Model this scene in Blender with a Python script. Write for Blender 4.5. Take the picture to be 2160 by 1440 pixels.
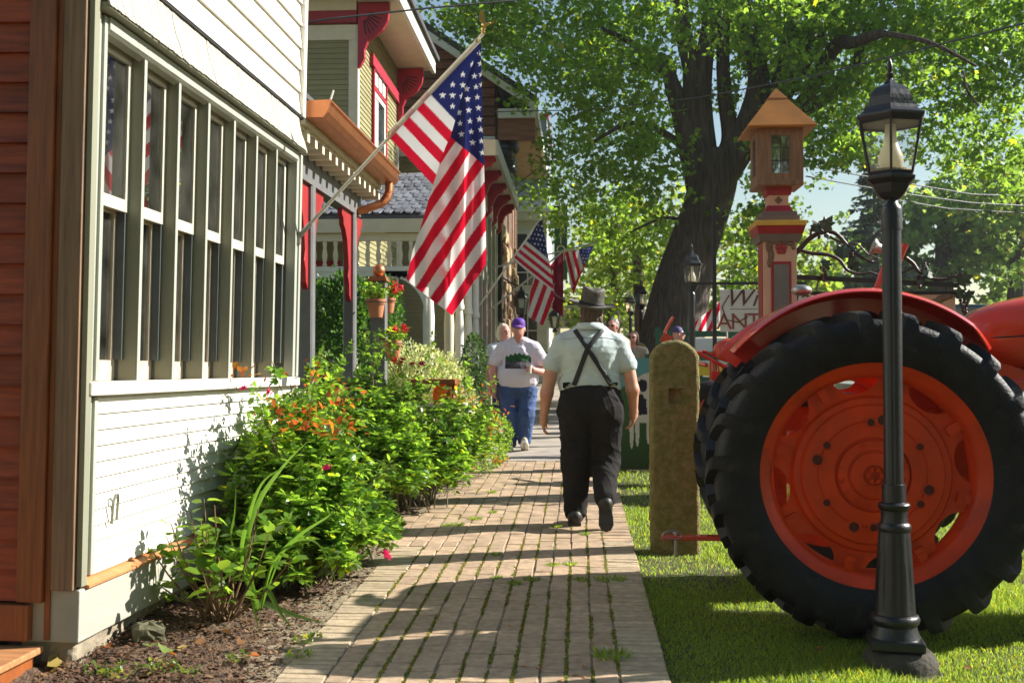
import bpy, math, random
import numpy as np
from mathutils import Vector, Matrix, Euler
R = math.radians
rng = np.random.default_rng(7)
random.seed(7)
for o in list(bpy.data.objects): bpy.data.objects.remove(o)
S = bpy.context.scene
COL = S.collection
# ------------------------------------------------------------------ camera, sky, sun, exposure
FPX = 2280.0
YAW, PITCH, CAMZ = math.atan(140/FPX), math.atan(60/FPX), 1.42
cam = bpy.data.cameras.new('camera')
co = bpy.data.objects.new('camera', cam); COL.objects.link(co)
cam.sensor_width = 36; cam.lens = 36*FPX/2160; cam.clip_end = 3000; cam.clip_start = .05
co.location = (0, 0, CAMZ)
co.rotation_euler = (R(90)+PITCH, 0, YAW)
cam.dof.use_dof = True; cam.dof.focus_distance = 7.6; cam.dof.aperture_fstop = 4.5
S.camera = co
SUN_EL, SUN_A = R(33), R(17)          # the sun stands to the right, 17 degrees beyond the picture plane
sd = Vector((math.cos(SUN_EL)*math.cos(SUN_A), math.cos(SUN_EL)*math.sin(SUN_A), math.sin(SUN_EL)))
w = bpy.data.worlds.new('World'); S.world = w; w.use_nodes = True
nt = w.node_tree; bg = nt.nodes['Background']
sky = nt.nodes.new('ShaderNodeTexSky'); sky.sky_type = 'NISHITA'; sky.sun_disc = False
sky.sun_elevation = SUN_EL; sky.sun_rotation = math.atan2(sd.x, sd.y)
sky.altitude = 300; sky.air_density = 1.5; sky.dust_density = .3; sky.ozone_density = 1.0
nt.links.new(sky.outputs[0], bg.inputs[0]); bg.inputs[1].default_value = .06
sl = bpy.data.lights.new('sun', 'SUN'); sl.energy = 5.0; sl.angle = R(.53); sl.color = (1, .95, .86)
so = bpy.data.objects.new('sun', sl); COL.objects.link(so)
so.rotation_euler = sd.to_track_quat('Z', 'Y').to_euler()
S.view_settings.view_transform = 'Standard'; S.view_settings.look = 'None'
S.view_settings.exposure = 1.1; S.view_settings.gamma = 1
S.cycles.max_bounces = 8; S.cycles.transparent_max_bounces = 16
S.cycles.diffuse_bounces = 3; S.cycles.glossy_bounces = 3; S.cycles.transmission_bounces = 6
S.cycles.caustics_reflective = False; S.cycles.caustics_refractive = False
S.cycles.sample_clamp_indirect = 6

SLOPE = .0254
def G(y): return SLOPE*min(max(y, -20), 60)
CR = Euler((R(90)+PITCH, 0, YAW)).to_matrix()
def at(px, py, Y):
    """photo pixel at distance Y along the street -> point in the place"""
    d = CR @ Vector(((px-1080)/FPX, (720-py)/FPX, -1)); k = Y/d.y
    return Vector((d.x*k, Y, CAMZ+d.z*k))
def ground_at(px, py):
    d = CR @ Vector(((px-1080)/FPX, (720-py)/FPX, -1)); k = -CAMZ/(d.z-SLOPE*d.y)
    return Vector((d.x*k, d.y*k, CAMZ+d.z*k))
# ------------------------------------------------------------------ helpers
def link(o, parent=None):
    COL.objects.link(o)
    if parent: o.parent = parent
    return o
def empty(name, loc=(0, 0, 0), rot=(0, 0, 0), parent=None):
    o = bpy.data.objects.new(name, None); o.empty_display_size = .1
    o.location = loc; o.rotation_euler = rot
    return link(o, parent)
def tag(o, label, cat, group=None):
    o['label'] = label; o['category'] = cat
    if group: o['group'] = group
    return o
def kind(o, k): o['kind'] = k; return o
def rotm(r): return Euler(r).to_matrix() if r else None

class MB:
    def __init__(s): s.v = []; s.f = []; s.m = []; s.cur = 0
    def add(s, vs, fs):
        b = len(s.v); s.v += [tuple(p) for p in vs]
        for f in fs: s.f.append(tuple(i+b for i in f)); s.m.append(s.cur)
        return s
    def box(s, c, d, rot=None, taper=1.0):
        x, y, z = [q/2 for q in d]; t = taper
        vs = [(-x,-y,-z),(x,-y,-z),(x,y,-z),(-x,y,-z),(-x*t,-y*t,z),(x*t,-y*t,z),(x*t,y*t,z),(-x*t,y*t,z)]
        m = rotm(rot); c = Vector(c)
        vs = [(m @ Vector(p) if m else Vector(p))+c for p in vs]
        return s.add(vs, [(3,2,1,0),(4,5,6,7),(0,1,5,4),(1,2,6,5),(2,3,7,6),(3,0,4,7)])
    def bb(s, x0, x1, y0, y1, z0, z1):
        return s.box(((x0+x1)/2,(y0+y1)/2,(z0+z1)/2), (abs(x1-x0),abs(y1-y0),abs(z1-z0)))
    def tube(s, pts, r, n=8, cap=True):
        pts = [Vector(p) for p in pts]; k = len(pts)
        rs = r if isinstance(r, (list, tuple)) else [r]*k
        b = len(s.v); up = Vector((0, 0, 1)); prev = None
        for i, p in enumerate(pts):
            t = (pts[min(i+1,k-1)]-pts[max(i-1,0)]).normalized()
            if prev is None:
                a = t.cross(up if abs(t.z) < .9 else Vector((1,0,0))).normalized()
            else:
                a = (prev-t*prev.dot(t)).normalized()
            prev = a; c = t.cross(a)
            for j in range(n):
                an = 2*math.pi*j/n
                s.v.append(tuple(p+(a*math.cos(an)+c*math.sin(an))*rs[i]))
        for i in range(k-1):
            for j in range(n):
                s.f.append((b+i*n+j, b+i*n+(j+1)%n, b+(i+1)*n+(j+1)%n, b+(i+1)*n+j)); s.m.append(s.cur)
        if cap:
            s.f.append(tuple(b+j for j in range(n))[::-1]); s.m.append(s.cur)
            s.f.append(tuple(b+(k-1)*n+j for j in range(n))); s.m.append(s.cur)
        return s
    def lathe(s, prof, n=24, c=(0,0,0), axis='z', cap=True, off=0.0):
        b = len(s.v); k = len(prof); c = Vector(c)
        for r, h in prof:
            for j in range(n):
                a = 2*math.pi*j/n+off; x, y = r*math.cos(a), r*math.sin(a)
                p = {'z': (x,y,h), 'y': (x,h,y), 'x': (h,x,y)}[axis]
                s.v.append(tuple(Vector(p)+c))
        for i in range(k-1):
            for j in range(n):
                q = (b+i*n+j, b+i*n+(j+1)%n, b+(i+1)*n+(j+1)%n, b+(i+1)*n+j)
                s.f.append(q if axis != 'y' else q[::-1]); s.m.append(s.cur)
        if cap:
            s.f.append(tuple(b+j for j in range(n))); s.m.append(s.cur)
            s.f.append(tuple(b+(k-1)*n+j for j in range(n))); s.m.append(s.cur)
        return s
    def prism(s, poly, a, b, axis='y'):
        """extrude a 2-D outline between a and b along an axis"""
        n = len(poly)
        def P(p, h): return {'y': (p[0],h,p[1]), 'x': (h,p[0],p[1]), 'z': (p[0],p[1],h)}[axis]
        vs = [P(p,a) for p in poly]+[P(p,b) for p in poly]
        fs = [tuple(range(n)), tuple(range(n,2*n))[::-1]]+[(i,i+n,(i+1)%n+n,(i+1)%n) for i in range(n)]
        return s.add(vs, fs)
    def ball(s, c, r, n=12, m=8):
        c = Vector(c); rr = r if isinstance(r,(tuple,list)) else (r,r,r)
        b = len(s.v)
        for i in range(m+1):
            ph = math.pi*i/m
            for j in range(n):
                a = 2*math.pi*j/n
                s.v.append((c.x+rr[0]*math.sin(ph)*math.cos(a), c.y+rr[1]*math.sin(ph)*math.sin(a), c.z+rr[2]*math.cos(ph)))
        for i in range(m):
            for j in range(n):
                s.f.append((b+i*n+j, b+(i+1)*n+j, b+(i+1)*n+(j+1)%n, b+i*n+(j+1)%n)); s.m.append(s.cur)
        return s
    def mesh(s, name, mats, smooth=False):
        me = bpy.data.meshes.new(name); me.from_pydata(s.v, [], s.f)
        mats = mats if isinstance(mats, (list, tuple)) else [mats]
        for q in mats: me.materials.append(q)
        if len(mats) > 1: me.polygons.foreach_set('material_index', s.m)
        me.validate(clean_customdata=False)
        import bmesh
        bm = bmesh.new(); bm.from_mesh(me); bmesh.ops.recalc_face_normals(bm, faces=bm.faces); bm.to_mesh(me); bm.free()
        if smooth:
            me.polygons.foreach_set('use_smooth', [True]*len(me.polygons))
            if smooth is not True: me.set_sharp_from_angle(angle=R(smooth))
        me.update(); return me
    def build(s, name, mats, parent=None, smooth=False, bevel=0, loc=None, rot=None):
        o = bpy.data.objects.new(name, s.mesh(name, mats, smooth)); link(o, parent)
        if loc is not None: o.location = loc
        if rot is not None: o.rotation_euler = rot
        if bevel:
            q = o.modifiers.new('bevel', 'BEVEL'); q.width = bevel; q.segments = 2; q.limit_method = 'ANGLE'
        return o
def fast_mesh(name, V, F, mats, smooth=False, mi=None, col=None):
    """numpy verts (n,3) + faces (m,k) -> mesh"""
    V = np.asarray(V, np.float32); F = np.asarray(F, np.int32); k = F.shape[1]
    me = bpy.data.meshes.new(name)
    me.vertices.add(len(V)); me.vertices.foreach_set('co', V.ravel())
    me.loops.add(F.size); me.loops.foreach_set('vertex_index', F.ravel())
    me.polygons.add(len(F)); me.polygons.foreach_set('loop_start', np.arange(0, F.size, k, dtype=np.int32))
    for q in (mats if isinstance(mats,(list,tuple)) else [mats]): me.materials.append(q)
    if mi is not None: me.polygons.foreach_set('material_index', np.asarray(mi, np.int32))
    if smooth: me.polygons.foreach_set('use_smooth', np.ones(len(F), bool))
    me.update(calc_edges=True)
    if col is not None:
        a = me.color_attributes.new('col', 'FLOAT_COLOR', 'POINT')
        c = np.ones((len(V),4), np.float32); c[:, :3] = col
        a.data.foreach_set('color', c.ravel())
    return me
def obj(name, me, parent=None, loc=None, rot=None, scale=None):
    o = bpy.data.objects.new(name, me); link(o, parent)
    if loc is not None: o.location = loc
    if rot is not None: o.rotation_euler = rot
    if scale is not None: o.scale = scale if hasattr(scale, '__len__') else (scale,)*3
    return o
def copy_tree(o, parent=None):
    c = o.copy(); COL.objects.link(c); c.parent = parent
    for ch in list(o.children): copy_tree(ch, c)
    return c
# ------------------------------------------------------------------ materials
MATS = {}
def mat(name, c, rough=.6, var=.12, scale=6., c2=None, bump=0., bscale=None, metal=0., spec=.5, stretch=None,
        rand=0., coat=0., dirt=None, dirt_amt=.0, trans=0., detail=6., sub=0.):
    """procedural surface: colour broken up by noise, fine relief, optional wear in a second colour"""
    m = bpy.data.materials.new(name); m.use_nodes = True; n = m.node_tree.nodes; L = m.node_tree.links
    b = n['Principled BSDF']; b.inputs['Roughness'].default_value = rough; b.inputs['Metallic'].default_value = metal
    b.inputs['Specular IOR Level'].default_value = spec
    if coat: b.inputs['Coat Weight'].default_value = coat; b.inputs['Coat Roughness'].default_value = .08
    tc = n.new('ShaderNodeTexCoord'); mp = n.new('ShaderNodeMapping'); L.new(tc.outputs['Object'], mp.inputs[0])
    if stretch: mp.inputs['Scale'].default_value = stretch
    oi = n.new('ShaderNodeObjectInfo')
    off = n.new('ShaderNodeVectorMath'); off.operation = 'SCALE'; off.inputs[0].default_value = (13.7, 7.1, 3.3)
    L.new(oi.outputs['Random'], off.inputs['Scale']); L.new(off.outputs[0], mp.inputs['Location'])
    nz = n.new('ShaderNodeTexNoise'); nz.inputs['Scale'].default_value = scale; nz.inputs['Detail'].default_value = detail
    L.new(mp.outputs[0], nz.inputs['Vector'])
    c = tuple(c); d = c2 if c2 else tuple(min(1, q*(1+var)) for q in c); e = c if c2 else tuple(q*(1-var) for q in c)
    rp = n.new('ShaderNodeValToRGB'); rp.color_ramp.elements[0].position = .32; rp.color_ramp.elements[1].position = .68
    rp.color_ramp.elements[0].color = (*e, 1); rp.color_ramp.elements[1].color = (*d, 1)
    L.new(nz.outputs[0], rp.inputs[0]); out = rp.outputs[0]
    if rand:
        hs = n.new('ShaderNodeHueSaturation'); mr = n.new('ShaderNodeMapRange')
        mr.inputs['To Min'].default_value = 1-rand; mr.inputs['To Max'].default_value = 1+rand
        L.new(oi.outputs['Random'], mr.inputs[0]); L.new(mr.outputs[0], hs.inputs['Value']); L.new(out, hs.inputs['Color']); out = hs.outputs[0]
    if dirt:
        nd = n.new('ShaderNodeTexNoise'); nd.inputs['Scale'].default_value = scale*.45; nd.inputs['Detail'].default_value = 10
        nd.inputs['Roughness'].default_value = .7; L.new(mp.outputs[0], nd.inputs['Vector'])
        r2 = n.new('ShaderNodeValToRGB'); r2.color_ramp.elements[0].position = .62-dirt_amt*.3; r2.color_ramp.elements[1].position = .74-dirt_amt*.15
        L.new(nd.outputs[0], r2.inputs[0]); mx = n.new('ShaderNodeMix'); mx.data_type = 'RGBA'
        L.new(r2.outputs[0], mx.inputs['Factor']); L.new(out, mx.inputs['A']); mx.inputs['B'].default_value = (*dirt, 1); out = mx.outputs['Result']
    L.new(out, b.inputs['Base Color'])
    if bump:
        nb = n.new('ShaderNodeTexNoise'); nb.inputs['Scale'].default_value = bscale or scale*4; nb.inputs['Detail'].default_value = 5
        L.new(mp.outputs[0], nb.inputs['Vector']); bp = n.new('ShaderNodeBump'); bp.inputs['Strength'].default_value = bump
        bp.inputs['Distance'].default_value = .02; L.new(nb.outputs[0], bp.inputs['Height']); L.new(bp.outputs[0], b.inputs['Normal'])
    if trans:
        tr = n.new('ShaderNodeBsdfTranslucent'); L.new(out, tr.inputs[0]); ms = n.new('ShaderNodeMixShader'); ms.inputs[0].default_value = trans
        L.new(b.outputs[0], ms.inputs[1]); L.new(tr.outputs[0], ms.inputs[2]); L.new(ms.outputs[0], n['Material Output'].inputs[0])
    if sub: b.inputs['Subsurface Weight'].default_value = sub; b.inputs['Subsurface Radius'].default_value = (.02,.008,.004)
    MATS[name] = m; return m
def leaf_mat(name, c, ctr, trans=.5, rough=.38, var=.35):
    """leaf: glossy upper side, lets sunlight through in a yellower green; colour varies leaf by leaf ('col' attribute)"""
    m = bpy.data.materials.new(name); m.use_nodes = True; n = m.node_tree.nodes; L = m.node_tree.links
    b = n['Principled BSDF']; b.inputs['Roughness'].default_value = rough; b.inputs['Specular IOR Level'].default_value = .45
    at_ = n.new('ShaderNodeAttribute'); at_.attribute_name = 'col'
    m1 = n.new('ShaderNodeMix'); m1.data_type = 'RGBA'; m1.blend_type = 'MULTIPLY'; m1.inputs['Factor'].default_value = 1
    m1.inputs['A'].default_value = (*c, 1); L.new(at_.outputs['Color'], m1.inputs['B']); L.new(m1.outputs['Result'], b.inputs['Base Color'])
    m2 = n.new('ShaderNodeMix'); m2.data_type = 'RGBA'; m2.blend_type = 'MULTIPLY'; m2.inputs['Factor'].default_value = 1
    m2.inputs['A'].default_value = (*ctr, 1); L.new(at_.outputs['Color'], m2.inputs['B'])
    t = n.new('ShaderNodeBsdfTranslucent'); L.new(m2.outputs['Result'], t.inputs[0])
    ms = n.new('ShaderNodeMixShader'); ms.inputs[0].default_value = trans
    L.new(b.outputs[0], ms.inputs[1]); L.new(t.outputs[0], ms.inputs[2]); L.new(ms.outputs[0], n['Material Output'].inputs[0])
    return m
def glass_mat(name, tint=(1,1,1), refl=.06, rough=.02, dust=.0, dustc=(.6,.58,.5)):
    m = bpy.data.materials.new(name); m.use_nodes = True; n = m.node_tree.nodes; L = m.node_tree.links
    n.remove(n['Principled BSDF']); t = n.new('ShaderNodeBsdfTransparent'); t.inputs[0].default_value = (*tint, 1)
    g = n.new('ShaderNodeBsdfGlossy'); g.inputs['Roughness'].default_value = rough
    fr = n.new('ShaderNodeFresnel'); fr.inputs[0].default_value = 1.52
    ad = n.new('ShaderNodeMath'); ad.operation = 'ADD'; ad.inputs[1].default_value = refl; ad.use_clamp = True; L.new(fr.outputs[0], ad.inputs[0])
    ms = n.new('ShaderNodeMixShader'); L.new(ad.outputs[0], ms.inputs[0]); L.new(t.outputs[0], ms.inputs[1]); L.new(g.outputs[0], ms.inputs[2]); out = ms.outputs[0]
    if dust:
        df = n.new('ShaderNodeBsdfDiffuse'); df.inputs[0].default_value = (*dustc, 1)
        nz = n.new('ShaderNodeTexNoise'); nz.inputs['Scale'].default_value = 5; nz.inputs['Detail'].default_value = 8
        tc = n.new('ShaderNodeTexCoord'); L.new(tc.outputs['Object'], nz.inputs[0])
        mr = n.new('ShaderNodeMapRange'); mr.inputs['From Min'].default_value = .3; mr.inputs['From Max'].default_value = .75
        mr.inputs['To Max'].default_value = dust; L.new(nz.outputs[0], mr.inputs[0])
        m2 = n.new('ShaderNodeMixShader'); L.new(mr.outputs[0], m2.inputs[0]); L.new(out, m2.inputs[1]); L.new(df.outputs[0], m2.inputs[2]); out = m2.outputs[0]
    L.new(out, n['Material Output'].inputs[0]); return m
def print_mat(name, rough=.7, trans=0., bump=0.):
    """flat print: colour from the 'col' attribute"""
    m = bpy.data.materials.new(name); m.use_nodes = True; n = m.node_tree.nodes; L = m.node_tree.links
    b = n['Principled BSDF']; b.inputs['Roughness'].default_value = rough; b.inputs['Specular IOR Level'].default_value = .2
    a = n.new('ShaderNodeAttribute'); a.attribute_name = 'col'; L.new(a.outputs['Color'], b.inputs['Base Color'])
    if trans:
        t = n.new('ShaderNodeBsdfTranslucent'); L.new(a.outputs['Color'], t.inputs[0]); ms = n.new('ShaderNodeMixShader'); ms.inputs[0].default_value = trans
        L.new(b.outputs[0], ms.inputs[1]); L.new(t.outputs[0], ms.inputs[2]); L.new(ms.outputs[0], n['Material Output'].inputs[0])
    return m
# ------------------------------------------------------------------ leaf scatter
def leaf_shape(kind='oval'):
    """unit leaf lying along +y, folded a little along its midrib; returns verts, quad faces"""
    if kind == 'oval':
        v = [(0,0,0),(-.28,.35,.07),(0,.4,0),(.28,.35,.07),(-.2,.75,.02),(0,.8,-.04),(.2,.75,.02),(0,1.05,-.13)]
        f = [(0,2,2,1),(0,3,3,2),(1,2,5,4),(2,3,6,5),(4,5,7,7),(5,6,7,7)]
        v = [(0,0,0),(-.27,.3,.06),(-.24,.68,.03),(0,1.0,-.1),(.24,.68,.03),(.27,.3,.06),(0,.5,-.02)]
        f = [(0,6,2,1),(6,3,2,2),(0,5,4,6),(6,4,3,3)]
        f = [(0,6,2,1),(0,5,4,6),(6,4,3,2)]
    elif kind == 'maple':
        v = [(0,0,0),(-.42,.25,.05),(-.5,.62,-.05),(-.16,.6,.04),(0,1.0,-.12),(.16,.6,.04),(.5,.62,-.05),(.42,.25,.05)]
        f = [(0,3,2,1),(0,7,6,5),(0,5,4,3)]
    elif kind == 'blade':
        v = [(-.5,0,0),(.5,0,0),(.3,.6,.1),(-.3,.6,.1),(0,1,.3)]
        f = [(0,1,2,3)]
    return np.array(v, np.float32), np.array(f, np.int32)
def scatter(P, D, N, size, shape):
    """instances of a leaf at points P, tip direction D, face normal N"""
    lv, lf = leaf_shape(shape); n = len(P); D = D/np.linalg.norm(D, axis=1, keepdims=True)
    X = np.cross(D, N); X /= np.linalg.norm(X, axis=1, keepdims=True)+1e-9; Z = np.cross(X, D)
    sz = np.broadcast_to(np.asarray(size, np.float32), (n,))[:, None, None]
    V = P[:, None, :]+sz*(lv[None,:,0:1]*X[:,None,:]+lv[None,:,1:2]*D[:,None,:]+lv[None,:,2:3]*Z[:,None,:])
    F = lf[None]+(np.arange(n)*len(lv))[:, None, None]
    return V.reshape(-1,3), F.reshape(-1, lf.shape[1]), len(lv)
def leaf_cols(n, k, base=1., spread=.3, yellow=.0, sd=None):
    r = rng if sd is None else np.random.default_rng(sd)
    c = np.ones((n,3), np.float32)*base*(1+spread*(r.random((n,1))-.5)*2)
    y = (r.random(n) < yellow); c[y] *= (2.2, 1.4, .6)
    return np.repeat(c, k, axis=0)
def rand_dirs(n, r=None):
    r = r or rng; d = r.normal(size=(n,3)); return d/np.linalg.norm(d, axis=1, keepdims=True)
# ------------------------------------------------------------------ ground, path, beds
def sheet(xs, ys, dz, name, m):
    b = MB(); nx = len(xs)
    vs = [(x, y, G(y)+dz) for y in ys for x in xs]
    fs = [(j*nx+i, j*nx+i+1, (j+1)*nx+i+1, (j+1)*nx+i) for j in range(len(ys)-1) for i in range(nx-1)]
    b.add(vs, fs); return b.build(name, m)
m_soil = mat('lawn_soil', (.075,.07,.03), .95, .45, 14., bump=.8, bscale=60)
kind(sheet([-1500,-300,-40,0,40,300,1500], [-30,0,60,200,800,2500], -.035, 'ground', m_soil), 'structure')
m_brick = mat('paver_brick', (.41,.29,.19), .85, .2, 22., bump=.35, bscale=160, rand=.13, dirt=(.22,.17,.12), dirt_amt=.18)
m_brick2 = mat('edge_brick', (.43,.335,.22), .85, .16, 22., bump=.35, bscale=160, rand=.13, dirt=(.24,.19,.12), dirt_amt=.22)
m_bed = mat('joint_sand', (.27,.215,.14), .95, .4, 30., bump=.6, bscale=120)
m_conc = mat('pavement_concrete', (.36,.31,.26), .85, .14, 4., bump=.2, bscale=80, dirt=(.22,.19,.16), dirt_amt=.2)
path = kind(sheet([-1.73,-1.285,.385], [-3,7.4,9.2,13.0], -.009, 'brick_path', m_bed), 'structure')
def brick_mesh(dx, dy, h, name, m, bv=.004):
    b = MB(); x, y = dx/2, dy/2
    def ring(q, z): return [(-x+q,-y+q,z),(x-q,-y+q,z),(x-q,y-q,z),(-x+q,y-q,z)]
    vs = ring(0,-h)+ring(0,-bv)+ring(bv,0)
    fs = [(8,9,10,11)]+[(k*4+i, k*4+(i+1)%4, (k+1)*4+(i+1)%4, (k+1)*4+i) for k in (0,1) for i in range(4)]
    b.add(vs, fs); return b.mesh(name, m)
PX0, PITCHX, ROW = -1.075, .1135, .2065
spots = []    # x, y, kind
for c in range(11):
    x = PX0+PITCHX*(c+.5); y = 3.2+random.random()*ROW
    while y < 12.9:
        spots.append((x, y+.1, 0)); y += ROW
        if random.random() < .06: spots.append((x, y+.05, 2)); y += .104
y = 3.3
while y < 12.9:
    for x in (PX0-.108, PX0+11*PITCHX+.106):
        if not (x < -1 and 7.55 < y < 8.9): spots.append((x, y, 1))
    y += .0625+random.random()*.004
for c in range(5):
    for r in range(7): spots.append((PX0-PITCHX*(c+.5), 7.62+r*ROW+random.random()*.02, 0))
me_b = [brick_mesh(.1025,.2025,.05,'brick',m_brick), brick_mesh(.205,.0585,.05,'brick',m_brick2), brick_mesh(.1025,.1,.05,'brick',m_brick)]
vis = [s for s in spots if 4.3 < s[1]]; vis.sort(key=lambda s: s[1])
single, rest = vis[:300], vis[300:]+[s for s in spots if s[1] <= 4.3]
for x, y, k in single:
    o = obj('brick', me_b[k], path, (x+random.gauss(0,.0025), y, G(y)+random.gauss(0,.0016)-.001),
            (SLOPE*1+random.gauss(0,.008), random.gauss(0,.012), random.gauss(0,.012)))
jb = MB()
for x, y, k in rest:
    dx, dy = [(.1025,.2025),(.205,.0585),(.1025,.1)][k]
    jb.box((x+random.gauss(0,.0025), y, G(y)-.026+random.gauss(0,.0016)), (dx,dy,.05), (SLOPE,random.gauss(0,.01),random.gauss(0,.012)))
m_brickfar = mat('paver_brick_far', (.41,.29,.19), .85, .3, 7., bump=.35, bscale=160, dirt=(.24,.18,.12), dirt_amt=.2)
kind(jb.build('brick', m_brickfar, path), 'stuff')
# concrete pavement farther on
pav = kind(sheet([-1.5,.5], [13.0,60], -.03, 'pavement', m_bed), 'structure')
for i in range(26):
    y0 = 13.02+i*1.22
    b = MB(); b.box((-.5, y0+.6, G(y0+.6)-.03), (1.96,1.2,.06), (SLOPE,0,0)); b.build('slab', m_conc, pav, bevel=.008)
# moss and grass in the long joints
P = []; 
for c in range(12):
    x = PX0+PITCHX*c; y = 4.0; run = random.random() < .6
    while y < 12.8:
        if random.random() < .04: run = random.random() < (.62 if y < 7.6 else .2)
        if run:
            for k in range(3 if y < 7 else 2): P.append((x+random.gauss(0,.0045), y+random.random()*.02, G(y)-.004))
        y += .008
P = np.array(P); n = len(P)
D = rand_dirs(n)*.75+np.array([0,0,1.]); N = rand_dirs(n)
V, F, k = scatter(P, D, N, rng.uniform(.006,.017,n), 'blade')
m_moss = leaf_mat('joint_moss', (.17,.19,.045), (.34,.36,.06), .35, .6)
kind(obj('joint_grass', fast_mesh('joint_grass', V, F, m_moss, col=leaf_cols(n,k,1.,.45,.12)), path), 'stuff')
m_grass = leaf_mat('grass_blade', (.125,.205,.026), (.46,.64,.065), .5, .42)
def tuft(x, y, n=60, r=.05, h=.05, name='grass_tuft', parent=None, m=m_grass):
    P = np.zeros((n,3)); a = rng.uniform(0,6.28,n); q = r*np.sqrt(rng.random(n)); P[:,0] = q*np.cos(a); P[:,1] = q*np.sin(a)
    D = np.stack([np.cos(a)*rng.uniform(.2,1.4,n), np.sin(a)*rng.uniform(.2,1.4,n), np.ones(n)], 1)
    V, F, k = blades(P, D, rng.uniform(.5,1.2,n)*h, rng.uniform(.002,.0038,n))
    return obj(name, fast_mesh(name, V, F, m, col=leaf_cols(n,k,1.,.35,.05)), parent, (x, y, G(y)-.004))
def blades(P, D, L, W):
    """grass blades: bent strips of two quads"""
    n = len(P); D = D/np.linalg.norm(D, axis=1, keepdims=True)
    X = np.cross(D, np.array([0,0,1.])+rng.normal(0,.6,(n,3))); X /= np.linalg.norm(X,axis=1,keepdims=True)+1e-9
    B = D.copy(); B[:,2] -= rng.uniform(.2,.9,n); 
    L = L[:,None]; W = W[:,None]
    p1 = P+D*L*.5; p2 = p1+(D*.5+B*.5)*L*.5
    V = np.stack([P-X*W, P+X*W, p1+X*W*.8, p1-X*W*.8, p2], 1)
    F = np.array([(0,1,2,3),(3,2,4,4)])
    base = (np.arange(n)*5)[:,None]
    Fq = np.concatenate([base+F[0][None], ], 0)
    Ft = base+np.array([3,2,4,4])[None]
    # a tip as a thin quad keeps one face size
    V = np.concatenate([V, (p2+X*W*.08)[:,None]], 1); base = (np.arange(n)*6)[:,None]
    F = np.concatenate([base+np.array([0,1,2,3])[None], base+np.array([3,2,5,4])[None]], 0)
    return V.reshape(-1,3), F, 6
for i, (px, py, r, h) in enumerate([(963,1108,.05,.045),(1004,1094,.045,.04),(1047,1170,.025,.03),(1086,1230,.04,.03),(1046,1218,.035,.025),(1122,1222,.045,.035),
        (1166,1191,.035,.03),(1204,1190,.04,.03),(1290,1384,.075,.06),(1288,1222,.09,.04),(1235,1126,.03,.03),(1176,1110,.04,.03),(1040,1080,.03,.03),(1038,1038,.04,.035),(1225,1222,.05,.025),(940,1108,.03,.03)]):
    g = ground_at(px, py); t = tuft(g.x, g.y, int(60+r*900), r, h, 'weed_tuft')
    tag(t, ['small green weed tuft growing between the paving bricks'][0], 'weed', 'weeds sprouting between the paving bricks')
# lawn blades on the right of the path
def lawn(n, x0, x1, y0, y1, h, wd, edge=None, keep=None):
    P = np.stack([rng.uniform(x0,x1,n), rng.uniform(y0,y1,n), np.zeros(n)], 1)
    if keep is not None: P = P[keep(P)]
    P[:,2] = SLOPE*P[:,1]-.03; n = len(P)
    D = np.stack([rng.normal(0,.45,n), rng.normal(0,.45,n), np.ones(n)], 1)
    lf = .75+.5*np.sin(P[:,0]*3.1+1)*np.sin(P[:,1]*2.3)
    return (*blades(P, D, rng.uniform(.5,1.25,n)*h*np.clip(lf,.6,1.3), rng.uniform(.7,1.3,n)*wd), n)
def pathedge(P): 
    e = .345+.035*np.sin(P[:,1]*4.3)+.03*np.sin(P[:,1]*11+1)+rng.normal(0,.018,len(P))
    bare = ((P[:,0]-.66)**2/.12+(P[:,1]-6.85)**2/.25 < 1) & (rng.random(len(P)) < .5)
    bare2 = ((P[:,0]-1.46)**2+(P[:,1]-4.86)**2 < .016) | (np.abs(P[:,0]-.67) < .16)&(np.abs(P[:,1]-7.5) < .12)
    return (P[:,0] > e) & ~bare & ~bare2
allV, allF, allC, off = [], [], [], 0
for (n, x0, x1, y0, y1, h, wd) in [(95000,.3,3.2,4.0,6.6,.042,.0017),(52000,.3,3.6,6.6,9.5,.042,.0022),(34000,.3,6,9.5,14,.045,.0035),(26000,.3,12,14,24,.05,.006)]:
    V, F, k, n2 = lawn(n, x0, x1, y0, y1, h, wd, keep=pathedge)
    allV.append(V); allF.append(F+off); off += len(V); allC.append(leaf_cols(n2,k,1.,.4,.1))
kind(obj('grass', fast_mesh('grass', np.concatenate(allV), np.concatenate(allF), m_grass, col=np.concatenate(allC))), 'stuff')
o = bpy.data.objects['grass']; o['label'] = 'short mown lawn grass beside the brick path'; o['category'] = 'grass'
# mulch bed between the house and the path
m_mulch = mat('mulch', (.11,.065,.038), .95, .5, 30., bump=.9, bscale=90, dirt=(.20,.14,.08), dirt_amt=.35)
xs = np.linspace(-4.2,-1.27,74); ys = np.linspace(2.5,13.2,215)
X, Y = np.meshgrid(xs, ys); Z = SLOPE*Y-.022+.03*np.clip((-1.33-X)/.35,0,1)
Z += (.014*np.sin(X*9+Y*4)*np.sin(Y*7-X*3)+.008*rng.normal(size=X.shape))*np.clip((-1.3-X)/.2,.1,1)
inn = (X > -1.75) & (Y > 7.45) & (Y < 9.1); Z[inn] = SLOPE*Y[inn]-.03
V = np.stack([X.ravel(),Y.ravel(),Z.ravel()],1); nx = len(xs)
ii, jj = np.meshgrid(np.arange(nx-1), np.arange(len(ys)-1)); a = (jj*nx+ii).ravel()
kind(obj('mulch_bed', fast_mesh('mulch_bed', V, np.stack([a,a+1,a+nx+1,a+nx],1), m_mulch, smooth=True)), 'structure')
n = 15000
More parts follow.
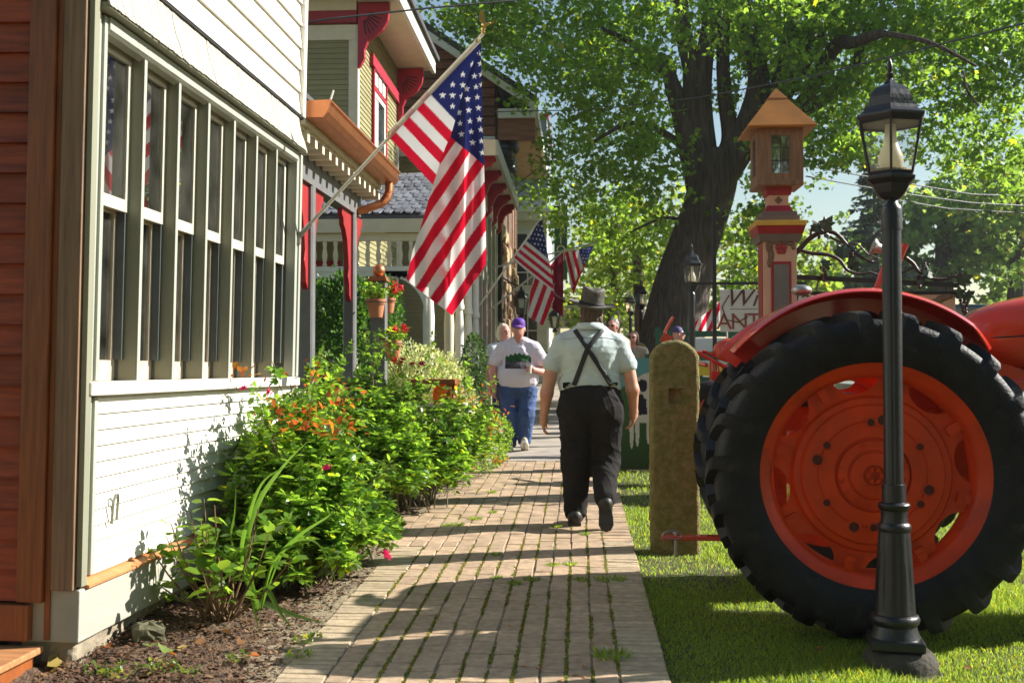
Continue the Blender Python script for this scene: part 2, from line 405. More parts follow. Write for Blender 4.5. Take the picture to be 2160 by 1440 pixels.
P = np.stack([rng.uniform(-2.25,-1.24,n), 4.1+rng.random(n)**1.6*8, np.zeros(n)],1)
P = P[(P[:,0] < -1.3+.05*np.sin(P[:,1]*6)) | (rng.random(n) < .05)]; P = P[~((P[:,1] > 7.5)&(P[:,1] < 9)&(P[:,0] > -1.8))]; n = len(P)
P[:,2] = SLOPE*P[:,1]+.004+.03*np.clip((-1.33-P[:,0])/.35,0,1)-.012
D = rand_dirs(n)*np.array([1,1,.25]); N = rand_dirs(n)*.5+np.array([0,0,1])
V, F, k = scatter(P, D, N, rng.uniform(.008,.034,n)**1.0, 'oval')
c = np.array([(.75,.5,.38),(1.5,1.1,.8),(.45,.32,.28),(1.9,1.55,1.15),(1.0,.6,.35)])[rng.choice(5,n,p=[.35,.25,.25,.08,.07])]*rng.uniform(.6,1.3,(n,1))
m_chip = leaf_mat('mulch_chip', (.12,.085,.055), (.1,.06,.03), .12, .8)
kind(obj('mulch_chips', fast_mesh('mulch_chips', V, F, m_chip, col=np.repeat(c,k,0)), bpy.data.objects['mulch_bed']), 'stuff')
# low ground cover and sprouts along the bed edge
m_sprout = leaf_mat('sprout_leaf', (.10,.19,.02), (.38,.52,.05), .5)
for px, py, n_, r_ in [(215,1418,50,.09),(235,1428,40,.06),(650,1350,60,.07),(630,1390,50,.06),(330,1415,90,.09),(820,1070,160,.10),(470,1300,30,.05),(250,1432,40,.07),(500,1395,30,.05),(395,1425,50,.06)]:
    g = ground_at(px, py); P = np.zeros((n_,3)); a = rng.uniform(0,6.28,n_); q = r_*np.sqrt(rng.random(n_)); P[:,0] = q*np.cos(a); P[:,1] = q*np.sin(a); P[:,2] = rng.random(n_)*.03
    V, F, k = scatter(P, rand_dirs(n_)+np.array([0,0,.5]), rand_dirs(n_)*.6+np.array([0,0,1]), rng.uniform(.012,.03,n_), 'oval')
    o = obj('weed_sprout', fast_mesh('weed_sprout', V, F, m_sprout, col=leaf_cols(n_,k,1,.4,.15)), None, (g.x,g.y,g.z))
    tag(o, 'low leafy green weed sprouting in the brown mulch bed', 'weed', 'weeds in the mulch bed')
# ------------------------------------------------------------------ white clapboard shop with the row of windows
m_white = mat('white_clapboard', (.74,.715,.64), .55, .04, 5., bump=.08, bscale=60, dirt=(.62,.55,.42), dirt_amt=.06, rand=.03)
m_trim = mat('grey_green_trim', (.36,.375,.32), .55, .08, 8., bump=.12, bscale=70, stretch=(1,1,.15), dirt=(.22,.21,.20), dirt_amt=.12)
m_olive = mat('olive_trim', (.23,.23,.165), .55, .08, 8., bump=.1, bscale=60, stretch=(1,1,.15), rand=.05)
m_tan = mat('dusty_sill', (.52,.44,.33), .7, .12, 9., bump=.15, bscale=60)
m_grey = mat('grey_base_board', (.40,.385,.33), .6, .08, 6., bump=.12, bscale=50, stretch=(1,.2,1))
m_copper = mat('copper_sheet', (.62,.24,.10), .38, .15, 7., metal=.85, c2=(.50,.19,.09))
m_orange = mat('orange_flashing', (.62,.22,.08), .5, .12, 10.)
m_sash = mat('cream_sash', (.50,.47,.38), .6, .08, 8., bump=.1, bscale=60)
m_dark = mat('dark_gap', (.03,.03,.03), .9, .2, 8., spec=.08)
m_sashdk = mat('sash_dark_green', (.07,.08,.075), .5, .15, 8.)
m_curtain = mat('cream_curtain', (.62,.52,.40), .9, .08, 9., stretch=(1,6,.2))
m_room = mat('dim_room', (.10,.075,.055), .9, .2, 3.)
m_pane = glass_mat('old_window_glass', (.92,.95,.93), .24, .012, .05, (.55,.53,.46))
m_stone = mat('foundation_stone', (.30,.25,.18), .9, .25, 9., bump=.8, bscale=25)
HL = 3.36
house = empty('clapboard_shop', (-2.235,4.70,0), (0, R(1.0), R(-1.15)))
tag(house, 'white clapboard shop with a row of tall grey sash windows beside the flower bed', 'building')
def hp(name, m, *boxes, **kw):
    b = MB()
    for q in boxes: b.bb(*q)
    return b.build(name, m, house, **kw)
hp('base_board', m_grey, (-.20,.045,-.06,HL,.225,.455), bevel=.006)
b = MB(); b.prism([(-.02,.456),(.062,.456),(.062,.466),(0,.49),(-.02,.49)], -.005, HL, 'y'); b.build('flashing', m_orange, house)
for i in range(5):
    b = MB(); b.box((-.12,.05+i*.0,0), (.1,.1,.1))
for i, (y0, l, h, d) in enumerate([(-.04,.42,.20,.10),(.40,.55,.19,.02),(.97,.7,.2,.0),(1.7,.8,.2,.0),(2.52,.85,.2,.0)]):
    b = MB(); b.box((-.14+d*.3, y0+l/2, .03+SLOPE*4.7*.5), (.25,l,.38)); o = b.build('foundation_stone', m_stone, house, bevel=.03)
    q = o.modifiers.new('s','SUBSURF'); q.subdivision_type = 'SIMPLE'; q.levels = q.render_levels = 3
    t = bpy.data.textures.get('stone_noise') or bpy.data.textures.new('stone_noise','CLOUDS'); t.noise_scale = .07
    q = o.modifiers.new('d','DISPLACE'); q.texture = t; q.strength = .035
# wall behind
hp('wall', m_dark, (-.34,-.30,.05,HL,.23,1.31))
hp('wall', m_white, (-.06,-.008,.02,HL-.02,3.06,5.6))
hp('end_wall', m_dark, (-3.0,-.02,.012,.03,.225,5.6))
hp('far_end_wall', m_trim, (-3.0,-.05,HL-.03,HL-.004,.225,5.6))
# lower clapboards: one board each
def clap(name, z, e, y0, y1, t=.016, m=m_white):
    b = MB(); b.prism([(-.02,z),(t,z),(t,z+.004),(.003,z+e),(-.02,z+e)], y0, y1, 'y'); return b.build(name, m, house)
e = .0728
for i in range(11):
    o = clap('clapboard', .492+i*e, e-.0012, .125, HL-.12); o.rotation_euler = (random.gauss(0,.0006),0,0)
hp('rail', m_grey, (-.02,.012,.125,HL-.12,1.294,1.304))
# corner boards in strips with an open seam
for z0, z1 in ((.492,1.297),(1.372,3.045)):
    hp('corner_board', m_trim, (-.05,.02,.0,.05,z0,z1), bevel=.003)
    hp('corner_board', m_trim, (-.05,.008,.056,.085,z0,z1), bevel=.003)
    hp('corner_board', m_trim, (-.05,.02,.09,.122,z0,z1), bevel=.003)
    hp('corner_board', m_trim, (-.05,.02,HL-.118,HL-.06,z0,z1), bevel=.003)
    hp('corner_board', m_trim, (-.05,.03,HL-.052,HL,z0,z1), bevel=.003)
# sill
hp('sill', m_white, (.01,.062,-.03,HL-.06,1.306,1.369), bevel=.008)
hp('sill_top', m_tan, (-.19,.008,.0,HL,1.306,1.363))
# windows: projecting fins between double-hung sashes
ys = [.13+.442*i for i in range(8)]; ys[-1] = HL-.125
hp('window_head', m_olive, (-.16,-.015,.122,HL-.118,2.995,3.05))
b = MB(); b.prism([(-.02,2.96),(.012,2.975),(.03,2.99),(.03,3.045),(-.02,3.045)], .122, HL-.118, 'y'); b.build('head_moulding', m_trim, house)
hp('soffit', m_olive, (-.02,.078,0.0,HL-.05,3.053,3.075))
for i in range(1,7):
    b = MB(); b.bb(-.15,.004,ys[i]-.022,ys[i]+.012,1.364,2.99); f = b.build('mullion', m_olive, house, bevel=.003)
    b = MB(); b.bb(.0045,.009,ys[i]-.0205,ys[i]+.0105,1.364,2.99); b.build('mullion_face', m_trim, f)
for i in range(7):
    y0, y1 = ys[i]+(.014 if i else -.006), ys[i+1]-.024
    w = empty('window', (0,0,0), parent=house)
    def sash(nm, x, z0, z1, m, st=.036, bot=.06):
        b = MB(); b.bb(x-.03,x,y0,y0+st,z0,z1); b.bb(x-.03,x,y1-st,y1,z0,z1); b.bb(x-.03,x,y0+st,y1-st,z1-.05,z1); b.bb(x-.03,x,y0+st,y1-st,z0,z0+bot)
        b.build(nm, m, w, bevel=.002)
        b = MB(); b.bb(x-.018,x-.014,y0+st-.004,y1-st+.004,z0+bot-.004,z1-.046); b.build('pane', m_pane, w)
    sash('upper_sash', -.055, 2.20, 2.985, m_sash)
    sash('lower_sash', -.105, 1.366, 2.24, m_tan, st=.045, bot=.10)
    b = MB(); b.bb(-.152,-.088,y1-.001,y1+.006,1.366,2.99); b.bb(-.104,-.06,y1-.028,y1-.004,1.47,2.198); b.build('track', m_sashdk, w)
# inside: curtains and dim room
b = MB(); n = 200
for i in range(n):
    ya, yb = .1+i*(HL-.2)/n, .1+(i+1)*(HL-.2)/n; xa, xb = [-.27+.018*math.sin(q*60)+.01*math.sin(q*23) for q in (ya,yb)]
    b.add([(xa,ya,1.40),(xb,yb,1.40),(xb,yb,2.21),(xa,ya,2.21)], [(0,1,2,3)])
b.build('curtain', m_curtain, house, smooth=True)
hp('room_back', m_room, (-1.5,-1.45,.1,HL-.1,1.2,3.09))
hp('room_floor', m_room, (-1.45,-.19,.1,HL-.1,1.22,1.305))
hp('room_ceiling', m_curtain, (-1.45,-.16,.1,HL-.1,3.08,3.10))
# small glass things standing on the meeting rails, inside
m_redgl = mat('red_glass', (.5,.01,.02), .1, .1, 5.); m_gold = mat('gold_figure', (.7,.38,.12), .35, .3, 20.); m_grngl = mat('pale_figure', (.6,.62,.45), .4, .2, 20.)
for i, (yy, m, nm, lb) in enumerate([(.36,m_gold,'figurine','orange twisted figurine standing inside the nearest tall window'),(.80,m_grngl,'figurine','pale twisted figurine inside the second tall window'),
        (1.18,m_redgl,'glass_ornament','red glass ornament inside the third tall window'),(1.63,m_redgl,'glass_ornament','dark red glass ornament inside the fourth tall window'),(2.10,m_grngl,'figurine','pale figurine inside the fifth tall window')]):
    b = MB(); z = 2.242; pr = [(.001,z),(.03,z),(.034,z+.02),(.018,z+.05),(.03,z+.085),(.014,z+.11),(.026,z+.14),(.02,z+.165),(.001,z+.175)]
    b.lathe(pr, 12, (0,0,0)); o = b.build(nm, m, None, smooth=True)
    p = house.matrix_basis @ Vector((-.115,yy,0)); o.location = (p.x,p.y,p.z); tag(o, lb, 'ornament')
# shingle-like flared skirt above the windows, one narrow board after another
m_skirt = mat('cream_skirt', (.50,.465,.375), .6, .05, 6., bump=.1, bscale=50, rand=.05)
b = MB(); b.prism([(.078,3.065),(.088,3.062),(.068,3.13),(.044,3.19),(.026,3.26),(.018,3.322),(.008,3.322),(.016,3.255),(.034,3.185),(.058,3.125)], 0, .0348, 'y')
me = b.mesh('skirt_board', m_skirt)
for i in range(85): obj('skirt_board', me, house, (random.gauss(0,.001), .0+i*.0385, random.gauss(0,.0015)))
b = MB(); b.prism([(.004,3.315),(.03,3.318),(.028,3.335),(.004,3.345)], 0, HL, 'y'); b.build('drip_strip', m_dark, house)
for i in range(13): clap('clapboard', 3.345+i*.167, .165, .0, HL-.07, .024)
hp('corner_board', m_white, (-.04,.045,HL-.068,HL,3.33,5.6), bevel=.004)
# bent bracket on the siding
b = MB(); pts = [(.03,.27,.70),(.035,.27,.80),(.04,.285,.835),(.04,.305,.835),(.035,.32,.80),(.03,.32,.71)]
b.tube(pts, .007, 6); b.build('bent_bracket', m_olive, house)
# ------------------------------------------------------------------ brown wooden wall and step at the left edge
m_cedar = mat('red_cedar', (.30,.05,.009), .55, .35, 7., bump=.3, bscale=40, stretch=(.6,1,6), rand=.22)
m_cedar2 = mat('brown_board', (.25,.07,.016), .5, .3, 6., bump=.25, bscale=40, stretch=(8,1,.5))
m_weath = mat('weathered_board', (.26,.155,.09), .75, .25, 7., bump=.35, bscale=40, stretch=(9,9,.4), dirt=(.10,.06,.04), dirt_amt=.1)
cw = empty('cedar_wall', (-2.2,4.66,0), (0,R(.8),R(-1)))
tag(cw, 'red brown wooden wall with stacked horizontal boards at the left edge', 'wall')
def cp(name, m, *q, **kw):
    b = MB(); b.bb(*q); return b.build(name, m, cw, **kw)
cp('weathered_post', m_weath, -.115,-.012,-.04,.0,.455,5.0, bevel=.004)
cp('side_strip', m_olive, -.006,.018,-.02,.03,.47,5.0)
cp('trim_strip', m_cedar2, -.145,-.119,-.03,.01,.235,5.0, bevel=.003)
cp('pilaster', m_cedar2, -.265,-.147,-.05,.0,.40,5.0, bevel=.005)
cp('skirt_board', m_cedar2, -1.4,-.20,-.065,-.01,.235,.392, bevel=.004)
cp('backing', m_dark, -1.4,-.01,.004,.03,.23,5.0)
for i in range(34):
    z = .402+i*.135; b = MB(); b.prism([(-.03,z),(-.026,z+.006),(-.008,z+.134),(.003,z+.134),(.003,z)], -1.4, -.268, 'x'); b.build('board', m_cedar, cw)
st = empty('wooden_step', (-2.5,4.60,G(4.6)), (0,0,R(-1))); tag(st, 'brown wooden step at the foot of the cedar wall', 'step')
m_step = mat('step_wood', (.42,.19,.075), .6, .25, 6., bump=.2, bscale=40, stretch=(.5,8,8))
b = MB(); b.bb(-1.2,.165,-.62,.03,.07,.10); b.build('tread', m_step, st, bevel=.006)
b = MB(); b.bb(-1.2,.135,-.60,.0,-.05,.068); b.build('riser', m_cedar2, st)
# ------------------------------------------------------------------ side porch with the copper gutter
m_post = mat('charcoal_paint', (.14,.14,.145), .5, .12, 8., bump=.08, bscale=60)
m_redtrim = mat('red_trim', (.30,.010,.014), .45, .12, 8.)
m_crimson = mat('crimson_trim', (.36,.012,.035), .5, .12, 8.)
m_shingle = mat('dark_shingle', (.07,.065,.07), .85, .25, 10., bump=.4, bscale=60, rand=.2)
m_cream = mat('cream_paint', (.68,.60,.44), .6, .06, 6., bump=.08, bscale=60, rand=.03)
m_offwhite = mat('off_white_paint', (.72,.70,.64), .55, .05, 6., rand=.03)
porch = empty('side_porch', (-2.25,8.15,G(8.2)), (0,0,R(-.6)))
tag(porch, 'small porch with charcoal posts, red brackets and a copper gutter', 'porch')
g0 = G(8.2)
def pp(name, m, *q, par=porch, **kw):
    b = MB(); b.bb(*q); return b.build(name, m, par, **kw)
# K-style gutter: open trough with a shaped front
b = MB(); prof = [(.16,3.15),(.30,3.15),(.335,3.19),(.345,3.215),(.33,3.225),(.345,3.265),(.36,3.27),(.36,3.285),(.345,3.285),(.30,3.18),(.18,3.17),(.172,3.28),(.16,3.28)]
b.prism(prof, .0, 3.05, 'y'); gut = b.build('gutter', m_copper, porch)
b = MB(); b.prism([(.16,3.15),(.30,3.15),(.345,3.22),(.36,3.285),(.16,3.28)], -.004, 0, 'y'); b.build('end_cap', m_copper, gut)
b = MB(); b.tube([(.31,.10,3.26),(.33,.12,3.33),(.345,.13,3.39)], .008, 6); b.build('gutter_spike', m_offwhite, gut)
# downspout: rectangular elbow pipe back to the corner post
dp = [(.26,2.93,3.16),(.26,2.92,3.06),(.245,2.9,2.98),(.20,2.87,2.93),(.10,2.83,2.885),(.0,2.80,2.85),(-.04,2.79,2.835)]
b = MB(); b.tube(dp, .042, 10); b.build('downspout', m_copper, porch, smooth=40)
b = MB()
for k in range(9): p = Vector(dp[1]).lerp(Vector(dp[3]), k/8); b.lathe([(.044,-.004),(.047,0),(.044,.004)], 10, p)
b.build('elbow_ribs', m_copper, porch)
b = MB(); b.prism([(.17,3.30),(-1.6,4.05),(-1.6,4.10),(.17,3.34)], 0, 3.1, 'y'); b.build('roof', m_shingle, porch)
pp('fascia', m_cream, .12,.155,.0,3.05,3.10,3.27)
pp('soffit', m_cream, -.12,.12,.0,3.05,3.07,3.10)
pp('beam', m_post, -.17,-.04,.02,2.95,2.80,3.066)
for k in range(13): pp('rafter_tail', m_cream, -.03,.15,.10+k*.235,.17+k*.235,2.985,3.068)
for k in range(13):
    b = MB(); b.lathe([(.02,-.02),(.03,0),(.02,.02)],10,(.08,.22+k*.235,3.03),'z'); b.build('rafter_knob', m_post, porch)
for py in (1.05,2.72):
    b = MB(); b.prism([(-.06,-.045),(-.045,-.06),(.045,-.06),(.06,-.045),(.06,.045),(.045,.06),(-.045,.06),(-.06,.045)], 0, 2.80, 'z')
    b.build('post', m_post, porch, loc=(-.10,py,0))
    for s in (-1, 1):
        # curved bracket between post and beam
        out = [(0,0),(.40,0),(.40,-.07),(.34,-.10),(.33,-.16),(.25,-.20),(.17,-.30),(.12,-.46),(.10,-.58),(.13,-.66),(.08,-.74),(.07,-.84),(.0,-.90)]
        b = MB(); b.prism([(py+s*(.062+u), 2.80+v) for u, v in out], -.125, -.075, 'x'); b.build('bracket', m_redtrim, porch, bevel=.006)
pp('deck', m_post, -1.4,.1,.05,3.0,.1,.28)
pp('hand_rail', m_offwhite, -.13,-.05,1.12,2.66,.98,1.03); pp('bottom_rail', m_offwhite, -.12,-.06,1.12,2.66,.40,.44)
pp('hand_rail', m_offwhite, -.13,-.05,.1,.98,.98,1.03)
for k in range(11): pp('baluster', m_offwhite, -.11,-.075,1.2+k*.14,1.235+k*.14,.44,.98)
for k in range(6): pp('baluster', m_offwhite, -.11,-.075,.15+k*.14,.185+k*.14,.3,.98)
# ------------------------------------------------------------------ olive house with the slate porch roof
m_olives = mat('olive_siding', (.27,.245,.115), .6, .07, 4., rand=.07, bump=.06, bscale=40)
m_slate = mat('roof_slate', (.11,.115,.135), .55, .2, 12., bump=.3, bscale=60, rand=.35, c2=(.20,.21,.24))
m_glassdk = mat('window_glass_dark', (.035,.045,.05), .08, .3, 3., spec=.9)
oh = empty('olive_house', (-3.2,15.4,G(15.4)), (0,0,0))
tag(oh, 'olive green two storey house with crimson trim and a slate porch roof', 'house')
gz = G(15.4)
def op(name, m, x0,x1,y0,y1,z0,z1, par=oh, **kw):
    b = MB(); b.bb(x0,x1,y0,y1,z0-gz,z1-gz); return b.build(name, m, par, **kw)
op('wall', m_dark, -5,-.02,.02,3.5,.3,7.3)
def board(L, e=.0765):
    b = MB(); b.prism([(.02,0),(-.014,0),(-.014,.004),(-.002,e-.001),(.02,e-.001)], 0, L, 'x'); return b
me1 = board(2.7).mesh('siding_board', m_olives); me1b = board(2.7).mesh('siding_board', m_olives)
for i in range(82): obj('siding_board', me1, oh, (-2.82,.0,.42+i*.0765))
b = MB(); b.prism([(-.02,0),(.014,0),(.014,.004),(.002,.0755),(-.02,.0755)], 0, .95, 'y'); me2 = b.mesh('siding_board', m_olives)
b = MB(); b.prism([(-.02,0),(.014,0),(.014,.004),(.002,.0755),(-.02,.0755)], 0, 1.13, 'y'); me3 = b.mesh('siding_board', m_olives)
b = MB(); b.prism([(-.02,0),(.014,0),(.014,.004),(.002,.0755),(-.02,.0755)], 0, 3.3, 'y'); me4 = b.mesh('siding_board', m_olives)
for i in range(46):
    z = 3.75-gz+i*.0765
    if z > 6.28-gz: obj('siding_board', me4, oh, (0,.1,z)); continue
    obj('siding_board', me2, oh, (0,.1,z)); obj('siding_board', me3, oh, (0,2.27,z))
for i in range(38): obj('siding_board', me4, oh, (0,.1,.78-gz+i*.0765))
op('corner_board', m_cream, -.115,.02,-.024,-.0,.4,6.42); op('corner_board', m_offwhite, .0,.022,0.0,.095,.4,6.42)
op('corner_board', m_offwhite, .0,.03,3.40,3.5,.4,6.42)
op('frieze', m_cream, -4,-.01,-.03,.0,6.20,6.42)
b = MB(); sc = [(-4,6.62-gz),(-4,6.46-gz)]
for k in range(100): x = -4+k*.04; sc += [(x+.01,6.43-gz),(x+.03,6.43-gz),(x+.04,6.46-gz)]
sc += [(0,6.62-gz)]; b.prism(sc, -.06, -.03, 'y'); b.build('scallop_trim', m_redtrim, oh)
op('frieze', m_cream, -4,0,-.05,0,6.625,6.86)
op('eave', m_offwhite, -4.2,.42,-.55,-.02,6.86,6.93)
# street side: window with crimson surround
wd = empty('window', (0,0,0), parent=oh)
op('surround', m_crimson, .0,.05,1.08,1.16,4.0,6.28, par=wd); op('surround', m_crimson, .0,.05,2.16,2.24,4.0,6.28, par=wd)
op('head', m_crimson, .0,.07,.9,3.4,6.10,6.27, par=wd); op('head', m_crimson, .0,.05,1.16,2.16,5.78,5.84, par=wd)
for k in range(3): op('head_panel', m_offwhite, .0,.04,1.22+k*.32,1.46+k*.32,5.87,6.07, par=wd)
op('frame', m_offwhite, .0,.035,1.16,1.26,4.0,5.78, par=wd); op('frame', m_offwhite, .0,.035,2.06,2.16,4.0,5.78, par=wd); op('frame', m_offwhite, .0,.034,1.26,2.06,4.84,4.92, par=wd)
op('frame', m_offwhite, .0,.034,1.26,2.06,5.70,5.78, par=wd); op('pane', m_glassdk, .0,.015,1.26,2.06,4.0,4.84, par=wd); op('pane', m_glassdk, .0,.015,1.26,2.06,4.92,5.70, par=wd)
op('curtain', m_offwhite, .0151,.017,1.3,1.6,4.0,5.7, par=wd)
# deep eave, soffit and roof
op('soffit', m_cream, .02,.60,-.5,3.6,6.74,6.80)
op('fascia', m_offwhite, .60,.66,-.55,3.65,6.70,6.98)
b = MB(); b.prism([(-4.2,9.6-gz),(.72,6.94-gz),(.72,7.02-gz),(-4.2,9.72-gz)], -.6, 3.75, 'y'); b.build('roof', m_shingle, oh)
def fan_bracket(y):
    out = [(0,0),(.46,0),(.46,-.12),(.44,-.26),(.36,-.40),(.26,-.48),(.15,-.55),(.10,-.68),(.10,-.80),(.05,-.90),(.0,-.95)]
    b = MB(); b.prism([(.02+u,6.73-gz+v) for u, v in out], y-.05, y+.05, 'y'); k = b.build('bracket', m_crimson, oh, bevel=.01)
    b = MB()
    for q in range(7):
        a = R(-8-q*12); b.box((.09+.2*math.cos(a), y-.052, 6.60-gz+.24*math.sin(a)), (.2,.006,.016), (0,-a,0))
    b.build('fan_slot', m_dark, k)
fan_bracket(-.0); fan_bracket(3.42)
# porch roof: scalloped slates, one by one
PZ0, PZ1, PY0, PY1 = 3.36, 4.20, 13.4, 15.36
nrm = math.atan2(PZ1-PZ0, PY1-PY0)
b = MB(); b.prism([(PY0-15.4,PZ0-gz),(PY1-15.4,PZ1-gz),(PY1-15.4,PZ1-gz-.06),(PY0-15.4,PZ0-gz-.06)], -2.3, 1.40, 'x'); pr = b.build('porch_roof', m_shingle, oh)
b = MB(); sh = [(-.060,.30),(-.060,.10),(-.050,.05),(-.03,.015),(.0,.0),(.03,.015),(.050,.05),(.060,.10),(.060,.30)]
b.prism(sh, 0, .022, 'z'); mes = b.mesh('slate', m_slate)
L = math.hypot(PZ1-PZ0, PY1-PY0); rows = 11
for r_ in range(rows):
    for c_ in range(27):
        x = -2.25+c_*.133+(.066 if r_ % 2 else 0)
        if x > 1.36: continue
        s = r_*L/rows-.01
        obj('slate', mes, pr, (x, PY0-15.4+s*math.cos(nrm), PZ0-gz+s*math.sin(nrm)+.020), (nrm-.035+random.gauss(0,.012),random.gauss(0,.01),random.gauss(0,.015)))
op('porch_fascia', m_cream, -2.3,1.42,-2.04,-1.96,3.14,3.31); op('porch_fascia', m_cream, 1.34,1.42,-1.96,4.4,3.14,3.31)
op('frieze_rail', m_cream, -2.3,1.38,-1.99,-1.93,3.04,3.135); op('frieze_rail', m_offwhite, -2.3,1.36,-1.99,-1.93,2.66,2.72)
op('frieze_panel', m_cream, -.62,-.22,-1.98,-1.94,2.72,3.04)
b = MB(); b.lathe([(.028,0),(.03,.03),(.018,.04),(.03,.09),(.034,.15),(.02,.24),(.026,.27),(.03,.32)], 10); mesp = b.mesh('spindle', m_cream, smooth=True)
for k in range(10): obj('spindle', mesp, oh, (-.13+k*.137,-1.96,2.72-gz))
for k in range(11): obj('spindle', mesp, oh, (-2.2+k*.137,-1.96,2.72-gz))
b = MB(); sc = [(-2.3,2.66-gz),(-2.3,2.60-gz)]
for k in range(48): x = -2.3+k*.07; sc += [(x+.02,2.57-gz),(x+.05,2.57-gz),(x+.07,2.60-gz)]
sc += [(1.06,2.66-gz)]; b.prism(sc, -1.98, -1.95, 'y'); b.build('scallop_valance', m_offwhite, oh)
arch = [(1.30,2.66-gz),(.78,2.66-gz),(.78,2.60-gz)]+[(.78+.5*math.sin(q),2.12-gz+.48*math.cos(q)) for q in [R(a) for a in range(0,91,10)]]+[(1.30,2.1-gz)]
b = MB(); b.prism(arch, -1.98, -1.94, 'y'); b.build('arch_bracket', m_offwhite, oh)
b = MB(); b.lathe([(.075,0),(.075,.5),(.085,.52),(.06,.56),(.07,1.0),(.075,1.3),(.055,1.58),(.08,1.6),(.08,1.66),(.065,1.7),(.065,2.6)], 18); mec = b.mesh('column', m_offwhite, smooth=30)
mec2 = b.mesh('column', m_cream, smooth=30)
for k, yy in enumerate((-1.9,.25,1.6,3.0,4.3)): obj('column', mec if k != 1 else mec2, oh, (1.32,yy,.78-gz))
op('porch_deck', m_post, -2.3,1.45,-2.1,-.02,.5,.76); op('porch_deck', m_post, .03,1.45,-.02,4.4,.5,.76)
dr = empty('door', (0,0,0), parent=oh)
op('door_frame', m_redtrim, -.62,-.54,-.05,-.018,.78,2.9, par=dr); op('door_frame', m_redtrim, -.30,-.22,-.05,-.018,.78,2.9, par=dr); op('door_panel', m_glassdk, -.54,-.30,-.035,-.016,.78,2.85, par=dr); op('door_head', m_redtrim, -.62,-.22,-.05,-.018,2.9,2.99, par=dr)
op('porch_wall_trim', m_cream, -.86,-.78,-.04,-.016,.78,3.3)
# ------------------------------------------------------------------ shop front with bracketed cornice
m_sage = mat('sage_trim', (.42,.41,.34), .6, .07, 5., rand=.05)
sf = empty('storefront_building', (-2.0,19.6,G(20))); tag(sf, 'sage green shop front with crimson brackets under its cornice', 'building')
gs = G(20)
def sp(name, m, x0,x1,y0,y1,z0,z1, par=sf, **kw):
    b = MB(); b.bb(x0,x1,y0,y1,z0-gs,z1-gs); return b.build(name, m, par, **kw)
sp('wall', m_olives, -5,-.04,0,6.3,.4,5.55)
for i in range(62): obj('siding_board', me1, sf, (-2.74,.0,.55-gs+i*.0765))
for k, yy in enumerate((0.,1.0,2.1,3.2,4.4,5.6,6.1)): sp('pilaster', m_sage, -.04,.06,yy,yy+.26,.45,4.75)
for k, yy in enumerate((.26,1.26,2.36,3.46,4.66)):
    w = empty('window', (0,0,0), parent=sf)
    sp('frame', m_crimson, -.04,.02,yy,yy+.08,1.0,3.3, par=w); sp('frame', m_crimson, -.04,.02,yy+.62,yy+.70,1.0,3.3, par=w); sp('pane', m_glassdk, -.04,-.01,yy+.08,yy+.62,1.0,3.3, par=w); sp('transom', m_sage, -.04,.02,yy,yy+.7,3.3,3.5, par=w)
    sp('pane', m_cream, -.04,-.005,yy+.08,yy+.62,3.5,4.4, par=w)
sp('frieze_board', m_sage, -.04,.09,0,6.35,4.75,5.10)
sp('cornice', m_cream, -.5,.50,-.25,6.4,5.42,5.50); sp('cornice_face', m_sage, .50,.56,-.3,6.45,5.28,5.56); sp('cornice_end', m_cream, -4,.52,-.31,-.25,5.28,5.56)
sp('soffit', m_cream, -.02,.5,-.24,6.4,5.36,5.415)
for yy in (.1,1.6,3.1,4.6,6.0):
    out = [(0,0),(.44,0),(.44,-.10),(.38,-.14),(.36,-.20),(.28,-.22),(.2,-.30),(.16,-.42),(.12,-.48),(.13,-.58),(.07,-.66),(0,-.72)]
    b = MB(); b.prism([(.05+u,5.36-gs+v) for u, v in out], yy, yy+.14, 'y'); b.build('bracket', m_crimson, sf, bevel=.01)
# ------------------------------------------------------------------ brown log building
m_log = mat('brown_log', (.20,.085,.045), .75, .3, 5., bump=.4, bscale=20, stretch=(.3,4,4), rand=.3)
m_plank = mat('grey_brown_plank', (.17,.12,.085), .8, .3, 6., bump=.3, bscale=30, stretch=(5,5,.3), rand=.4)
m_rubble = mat('rubble_stone', (.34,.25,.15), .9, .35, 3., bump=.5, bscale=10, rand=.4)
m_soffit = mat('tan_soffit', (.42,.31,.20), .7, .1, 4.)
lb = empty('log_building', (-2.0,26.1,G(26))); tag(lb, 'brown log building under renovation with a deep gable roof', 'building')
gl = G(26)
def lp(name, m, x0,x1,y0,y1,z0,z1, par=lb, **kw):
    b = MB(); b.bb(x0,x1,y0,y1,z0-gl,z1-gl); return b.build(name, m, par, **kw)
lp('wall', m_dark, -6,-.05,.05,8.6,.5,8.3)
for i in range(34):
    z = 5.0+i*.235; xr = min(-.0, .9-(z-7.9)*1.42) if z > 7.9 else 0
    if xr < -5.5: break
    b = MB(); b.box(((-6+xr)/2,.0,z-gl+.11), (6+xr,.12,.222)); b.build('log', m_log if not 6 < i < 9 else m_offwhite, lb, bevel=.03)
for k in range(26):     # upright planks on the street side
    b = MB(); b.bb(-.03,.02+random.random()*.05,.1+k*.32,.38+k*.32,.5,7.7); b.build('plank', m_plank if k % 3 else m_log, lb, bevel=.01)
for k in range(60):     # patches of old stone between the planks
    yy = .1+random.random()*7.8; zz = .7+random.random()*4.3
    b = MB(); b.box((.06,yy,zz-gl), (.16,.35+random.random()*.4,.22+random.random()*.25)); b.build('stone', m_rubble if k % 4 else m_log, lb, bevel=.04)
lp('charcoal_post', m_dark, -.02,.14,-.12,.12,.5,5.2)
b = MB(); b.prism([(-6.5,12.9-gl),(.98,7.75-gl),(.98,7.95-gl),(-6.5,13.1-gl)], -.6, 8.7, 'y'); b.build('roof', m_shingle, lb)
